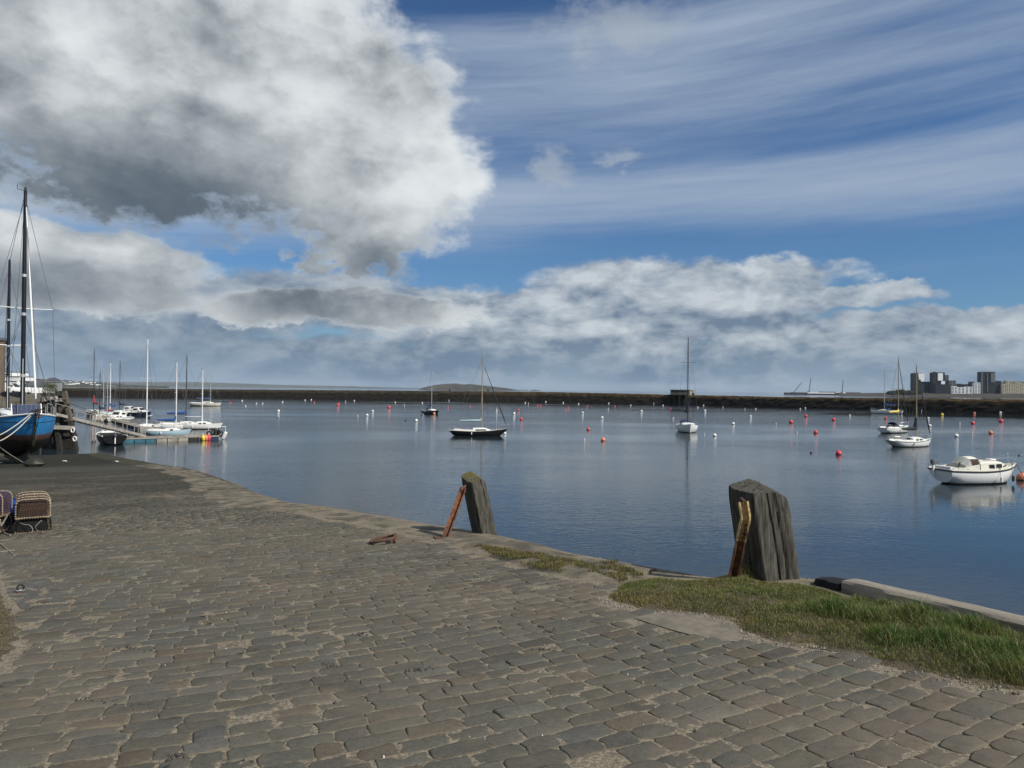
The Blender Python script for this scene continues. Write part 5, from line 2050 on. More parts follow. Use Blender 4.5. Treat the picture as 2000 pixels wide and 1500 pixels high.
sailboat('white sailing boat with charcoal sail cover, nearest of the three masted boats at the right', wpos(1779, 872), 71, 6.4, 2.3, (0.72, 0.62, 0.92), 9.5, HM['white'], mast='mast_wood', mast_x=0.13, cover='dark_cv', boom_z=1.25, boom=0.34, jib='mast_dark', cabin_h=0.46, windows=2, strake='rubber', cover_r=0.21, cover_rise=0.75, counter=0.7, ob=False)
sailboat('white cruising yacht with blue cover moored beyond the pontoon', wpos(401, 793), 80, 9.6, 3.0, (1.0, 0.85, 1.15), 11.3, HM['cream'], mast='alu', cover='blue_cv', mast_x=0.16, boom_z=1.5, boom=0.44, cabin_h=0.5, windows=3, cover_r=0.17, strake='teak')

# rafted round the pontoons, left
GP = 'boats rafted at the pontoons'
sailboat('grey hulled sloop with red sail cover, leftmost of the pontoon boats', wpos(184, 811), -48, 8.2, 2.6, (0.85, 0.75, 1.05), 13.6, HM['grey'], mast='mast_dark', cover='red_cv', boom_z=1.9, jib=None, cover_r=0.19, cover_rise=0.9, group=GP)
sailboat('cream sloop with navy sail cover, second from the left at the pontoons', wpos(203, 815), 168, 7.2, 2.4, (0.8, 0.7, 0.95), 9.6, HM['cream'], mast='alu', cover='navy', boom_z=1.6, cover_r=0.17, group=GP)
sailboat('white sloop with bright blue sail cover, third mast from the left', wpos(217, 817), 176, 7.4, 2.4, (0.8, 0.7, 0.95), 10.4, HM['cream'], mast='mast_white', cover='blue_cv', boom_z=1.7, cover_r=0.2, group=GP)
sailboat('white sloop with navy cover moored behind the small white cruiser', wpos(235, 812), 172, 8.0, 2.6, (0.85, 0.75, 1.05), 11.2, HM['white_blk'], mast='mast_dark', cover='navy', boom_z=1.7, cover_r=0.18, group=GP)
sailboat('grey hulled yacht with the tallest white mast at the pontoon', wpos(288, 846), 166, 8.0, 2.7, (0.9, 0.8, 1.1), 12.3, HM['grey'], mast='mast_white', cover=None, boom_z=1.6, group=GP, cabin_h=0.42)
sailboat('pale blue hulled day sailer lying along the near pontoon', wpos(329, 850), 77, 5.4, 2.0, (0.62, 0.55, 0.78), 9.2, HM['pale_blue'], mast='mast_white', mast_x=0.16, cover='blue_cv', boom_z=1.3, boom=0.42, rail=False, cabin_h=0.34, windows=1, group=GP, cover_r=0.16)
sailboat('white sloop with blue cover and slender dark mast behind the pale blue boat', wpos(357, 838), 60, 7.0, 2.4, (0.8, 0.7, 0.95), 10.6, HM['white'], mast='mast_dark', cover='blue_cv', boom_z=1.7, group=GP, hood=None, cover_r=0.18)
sailboat('white sloop with a bare white mast at the outer end of the pontoon', wpos(389, 838), 75, 6.4, 2.3, (0.75, 0.66, 0.9), 8.6, HM['white_blk'], mast='mast_white', cover=None, group=GP, cabin_h=0.42)


sailboat('cream sloop with bare dark mast lying between the red and the blue covered sloops', wpos(196, 821), 172, 6.2, 2.2, (0.75, 0.66, 0.9), 8.6, HM['cream'], mast='mast_dark', cover='navy', boom_z=1.4, group=GP, cabin_h=0.42, cover_r=0.2)
sailboat('small cream day boat with orange gear, just left of the small white cruiser', wpos(211, 823), 178, 5.2, 2.0, (0.65, 0.58, 0.8), 7.0, HM['cream'], mast='alu', cover='red_cv', boom_z=1.2, group=GP, cabin_h=0.38, cover_r=0.15, deck='deck_cream', cab='teak')


def cruiser(label, loc, heading, L, B, hull_m, group=None):
    """small cabin cruiser with a wheelhouse"""
    t = empty('cabin_cruiser', (loc[0], loc[1], 0), math.pi / 2 - rad(heading), label, 'motorboat', group)
    H = Hull(L, B, (0.7, 0.68, 0.95), 0.3, 0.85, 0.5, 0.05)
    H.build(t, hull_m, M['gel_white'], M['rubber'], 0.03)
    cabin(H, t, -0.02 * L, 0.34 * L, B * .74, 0.42, M['gel_white'], M['gel_white'], 2, 0.4, 0.16)
    wh = MB()
    z = H.dz(0)
    rings = []
    for x, h in ((-0.18 * L, 0.95), (-0.05 * L, 1.05), (0.06 * L, 1.0), (0.13 * L, 0.42)):
        hw = B * .34
        rings.append([Vector((x, hw, z)), Vector((x, hw * .9, z + h * .9)), Vector((x, hw * .7, z + h)), Vector((x, -hw * .7, z + h)), Vector((x, -hw * .9, z + h * .9)), Vector((x, -hw, z))])
    w = wh.loft(rings).build('wheelhouse', M['gel_white'], t, smooth=True)
    for sd in (1, -1):
        MB().box((-0.06 * L, sd * B * .328, z + .66), (0.15 * L, 0.03, 0.3)).build('window', M['window'], w)
    MB().beam((0.128 * L, 0, z + .50), (0.07 * L, 0, z + .94), B * .5, 0.03).build('windscreen', M['window'], w)
    MB().box((-0.185 * L, 0, z + .5), (0.03, B * .4, .7)).build('door', M['window'], w)
    rails(H, t, -L * .05, L * .30, 0.5, 4, True, False, True)
    outboard(t, (-L / 2 - .12, 0, H.dz(-L / 2) - 0.2))
    return t


cruiser('small white cruiser seen bow on with dark windscreen between the sloops', wpos(231, 823), 190, 5.6, 2.35, HM['white'], GP)
cruiser('white cruiser with dark blue hull at the right end of the back raft', wpos(272, 812), 105, 6.0, 2.3, HM['navy'], GP)
cruiser('white cruiser half hidden behind the raft of sloops', wpos(254, 809), 95, 5.6, 2.2, HM['white'], GP)

# black workboat under the gangway
loc = wpos(214, 866)
t = empty('work_boat', (loc[0], loc[1], 0), math.pi / 2 - rad(-38), 'black hulled open workboat with white gunwale lying under the gangway', 'boat')
H = Hull(6.4, 2.5, (1.0, 0.95, 1.25), 0.35, 0.9, 0.5, 0.1)
H.build(t, HM['black'], M['rubber'], M['white_buoy'], 0.06)
for x in (-1.6, 0.0, 1.5):
    MB().box((x, 0, H.dz(x) - .02), (0.28, H.half(x) * 1.8, 0.06)).build('thwart', M['gel_white'], t)
MB().box((1.9, 0, H.dz(1.9) + .06), (1.3, 1.3, 0.12), taper=.8).build('foredeck', M['gel_white'], t)
outboard(t, (-3.3, 0, 0.6))
loc = wpos(250, 845)
t = empty('inflatable_boat', (loc[0], loc[1], 0), rad(20), 'dark navy inflatable dinghy lying between the workboat and the pontoon', 'dinghy')
MB().tube([(-1.5, 0.6, .25), (0.6, .62, .25), (1.3, .38, .32), (1.55, 0, .36), (1.3, -.38, .32), (0.6, -.62, .25), (-1.5, -.6, .25)], [0.16, .2, .2, .2, .2, .2, .16], 9).build('tube', M['navy'], t, smooth=True)
MB().box((-0.2, 0, 0.16), (2.4, 0.9, 0.05)).build('floor', M['rubber'], t)
MB().box((-1.38, 0, 0.32), (0.06, 0.9, 0.36)).build('transom', M['teak'], t)


# ------------------------------------------------------------------ the white motor boat, near right
def motor_boat():
    c = at(1916, 944, 0)
    t = empty('motor_sailer', (c.x, c.y + 0.3, 0), math.pi / 2 - rad(77), 'white motor boat with black rubbing band, dark windows and outboard, nearest boat at the right', 'motorboat')
    L, B = 6.45, 2.35
    H = Hull(L, B, (0.98, 0.90, 1.22), 0.36, 0.86, 0.85, 0.28, 2.5, 0.45, 22, 10)
    m = hull_mat('white_motorboat_hull', (0.85, 0.85, 0.82), (0.012, 0.012, 0.012), (0.02, 0.02, 0.02), 0.06, 0.10, stain=(0.16, 0.13, 0.08), stain_amt=0.4)
    H.build(t, m, M['deck_cream'], M['rubber'], 0.055)
    MB().tube([H.pt(0, 1, 1) + Vector((-.01, 0, -.01)), H.pt(0, 1, -1) + Vector((-.01, 0, -.01))], 0.05, 6).build('stern_band', M['rubber'], t)
    # bulwark above the band
    for sd in (1, -1):
        rings = []
        for i in range(23):
            p = H.pt(i / 22, 1, sd)
            k = sd * 0.035
            hgt = 0.13 + 0.03 * (i / 22)
            rings.append([p + Vector((0, 0, 0.0)), p + Vector((0, -k * .6, hgt)), p + Vector((0, -k * 2.0, hgt)), p + Vector((0, -k * 2.2, 0.0))])
        MB().loft(rings).build('bulwark', M['deck_cream'], t, smooth=True)
    # long coachroof
    x0, x1 = -0.10 * L, 0.30 * L
    rings = []
    for x, h, k in ((x0, 0.62, 1), (x0 + .2, 0.66, 1), (0.5, 0.62, 1), (1.1, 0.56, .95), (1.35, 0.50, .9), (1.75, 0.26, .8), (1.98, 0.08, .7)):
        hw = min(0.86, H.half(x) * .80) * k
        z = H.dz(x) - .01
        rings.append([Vector((x, hw, z)), Vector((x, hw * .94, z + h * .84)), Vector((x, hw * .84, z + h * .97)), Vector((x, hw * .4, z + h * 1.06)), Vector((x, -hw * .4, z + h * 1.06)), Vector((x, -hw * .84, z + h * .97)), Vector((x, -hw * .94, z + h * .84)), Vector((x, -hw, z))])
    cb = MB().loft(rings).build('coachroof', M['deck_cream'], t, smooth=True)
    for sd in (1, -1):
        for x, w in ((0.28, 0.44), (0.90, 0.44)):
            hw = min(0.86, H.half(x) * .80)
            z = H.dz(x) + 0.30
            pts = [Vector((a * w / 2, 0, b * .125)) for a, b in ((-1, -.7), (-.85, -1), (.9, -1), (1, -.8), (.8, .8), (.65, 1), (-.85, 1), (-1, .7))]
            yaw = math.atan2((min(.86, H.half(x + .2) * .8) - min(.86, H.half(x - .2) * .8)) * sd, .4)
            R = Matrix.Rotation(yaw, 3, 'Z')
            cc = Vector((x, sd * hw * .975, z))
            big = [p * 1.12 for p in pts]
            MB().loft([[cc + R @ (p + Vector((0, -.03 * sd, 0))) for p in big], [cc + R @ (p + Vector((0, .012 * sd, 0))) for p in big]]).build('window_frame', M['steel'], cb)
            MB().loft([[cc + R @ (p + Vector((0, -.03 * sd, 0))) for p in pts], [cc + R @ (p + Vector((0, .020 * sd, 0))) for p in pts]]).build('window', M['window'], cb)
        for x in (1.45, 1.72):
            MB().lathe([(0.0, -.02), (.055, -.02), (.055, .02), (0, .02)], n=10).build('porthole', M['window'], cb).matrix_local = Matrix.Translation((x, sd * min(.86, H.half(x) * .8) * (.90 if x < 1.6 else .80), H.dz(x) + .20)) @ Matrix.Rotation(rad(90), 4, 'X')
        MB().tube([Vector((-.3, sd * .62, H.dz(0) + .72)), Vector((.2, sd * .62, H.dz(0) + .73)), Vector((.9, sd * .58, H.dz(.9) + .66))], 0.018, 6).build('grab_rail', M['teak'], cb)
    MB().box((1.05, 0, H.dz(1.05) + .66), (0.5, 0.5, 0.10), taper=.85).build('fore_hatch', M['gel_white'], cb)
    # folded cockpit canopy with dark opening
    hx = x0
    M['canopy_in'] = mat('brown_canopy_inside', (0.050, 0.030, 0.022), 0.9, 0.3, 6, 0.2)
    M['canopy'] = mat('cream_canopy', (0.60, 0.58, 0.50), 0.8, 0.1, 5, 0.3)
    M['clear'] = mat('milky_window_sheet', (0.40, 0.40, 0.37), 0.25, 0.15, 5, 0)
    zb = H.dz(hx)
    rings = []
    for x, h in ((hx - 1.15, 0.50), (hx - .72, 0.95), (hx - .05, 0.97), (hx + .45, 0.66)):
        rings.append([Vector((x, .80 * math.cos(a), zb + h * max(0, math.sin(a)) ** .42)) for a in [math.pi * j / 16 for j in range(17)]])
    MB().loft([[r[i] for i in range(4, 13)] for r in rings], closed=False, cap0=False, cap1=False).build('canopy', M['canopy'], t, smooth=True)
    for sd, a0 in ((1, 0), (-1, 12)):
        idx = range(0, 5) if sd > 0 else range(12, 17)
        MB().loft([[r[i] for i in idx] for r in rings[:2]], closed=False, cap0=False, cap1=False).build('side_window', M['clear'], t, smooth=True)
        MB().loft([[r[i] for i in idx] for r in rings[1:3]], closed=False, cap0=False, cap1=False).build('canopy_side', M['canopy_in'], t, smooth=True)
        MB().loft([[r[i] for i in idx] for r in rings[2:]], closed=False, cap0=False, cap1=False).build('side_window', M['clear'], t, smooth=True)
    MB().add([rings[0][i] for i in range(17)], [tuple(range(17))]).build('canopy_back', M['clear'], t)
    # cockpit sides, bench and wheel
    for sd in (1, -1):
        MB().loft([[Vector((x, sd * (H.half(x) * .78 + a), H.dz(x) + b)) for a, b in ((-0.05, -0.05), (0.05, -0.05), (0.03, hh), (-0.03, hh))] for x, hh in ((-L / 2 + .35, .22), (-2.0, .26), (-1.4, .40), (hx - .2, .48))]).build('coaming', M['deck_cream'], t)
    MB().box((-2.1, 0, H.dz(-2) + .04), (1.7, 1.4, 0.04)).build('cockpit_sole', M['teak'], t)
    MB().box((-L / 2 + .32, 0, H.dz(-3) + .14), (.34, 1.5, .22)).build('stern_bench', M['gel_white'], t)
    MB().tube([(-2.35, -.62, H.dz(-2.3) + .2), (-2.2, -.66, H.dz(-2.3) + .62)], .035, 6).build('winch_handle', M['rubber'], t)
    outboard(t, (-L / 2 - .06, 0.45, H.dz(-L / 2) - .02), 1.12)
    # fittings and wires
    for x in (-2.6, -2.3, -1.9, 0.2, 1.9):
        a = H.deck(x, -1, .12)
        MB().box(a + Vector((0, 0, .17)), (.14, .04, .05)).build('cleat', M['steel'], t)
    rails(H, t, -L * .05, L * .2, .55, 3, True, False, False)
    for x in (0.62, 2.05):
        a = H.deck(x, -1, -0.03)
        MB().tube([a + Vector((0, .05, .5)), a, Vector((a.x, a.y - .03, .15))], 0.014, 5).build('fender_line', M['rope_grey'], t)
        MB().lathe([(0.0, -.22), (.08, -.17), (.09, 0), (.08, .17), (0, .22)], c=(a.x, a.y - .09, .36), n=9).build('fender', M['white_buoy'] if x < 1 else M['slime'], t, smooth=True)
    MB().tube([(L / 2 - .3, 0, H.dz(L / 2) + .05), (L / 2 + .12, 0, H.dz(L / 2) - .02), (L / 2 + .9, 0, 0.05)], 0.02, 5).build('mooring_chain', M['slime'], t)
    for k in range(3):
        MB().box((-L / 2 + .13 + .09, -.42 + k * .14, .60), (.012, .09, .10)).build('registration_mark', M['blue_cv'], t)
    return t


motor_boat()


# ------------------------------------------------------------------ blue ketch dried out on the slipway
def blue_ketch():
    base = ground(46, 907)
    az = math.degrees(math.atan2(base.x, base.y))
    head = az + 180 - 10                       # bow to the camera, a little to the right
    t = empty('blue_ketch', (base.x * 1.085 - .45, base.y * 1.085, G(base.x * 1.085, base.y * 1.085) + 0.05), math.pi / 2 - rad(head), 'blue hulled two masted ketch dried out on the slipway at the left edge', 'sailboat')
    L, B = 10.5, 3.8
    up = 1.62                                   # the waterline stands this far above the slip
    H = Hull(L, B, (1.30, 1.10, 1.55), 1.30, 0.55, 0.55, 0.6, 2.6, 0.45, 24, 12, 0.95)
    m = bpy.data.materials.new('blue_hull_rust_bottom')
    m.use_nodes = True
    nt = m.node_tree
    E.nt = nt
    b = nt.nodes['Principled BSDF']
    tc = nt.nodes.new('ShaderNodeTexCoord')
    sep = nt.nodes.new('ShaderNodeSeparateXYZ')
    nt.links.new(tc.outputs['Object'], sep.inputs[0])
    x, y, z = (E(sep.outputs[i]) for i in range(3))
    n1 = nz(tc.outputs['Object'], 2.2, 5, 0.6)
    run = nz(vec(x * 4, y * 4, z * .45), 2.4, 5, 0.65)
    col = mixc(n1.smooth(.35, .65), (0.024, 0.19, 0.43), (0.035, 0.25, 0.52))
    col = mixc((run.smooth(.54, .76)) * 0.6, col, (0.028, 0.045, 0.06))
    zz = z + (n1 - .5) * .30
    col = mixc(zz.smooth(.40, .22), col, mixc(run.smooth(.4, .65), (0.095, 0.045, 0.030), (0.15, 0.075, 0.048)))
    col = mixc(zz.smooth(.08, -.12), col, (0.016, 0.013, 0.011))
    col = mixc(((z - 1.02).abs()).smooth(.030, .020), col, (0.012, 0.02, 0.05))
    nt.links.new(col, b.inputs['Base Color'])
    b.inputs['Roughness'].default_value = 0.5
    hroot = bpy.data.objects.new('hull_root', None)
    off = Vector((0, 0, up))

    class P:                                   # builds children lifted onto the keel
        pass

    def lift(o):
        o.location = off
        return o
    rings = []
    for i in range(H.nst + 1):
        tt = i / H.nst
        rings.append([H.pt(tt, 1 - j / H.npt, 1) for j in range(H.npt)] + [H.pt(tt, 0)] + [H.pt(tt, (j + 1) / H.npt, -1) for j in range(H.npt)])
    lift(MB().loft(rings, closed=False, cap0=True, cap1=False).build('hull', m, t, smooth=True))
    rows = []
    for i in range(H.nst + 1):
        a = H.pt(i / H.nst, 1, 1)
        rows.append([Vector((a.x, a.y * k, a.z - .03 + .06 * (1 - k * k))) for k in (1, .5, 0, -.5, -1)])
    lift(MB().loft(rows, closed=False, cap0=False, cap1=False).build('deck', M['deck_cream'], t, smooth=True))
    for sd in (1, -1):
        lift(MB().tube([H.pt(i / 24, 1, sd) + Vector((0, 0, .03)) for i in range(25)], .055, 6).build('gunwale', M['gel_white'], t))
    # long keel down to the slip
    kr = []
    for x_, zt, w in ((-4.2, -.35, .05), (-3.4, -.6, .13), (-1, -.85, .17), (2.0, -.8, .15), (3.2, -.45, .08), (3.7, -.15, .05)):
        kr.append([Vector((x_, w, zt)), Vector((x_ * .93, w * .8, -up + .02)), Vector((x_ * .93, -w * .8, -up + .02)), Vector((x_, -w, zt))])
    lift(MB().loft(kr).build('keel', M['slime'], t))
    lift(MB().beam(H.pt(1, 1, 1) * Vector((1, 0, 1)).x if False else Vector((L / 2 + .02, 0, H.sheer(1) + .05)), H.pt(1, .02, 1) + Vector((.03, 0, 0)), .10, .10, up=(1, 0, 0)).build('stem_post', M['slime'], t))
    # bowsprit
    lift(MB().tube([(L / 2 - 1.0, 0, H.sheer(1) + .12), (L / 2 + 1.25, 0, H.sheer(1) + .30)], [.09, .06], 8).build('bowsprit', M['mast_dark'], t))
    lift(MB().tube([(L / 2 + 1.2, 0, H.sheer(1) + .28), (L / 2 - .3, 0, 0.1)], .018, 5).build('bobstay', M['slime'], t))
    # cabin and wheel shelter
    cabin_o = cabin(H, t, -2.8, 1.9, 1.9, .55, M['gel_white'], M['gel_white'], 3, .5, .2)
    lift(cabin_o)
    # solar panel on a frame over the foredeck
    pz = H.dz(2.6) + .10
    fr = MB()
    W, Hh = 1.45, .72
    R = Matrix.Rotation(rad(-58), 3, 'Y')

    def pp(a, b_, dd=0.0):
        return Vector((2.9, 0, pz)) + R @ Vector((dd, 0, 0)) + Vector((0, a, 0)) + Matrix.Rotation(rad(-18), 3, 'Y') @ Vector((0, 0, b_))
    pn = MB()
    pn.add([pp(-W / 2, 0), pp(W / 2, 0), pp(W / 2, Hh), pp(-W / 2, Hh)] + [pp(-W / 2, 0) + Vector((-.04, 0, 0)), pp(W / 2, 0) + Vector((-.04, 0, 0)), pp(W / 2, Hh) + Vector((-.04, 0, 0)), pp(-W / 2, Hh) + Vector((-.04, 0, 0))], [(0, 1, 2, 3), (7, 6, 5, 4), (0, 4, 5, 1), (1, 5, 6, 2), (2, 6, 7, 3), (3, 7, 4, 0)])
    M['solar'] = mat('solar_cell', (0.012, 0.026, 0.075), 0.55, 0.2, 9, 0, spec=0.2)
    sp = lift(pn.build('solar_panel', M['t_white'], t))
    for i in range(6):
        for j in range(3):
            a0, a1 = -W / 2 + W * (i + .015) / 6, -W / 2 + W * (i + .985) / 6
            b0, b1 = Hh * (j + .02) / 3, Hh * (j + .98) / 3
            k = Vector((.014, 0, 0.003))
            q = [pp(a0, b0), pp(a1, b0), pp(a1, b1), pp(a0, b1)]
            MB().add([v - Vector((.02, 0, 0)) for v in q] + [v + k for v in q], [(4, 5, 6, 7), (0, 1, 5, 4), (1, 2, 6, 5), (2, 3, 7, 6), (3, 0, 4, 7)]).build('cell', M['solar'], sp)
    for a in (-W / 2 - .03, W / 2 + .03):
        MB().tube([pp(a, -.12), pp(a, Hh + .04)], .026, 6).build('frame_tube', M['gel_white'], sp)
    # masts
    zmain = 16.9 - up
    masts = ((1.55, zmain, .13, 'mainmast', 'main'), (-3.2, 13.0 - up, .10, 'mizzen_mast', 'mizzen'))
    for xm, zt, r, nm, kk in masts:
        foot = Vector((xm, 0, H.dz(xm)))
        top = Vector((xm - .12, 0, zt))
        mo = lift(MB().tube([foot, foot.lerp(top, .6), top], [r, r * .95, r * .72], 10).build(nm, M['mast_black'], t, smooth=True))
        for f in (.18, .45, .62):
            MB().tube([foot.lerp(top, f), foot.lerp(top, f + .012)], r * 1.12, 10).build('mast_band', M['alu'], mo)
        MB().tube([foot + Vector((r * 1.05, -.03, .5)), foot.lerp(top, .26) + Vector((r, -.03, 0))], .028, 6).build('sail_track', M['alu'], mo)
        MB().tube([top, top + Vector((0, 0, .22))], .07, 6).build('masthead_light', M['mast_dark'], mo)
        if kk == 'main':
            MB().tube([top + Vector((0, 0, .02)), top + Vector((.0, -.42, .05)), top + Vector((.0, -.42, .32))], .022, 5).build('wind_vane', M['mast_dark'], mo)
        f = .48 if kk == 'main' else .46
        c = foot.lerp(top, f)
        w = 1.55 if kk == 'main' else 1.0
        for sd in (1, -1):
            MB().tube([c, c + Vector((-.05, sd * w, .06))], .032, 6).build('spreader', M['alu'], mo)
            ch = H.deck(xm - .2, sd, .0)
            MB().tube([foot.lerp(top, .97), c + Vector((-.05, sd * w, .06)), ch], .013, 4).build('shroud', M['wire'], mo)
            for dx in (-.7, .6):
                MB().tube([c, H.deck(xm + dx, sd, .0)], .013, 4).build('shroud', M['wire'], mo)
        bz = foot.z + 1.25
        bl = 4.0 if kk == 'main' else 2.3
        MB().tube([Vector((xm - .15, 0, bz)), Vector((xm - bl, 0, bz + .1))], .07, 7).build('boom', M['mast_black'], mo)
        MB().tube([Vector((xm - .25, 0, bz + .2)), Vector((xm - bl * .5, 0, bz + .24)), Vector((xm - bl * .95, 0, bz + .2))], [.17, .15, .09], 8).build('sail_cover', M['dark_cv'], mo, smooth=True)
        MB().tube([Vector((xm - bl, 0, bz + .1)), top], .012, 4).build('topping_lift', M['wire'], mo)
    mt = Vector((1.43, 0, zmain))
    zt_ = Vector((-3.32, 0, 13.0 - up))
    bw = Vector((L / 2 + .2, 0, H.sheer(1) + .2))
    lift(MB().tube([mt, bw], .014, 4).build('forestay', M['wire'], t))
    lift(MB().tube([bw.lerp(mt, .05), bw.lerp(mt, .1), bw.lerp(mt, .55), bw.lerp(mt, .92)], [.03, .055, .05, .025], 8).build('furled_jib', M['sail'], t, smooth=True))
    lift(MB().tube([mt, zt_], .013, 4).build('triatic_stay', M['wire'], t))
    lift(MB().tube([mt + Vector((0, 0, -.5)), Vector((L / 2 + 1.2, 0, H.sheer(1) + .3))], .013, 4).build('outer_forestay', M['wire'], t))
    lift(MB().tube([zt_, Vector((-L / 2, 0, H.dz(-L / 2)))], .013, 4).build('backstay', M['wire'], t))
    # rails, anchor and bits at the bow
    for sd in (1, -1):
        tops = []
        for k in range(7):
            x_ = lerp(-4.2, 4.2, k / 6)
            a = H.deck(x_, sd, .06)
            lift(MB().tube([a, a + Vector((0, 0, .65))], .016, 5).build('stanchion', M['steel'], t))
            tops.append(a + Vector((0, 0, .65)))
        lift(MB().tube(tops, .008, 4).build('guard_wire', M['wire'], t))
    a = Vector((L / 2 - .1, .12, H.sheer(1) + .05))
    lift(MB().tube([a + Vector((-.5, 0, .1)), a + Vector((.25, 0, .05)), a + Vector((.35, 0, -.25))], .05, 6).build('anchor', M['rust_dark'], t))
    lift(MB().tube([a + Vector((.35, -.25, -.12)), a + Vector((.40, 0, -.30)), a + Vector((.35, .25, -.12))], .035, 6).build('anchor_fluke', M['rust_dark'], t))
    bpy.data.objects.remove(hroot)
    return t, H, off


KT, KH, KOFF = blue_ketch()
bpy.context.view_layer.update()


def kworld(p):
    return KT.matrix_world @ (Vector(p) + KOFF)


bowp = kworld((KH.L / 2, 0, KH.sheer(1)))
for (u, v, lab, uu) in ((-60, 868, 'upper pale mooring rope running down left from the blue bow', 0.0), (-60, 880, 'lower pale mooring rope running down left from the blue bow', 0.12)):
    e = far(u, v, 33.5)
    e.z = max(e.z, G(e.x, e.y) + 0.1)
    s = bowp + Vector((-0.25, -0.05, -uu))
    md = s.lerp(e, .5) - Vector((0, 0, .30 + uu))
    rope_on('mooring_rope', lab, [s, s.lerp(e, .25) - Vector((0, 0, .2 + uu)), md, s.lerp(e, .75) - Vector((0, 0, .2)), e], 0.028, M['rope'])
g0 = ground(46, 909)
rope_on('mooring_rope', 'grey rope from the keel of the blue boat out to the left', [g0 + Vector((0, 0, .15)), far(20, 888, g0.y - 1.0), far(-20, 860, g0.y - 2.2)], 0.025, M['rope_grey'])
rk = ground(66, 911)
rings = []
for i in range(9):
    f = i / 8
    r = math.sin(math.pi * max(.04, min(.96, f)))
    rings.append([(0.75 * (f - .5) * 1.6, .42 * r * math.cos(a) * (1 + .2 * mnoise.noise((f * 3, a, 1))), .16 + .30 * r * math.sin(a) * (1 + .3 * mnoise.noise((f * 4, a, 5)))) for a in [2 * math.pi * j / 12 for j in range(12)]])
o = MB().loft(rings).build('weedy_boulder', M['slime'], smooth=True)
o.location = rk
tag(o, 'black weed covered lump lying beside the keel of the blue boat', 'boulder')

# ================================================================== LEFT BANK, JETTY, PONTOON
bk = [(-47.8, 72), (-66, 100), (-102, 152), (-170, 250), (-240, 340), (-340, 340), (-340, 40), (-72, 52), (-56, 60)]
mb = MB()
n = len(bk)
mb.add([(x, y, 4.55) for x, y in bk] + [(x, y, -1) for x, y in bk], [tuple(range(n))] + [(i, (i + 1) % n, n + (i + 1) % n, n + i) for i in range(n)])
M['bank'] = mat('bank_masonry', (0.11, 0.095, 0.07), 0.9, 0.35, 0.6, 0.5, world=True, c2=(0.05, 0.05, 0.03), mask=(0.45, 0.65), m_scale=0.4)
o = mb.build('west_bank', M['bank'])
o['kind'] = 'structure'


def brick_mat():
    m = bpy.data.materials.new('brown_brick')
    m.use_nodes = True
    nt = m.node_tree
    E.nt = nt
    b = nt.nodes['Principled BSDF']
    tc = nt.nodes.new('ShaderNodeTexCoord')
    mp = nt.nodes.new('ShaderNodeMapping')
    mp.inputs['Rotation'].default_value = (rad(90), 0, 0)
    nt.links.new(tc.outputs['Object'], mp.inputs[0])
    br = nt.nodes.new('ShaderNodeTexBrick')
    br.inputs['Scale'].default_value = 2.2
    br.inputs['Color1'].default_value = (0.13, 0.085, 0.05, 1)
    br.inputs['Color2'].default_value = (0.21, 0.145, 0.085, 1)
    br.inputs['Mortar'].default_value = (0.06, 0.05, 0.04, 1)
    nt.links.new(mp.outputs[0], br.inputs[0])
    nt.links.new(br.outputs[0], b.inputs['Base Color'])
    b.inputs['Roughness'].default_value = .9
    return m


p = far(7, 770, 74)
t = empty('brick_building', (p.x - 11.0, 80.9, 4.55), rad(35), 'brown brick building corner with dark parapet at the left edge', 'building')
hh = far(7, 658, 74).z - 4.55
MB().box((0, 0, hh / 2), (10, 9, hh)).build('walls', brick_mat(), t)
MB().box((0, 0, hh + .14), (10.3, 9.3, .28)).build('parapet', M['slate'], t)
for x in (-3, 0, 2.6):
    w = MB().box((x, -4.52, hh * .6), (1.1, .12, 1.6)).build('window', M['window'], t)
    MB().box((x, -4.6, hh * .6 - .88), (1.4, .24, .14)).build('sill', M['concrete'], w)

# white harbour buildings behind
for (u0, u1, v0, v1, Y, m, lab, wins) in ((-40, 36, 736, 778, 232, 'white_wall', 'white flat roofed harbour building behind the masts of the blue boat', 4), (5, 24, 727, 737, 238, 'white_wall', 'small white rooftop house above the flat roofed building', 1),
                                           (6, 40, 757, 780, 150, 'white_wall', 'low white shed in front of the white harbour building', 2), (42, 84, 746, 782, 190, 'grey_wall', 'long grey shed right of the blue boat mainmast', 0), (84, 92, 744, 760, 240, 'white_wall', 'small white house beside the bush on the bank', 1), (40, 56, 755, 776, 140, 'white_wall', 'small white gabled hut beside the blue boat mainmast', 1)):
    a, b = far(u0, v1, Y), far(u1, v0, Y)
    w, h = b.x - a.x, b.z - 4.5
    z0 = 4.5
    if v1 < 740:
        z0 = a.z
        h = b.z - z0
    t = empty('harbour_building', ((a.x + b.x) / 2, Y, z0), 0, lab, 'building', 'harbour buildings on the west bank')
    MB().box((0, 4, h / 2), (w, 8, h)).build('walls', M[m], t)
    if 'gabled' in lab or 'house beside' in lab:
        MB().add([(-w / 2 - .2, -.2, h), (w / 2 + .2, -.2, h), (w / 2 + .2, 8.2, h), (-w / 2 - .2, 8.2, h), (-w / 2 - .2, 4, h + 1.2), (w / 2 + .2, 4, h + 1.2)], [(0, 1, 5, 4), (2, 3, 4, 5), (0, 4, 3), (1, 2, 5)]).build('roof', M['slate'], t)
    else:
        MB().box((0, 4, h + .12), (w + .3, 8.3, .24)).build('roof', M['grey_wall'], t)
    for k in range(wins):
        x = -w / 2 + w * (k + .5) / wins
        MB().box((x, -.04, h * .56), (w / wins * .62, .16, h * .2)).build('window', M['window'], t)

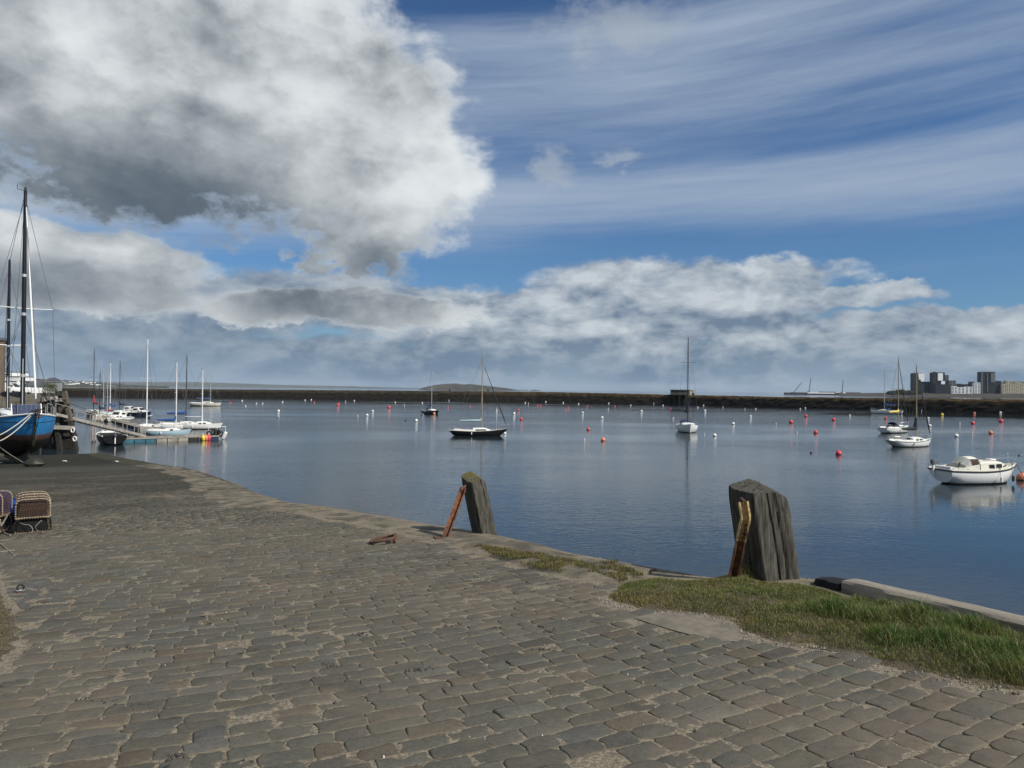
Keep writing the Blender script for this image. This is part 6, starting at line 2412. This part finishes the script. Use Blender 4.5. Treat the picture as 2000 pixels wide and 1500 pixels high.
# vans parked on the bank
for (u, v, Y, lab) in ((12, 782, 118, 'white parked van low behind the mizzen mast'), (32, 781, 122, 'white parked van low behind the mainmast')):
    q = far(u, v, Y)
    t = empty('parked_van', (q.x, q.y, 4.55), rad(8), lab, 'van')
    MB().loft([[Vector((x, -.9, .35)), Vector((x, -.9, z * .62 + .2)), Vector((x, -.75, z)), Vector((x, .75, z)), Vector((x, .9, z * .62 + .2)), Vector((x, .9, .35))] for x, z in ((-2.3, 1.85), (-2.2, 1.98), (1.0, 1.98), (1.7, 1.2), (2.4, 1.0), (2.45, .8))]).build('body', M['gel_white'], t, smooth=True)
    MB().box((1.05, -.86, 1.35), (.7, .06, .45)).build('window', M['window'], t)
    MB().beam((1.1, 0, 1.85), (1.75, 0, 1.22), 1.4, .04).build('windscreen', M['window'], t)
    for x in (-1.5, 1.55):
        for y in (-.82, .82):
            wl = MB().lathe([(.0, -.1), (.30, -.1), (.33, 0), (.30, .1), (0, .1)], n=14).build('wheel', M['rubber'], t)
            wl.matrix_local = Matrix.Translation((x, y, .33)) @ Matrix.Rotation(rad(90), 4, 'X')

# bush on the bank edge
b0 = far(97, 781, 80)
t = empty('bush', (b0.x, b0.y, 4.5), 0, 'green bush growing on the bank above the timber jetty', 'bush')
mb = MB()
for k in range(2600):
    a, r = random.uniform(0, 6.283), random.random() ** .5
    z = random.uniform(0, 1) ** .8
    w = 1.15 * (1 - .5 * z)
    c = Vector((math.cos(a) * r * w * (1 + .3 * mnoise.noise((a, z * 3, 0))), math.sin(a) * r * w, .1 + z * (1.7 + .5 * mnoise.noise((a * 1.5, 0, 4)))))
    s = random.uniform(.03, .075)
    d1 = Vector((random.gauss(0, 1), random.gauss(0, 1), random.gauss(0, 1))).normalized() * s
    d2 = d1.cross(Vector((random.gauss(0, 1), random.gauss(0, 1), random.gauss(0, 1)))).normalized() * s * .5
    mb.add([c - d1, c + d2, c + d1, c - d2], [(0, 1, 2, 3)])
M['leaf'] = mat('bush_leaf', (0.075, 0.098, 0.028), 0.7, 0.45, 3, 0)
mb.build('foliage', M['leaf'], t)
for k in range(5):
    a = k * 1.25
    MB().tube([(0, 0, 0), (.3 * math.cos(a), .3 * math.sin(a), .6), (.6 * math.cos(a), .6 * math.sin(a), 1.3)], [.04, .03, .012], 5).build('stem', M['timber'], t)

# ------------------------------------------------------------------ old timber jetty
J0 = Vector((-47.0, 67.5, 0))
t = empty('timber_jetty', J0, 0, 'derelict timber jetty of weed blackened piles beside the blue boat', 'jetty')


def jp(u, v, Y):
    return far(u, v, Y) - J0


for k, (ut, vt, ub, vb, Y) in enumerate(((126, 764, 152, 862, 68.5), (118, 772, 142, 866, 70.5), (104, 778, 120, 868, 68), (112, 770, 128, 866, 73), (92, 782, 100, 868, 69), (84, 776, 88, 868, 73), (138, 800, 148, 866, 74))):
    a, b = jp(ut, vt, Y), jp(ub, vb, Y)
    b.z = -0.8
    mid = a.lerp(b, .45)
    pl = MB().beam(a, mid, .34, .34).build('pile', M['timber'], t)
    MB().beam(mid - (mid - a).normalized() * .02, b, .37, .37).build('weedy_foot', M['timber_wet'], pl)
for (u0, v0, u1, v1, Y0, Y1, w, mm) in ((84, 785, 138, 790, 68, 69, .30, 'timber'), (84, 800, 140, 806, 68, 69, .28, 'timber'), (98, 834, 147, 836, 67.6, 68.2, .36, 'pier_plank'), (84, 815, 142, 818, 70, 70, .28, 'timber'), (90, 790, 130, 822, 68.2, 68.4, .22, 'timber'), (100, 822, 134, 788, 68.3, 68.3, .22, 'timber'), (86, 772, 128, 770, 71, 70, .26, 'timber'), (100, 848, 150, 850, 69.5, 70, .3, 'timber_wet'), (108, 776, 140, 812, 70, 69, .2, 'pier_plank')):
    MB().beam(jp(u0, v0, Y0), jp(u1, v1, Y1), w, w).build('cross_beam', M[mm], t)
for k in range(9):                              # broken deck planks
    u = 84 + k * 5.2
    a, b = jp(u, 783 + random.uniform(-4, 3), 67.3), jp(u + random.uniform(-3, 4), 774 + random.uniform(-4, 2), 73)
    MB().beam(a, b, .24, .07).build('deck_plank', M['pier_plank' if k % 2 else 'timber'], t)
for k in range(12):                             # dark boards added to stand for the black shade under the jetty
    u = 86 + k * 4.9
    a, b = jp(u, 803 + random.uniform(-8, 6), 69.9), jp(u + 5, 868, 69.9)
    b.z = -.6
    MB().beam(a, b, .27, .10, up=(0, 1, 0)).build('shade_board', M['timber_wet'], t)
for u, v, lab in ((142, 840, 'white ring fender hanging on the outer pile of the jetty'), (146, 857, 'lower white ring fender on the outer jetty pile')):
    c = far(u, v, 67.9)
    ob = MB().tube([(0.16 * math.cos(a), 0, .22 * math.sin(a)) for a in [2 * math.pi * i / 12 for i in range(13)]], .06, 6, caps=False).build('ring_fender', M['white_buoy'], smooth=True)
    ob.location = c
    tag(ob, lab, 'fender')
o = MB().tube([far(135, 786, 68) - Vector((0, 0, 0)), far(150, 793, 80), far(165, 798, 105), far(172, 803, 138)], .04, 4).build('mooring_line', M['wire'])
tag(o, 'thin dark line from the jetty to the grey sloop', 'rope')

# ------------------------------------------------------------------ gangway
ga, gb = Vector((-43.4, 67.0, 3.45)), Vector((-41.3, 79.4, 0.58))
t = empty('gangway', ga, 0, 'long grey gangway with handrails sloping from the jetty to the pontoon', 'gangway')
d = gb - ga
sx = Vector((d.y, -d.x, 0)).normalized() * .45
for s in (1, -1):
    MB().beam(sx * s, d + sx * s, .10, .26).build('side_beam', M['concrete'], t)
    hr = MB()
    MB().beam(sx * s + Vector((0, 0, 1.0)), d + sx * s + Vector((0, 0, 1.0)), .05, .05).build('handrail', M['concrete'], t)
    for k in range(8):
        q = d * (k / 7) + sx * s
        MB().beam(q, q + Vector((0, 0, 1.0)), .05, .05).build('rail_post', M['concrete'], t)
for k in range(26):
    q = d * ((k + .5) / 26)
    MB().beam(q - sx * .92, q + sx * .92, .40, .05).build('tread', M['pier_plank'], t)
for u, v0, v1, Y, lab in ((181, 810, 868, 77.5, 'slim pile standing in the water under the middle of the gangway'), (186, 806, 864, 78.6, 'second slim pile just behind the first under the gangway')):
    a = far(u, v0, Y)
    o = MB().tube([(0, 0, -1), (0, 0, a.z)], .09, 7).build('gangway_pile', M['concrete'])
    o.location = (a.x, a.y, 0)
    tag(o, lab, 'pile')

# ------------------------------------------------------------------ pontoons
M['float_blue'] = mat('teal_blue_float', (0.03, 0.115, 0.16), 0.6, 0.3, 2, 0)
M['float_grey'] = mat('grey_float', (0.28, 0.26, 0.22), 0.8, 0.2, 2, 0)


def pontoon(label, a, b, w, side_cols, furniture=False):
    a, b = Vector((*a, 0)), Vector((*b, 0))
    d = b - a
    L = d.length
    t = empty('pontoon', a, math.atan2(d.y, d.x), label, 'pontoon')
    n = len(side_cols)
    for k, c in enumerate(side_cols):
        x0, x1 = L * k / n + .04, L * (k + 1) / n - .04
        MB().box(((x0 + x1) / 2, w / 2, .13), (x1 - x0, w - .1, .50)).build('float', M[c], t)
    for s in (0.06, w - .06):
        MB().box((L / 2, s, .44), (L, .12, .16)).build('kerb_beam', M['pier_plank'], t)
    m = int(L / .42)
    for k in range(m):
        MB().box((L * (k + .5) / m, w / 2, .425 + random.uniform(0, .012)), (L / m - .025, w - .26, .05)).build('deck_plank', M['pier_plank' if random.random() < .5 else 'timber'], t)
    return t, L


pa = at(240, 865, 0)
pb = at(428, 859, 0)
PT, PL = pontoon('long plank decked pontoon with blue and grey floats below the gangway', (pa.x, pa.y), (pb.x, pb.y), 2.3, ['float_blue', 'float_blue', 'float_blue', 'float_grey', 'float_grey', 'float_grey', 'rubber', 'float_grey', 'navy'])
pontoon('dark back pontoon that the left raft of sloops lies against', (at(300, 842, 0).x, at(300, 842, 0).y), (at(205, 812, 0).x, at(205, 812, 0).y), 1.8, ['timber_wet'] * 8)
dP = (Vector((pb.x, pb.y, 0)) - Vector((pa.x, pa.y, 0))).normalized()
for k, (f, c, lab) in enumerate(((.835, 'yellow_buoy', 'yellow float hanging off the pontoon side beside the orange one'), (.865, 'orange_buoy', 'bright orange float hanging off the pontoon side'), (.895, 'red_buoy', 'red float hanging off the pontoon side'))):
    q = Vector((pa.x, pa.y, 0)).lerp(Vector((pb.x, pb.y, 0)), f) + Vector((0, -.25, .30))
    o = MB().lathe([(0, -.34), (.16, -.28), (.24, -.05), (.22, .15), (.08, .30), (.05, .40), (0, .41)], n=12).build('float_buoy', M[c], smooth=True)
    o.location = q
    tag(o, lab, 'float')
for k in range(5):
    f = .87 + .028 * k
    q = Vector((pa.x, pa.y, 0)).lerp(Vector((pb.x, pb.y, 0)), f) + Vector((-.3 + .1 * (k % 2), 1.2 + .25 * (k % 3), .62 + .16 * (k % 2)))
    o = MB().tube([(.30 * math.cos(a), .12 * math.sin(a) * (k % 2), .30 * math.sin(a) if k % 2 == 0 else .12 * math.sin(a) + .28 * math.sin(a) * .5) for a in [2 * math.pi * i / 14 for i in range(15)]], .10, 7, caps=False).build('old_tyre', M['rubber'], smooth=True)
    o.location = q
    tag(o, 'old black tyre in the heap at the outer end of the pontoon', 'tyre', 'tyres heaped at the end of the pontoon')
q = Vector((pb.x, pb.y, 0)) + Vector((.25, .9, .45))
o = MB().lathe([(0, -.5), (.2, -.4), (.24, 0), (.2, .4), (0, .5)], n=12).build('fender', M['white_buoy'], smooth=True)
o.location = q
o.rotation_euler = (0, rad(25), 0)
tag(o, 'big white fender hanging at the outer end of the pontoon', 'fender')
q = Vector((pa.x, pa.y, 0)).lerp(Vector((pb.x, pb.y, 0)), .80) + Vector((0, 1.9, .45))
t = empty('pontoon_rail', q, math.atan2(dP.y, dP.x), 'thin white guard rail near the outer end of the pontoon', 'rail')
MB().tube([(0, 0, 1.0), (2.0, 0, 1.0)], .03, 6).build('top_rail', M['mast_white'], t)
for x in (0.05, 1.0, 1.95):
    MB().tube([(x, 0, 0), (x, 0, 1.0)], .03, 6).build('upright', M['mast_white'], t)

# ================================================================== MOORING BUOYS
def buoy_mesh(kind):
    if kind == 'ball':
        return [(0.0, -.42), (.22, -.40), (.40, -.22), (.45, 0), (.40, .22), (.24, .39), (.08, .45), (.07, .52), (0, .53)]
    return [(0.0, -.3), (.12, -.25), (.16, 0), (.14, .2), (.05, .30), (.035, .75), (0, .76)]


MESHES = {}


def buoy(u, v, px_w, kind, colour, label, group=None, parts=True):
    """v = waterline of the buoy in the picture, px_w its width there"""
    p = at(u, v, 0)
    ppm = F / p.y
    s = max(0.16, px_w / ppm / (0.9 if kind == 'ball' else 0.62))
    nm = {'ball': 'mooring_buoy', 'stick': 'pickup_buoy'}[kind]
    t = empty(nm, (p.x, p.y, 0), random.uniform(0, 6), label, 'buoy', group)
    key = (kind, colour)
    if key not in MESHES:
        o = MB().lathe([(r, z) for r, z in buoy_mesh(kind)], n=16).build('float', M[colour], t, smooth=True)
        MESHES[key] = o.data
    else:
        o = bpy.data.objects.new('float', MESHES[key])
        COL.objects.link(o)
        o.parent = t
    o.scale = (s, s, s)
    o.location = (0, 0, 0.20 * s)
    if parts and kind == 'ball':
        if 'band' not in MESHES:
            b_ = MB().lathe([(.36, -.10), (.452, -.06), (.462, 0.0), (.458, .03), (.38, .05)], n=16).build('weed_band', M['slime'], t, smooth=True)
            MESHES['band'] = b_.data
            e_ = MB().tube([(.07 * math.cos(a), 0, .56 + .07 * math.sin(a)) for a in [2 * math.pi * i / 10 for i in range(11)]], .018, 5, caps=False).build('ring', M['steel'], t)
            MESHES['eye'] = e_.data
        else:
            b_ = bpy.data.objects.new('weed_band', MESHES['band'])
            e_ = bpy.data.objects.new('ring', MESHES['eye'])
            for q in (b_, e_):
                COL.objects.link(q)
                q.parent = t
        b_.scale = e_.scale = (s, s, s)
        b_.location = (0, 0, 0.03 * s)
        e_.location = (0, 0, 0.20 * s)
    if random.random() < .5:
        o.rotation_euler = (random.uniform(-.12, .12), random.uniform(-.12, .12), 0)
    return t


NEAR = [
    (1968, 889, 4, 'stick', 'white_buoy', 'white pickup float in the water behind the bow of the nearest motor boat'),
    (1990, 890, 4, 'ball', 'dark_buoy', 'small dark float near the right edge behind the nearest motor boat'),
    (1996, 938, 22, 'ball', 'orange_buoy', 'big pale orange buoy at the bow of the nearest white motor boat'),
    (1638, 888, 13, 'ball', 'red_buoy', 'red mooring buoy, nearest of the reds right of centre'),
    (1584, 885, 5, 'ball', 'dark_buoy', 'small dark float left of the nearest red buoy'),
    (1178, 861, 10, 'ball', 'orange_buoy', 'orange mooring buoy, nearest of those in mid harbour'),
    (1149, 840, 8, 'ball', 'red_buoy', 'coral red buoy just behind the mid harbour orange one'),
    (1142, 861, 5, 'stick', 'white_buoy', 'white pickup buoy left of the mid harbour orange buoy'),
    (1396, 852, 8, 'ball', 'white_buoy', 'white buoy close right of the yacht seen bow on'),
    (1376, 850, 4, 'stick', 'white_buoy', 'small white pickup float between the bow on yacht and its white buoy'),
    (1432, 829, 7, 'ball', 'white_buoy', 'white buoy well right of the bow on yacht, alone'),
    (1593, 846, 9, 'ball', 'red_buoy', 'red buoy behind the nearest red one, second in depth'),
    (1545, 826, 9, 'ball', 'red_buoy', 'flat red buoy right of the white pickup spar'),
    (1574, 814, 7, 'ball', 'red_buoy', 'red buoy farther back near the breakwater right of centre'),
    (1628, 821, 8, 'ball', 'red_buoy', 'red buoy between the back reds and the white yachts'),
    (1557, 846, 4, 'stick', 'white_buoy', 'white pickup buoy left of the second red buoy'),
    (1516, 828, 3, 'stick', 'white_buoy', 'thin white spar buoy left of the flat red buoy'),
    (1868, 853, 9, 'ball', 'white_buoy', 'white buoy right of the charcoal covered boat'),
    (1935, 847, 9, 'ball', 'orange_buoy', 'pale pink buoy behind the nearest motor boat'),
    (1900, 828, 8, 'ball', 'red_buoy', 'red buoy right of the three masted boats'),
    (1955, 824, 9, 'ball', 'red_buoy', 'red buoy near the right edge below the breakwater'),
    (1899, 846, 4, 'stick', 'white_buoy', 'white pickup buoy left of the pale pink buoy'),
    (1875, 828, 4, 'stick', 'white_buoy', 'white pickup buoy left of the red buoy by the right boats'),
    (1840, 811, 6, 'ball', 'yellow_buoy', 'yellow buoy under the breakwater at the right'),
    (1903, 808, 5, 'ball', 'orange_buoy', 'small orange buoy under the breakwater at the right'),
    (1954, 807, 5, 'ball', 'white_buoy', 'small white buoy under the breakwater near the right edge'),
    (1813, 818, 5, 'ball', 'white_buoy', 'white buoy behind the forestay of the charcoal covered boat'),
    (1816, 833, 7, 'ball', 'white_buoy', 'white buoy just right of the charcoal covered boat forestay'),
    (1730, 818, 6, 'ball', 'red_buoy', 'pink buoy below the yacht with blue cover at the right'),
    (1466, 814, 5, 'ball', 'white_buoy', 'white buoy with a spar in the gap right of the bow on yacht'),
    (1660, 812, 4, 'ball', 'white_buoy', 'white buoy left of the yacht under the breakwater'),
    (986, 848, 7, 'ball', 'white_buoy', 'white buoy touching the bow of the black hulled sloop'),
    (944, 850, 5, 'ball', 'white_buoy', 'white buoy against the side of the black hulled sloop'),
    (1018, 820, 7, 'ball', 'red_buoy', 'red buoy right of the black hulled sloop'),
    (1004, 809, 6, 'ball', 'white_buoy', 'white buoy behind the red one right of the black hulled sloop'),
    (1013, 802, 5, 'ball', 'red_buoy', 'flat red buoy farther right of the black hulled sloop'),
    (970, 804, 6, 'stick', 'white_buoy', 'white pickup buoy under the forestay of the black hulled sloop'),
    (813, 823, 7, 'ball', 'white_buoy', 'white buoy left of the dark teal boat'),
    (792, 822, 4, 'ball', 'dark_buoy', 'dark small float left of the white buoy by the teal boat'),
    (848, 809, 6, 'ball', 'orange_buoy', 'pale pink buoy in front of the dark teal boat'),
    (826, 811, 3, 'stick', 'white_buoy', 'white pickup float at the left of the dark teal boat'),
    (760, 797, 7, 'ball', 'red_buoy', 'red buoy left of the dark teal boat'),
    (717, 812, 6, 'ball', 'white_buoy', 'white buoy between the pontoon and the dark teal boat, larger one'),
    (728, 804, 5, 'ball', 'white_buoy', 'white buoy just behind the larger white one'),
    (699, 813, 3, 'stick', 'white_buoy', 'white pickup float left of the larger white buoy'),
    (544, 804, 6, 'ball', 'white_buoy', 'white buoy, nearest of those right of the pontoon'),
    (543, 816, 3, 'ball', 'dark_buoy', 'dark small float below the white buoy right of the pontoon'),
    (660, 792, 6, 'ball', 'red_buoy', 'red buoy far off mid left'),
    (1176, 817, 6, 'ball', 'white_buoy', 'white buoy behind the mid harbour orange buoys'),
    (1138, 807, 5, 'ball', 'white_buoy', 'bluish white buoy farther back in mid harbour'),
    (1253, 804, 5, 'ball', 'white_buoy', 'white buoy left of the tall dark mast'),
    (1377, 803, 5, 'ball', 'white_buoy', 'white buoy right of the tall dark mast below the hut'),
]
for a in NEAR:
    buoy(a[0], a[1], a[2] * 0.88, *a[3:])
FAR_W = [(473, 783), (513, 788), (480, 793), (552, 785), (501, 788), (596, 782), (608, 781), (675, 785), (692, 783), (742, 779), (772, 786), (790, 792), (825, 787), (877, 783), (912, 781), (990, 783), (1026, 787), (1032, 789), (1040, 784), (1066, 785), (1100, 787), (1123, 785), (1130, 789), (1189, 788), (1188, 799), (1232, 792), (1277, 789), (1295, 792), (1374, 792), (1412, 796), (1363, 796), (1455, 800), (1476, 799), (1563, 799), (1573, 797), (1668, 799), (1315, 817), (1800, 803)]
for u, v in FAR_W:
    buoy(u, v, 2.3, 'ball' if random.random() < .6 else 'stick', 'white_buoy', 'tiny white mooring float scattered in front of the breakwater', 'far white floats before the breakwater', False)
FAR_R = [(450, 786), (614, 786), (875, 796), (919, 793), (1050, 792), (1110, 796), (1056, 792), (1147, 794), (1201, 794), (1310, 798), (1105, 800), (663, 788)]
for u, v in FAR_R:
    buoy(u, v, 2.7, 'ball', 'red_buoy', 'tiny red mooring float scattered in front of the breakwater', 'far red floats before the breakwater', False)


# ================================================================== AIR
def make_haze():
    m = bpy.data.materials.new('sea_air')
    m.use_nodes = True
    nt = m.node_tree
    nt.nodes.remove(nt.nodes['Principled BSDF'])
    v = nt.nodes.new('ShaderNodeVolumePrincipled')
    v.inputs['Color'].default_value = (0.72, 0.84, 1.0, 1)
    v.inputs['Density'].default_value = 2.4e-5
    v.inputs['Anisotropy'].default_value = 0.0
    nt.links.new(v.outputs[0], nt.nodes['Material Output'].inputs['Volume'])
    o = MB().box((0, 14000, 119), (63000, 35000, 242)).build('haze', m)
    o['kind'] = 'stuff'
    o.display_type = 'WIRE'


make_haze()
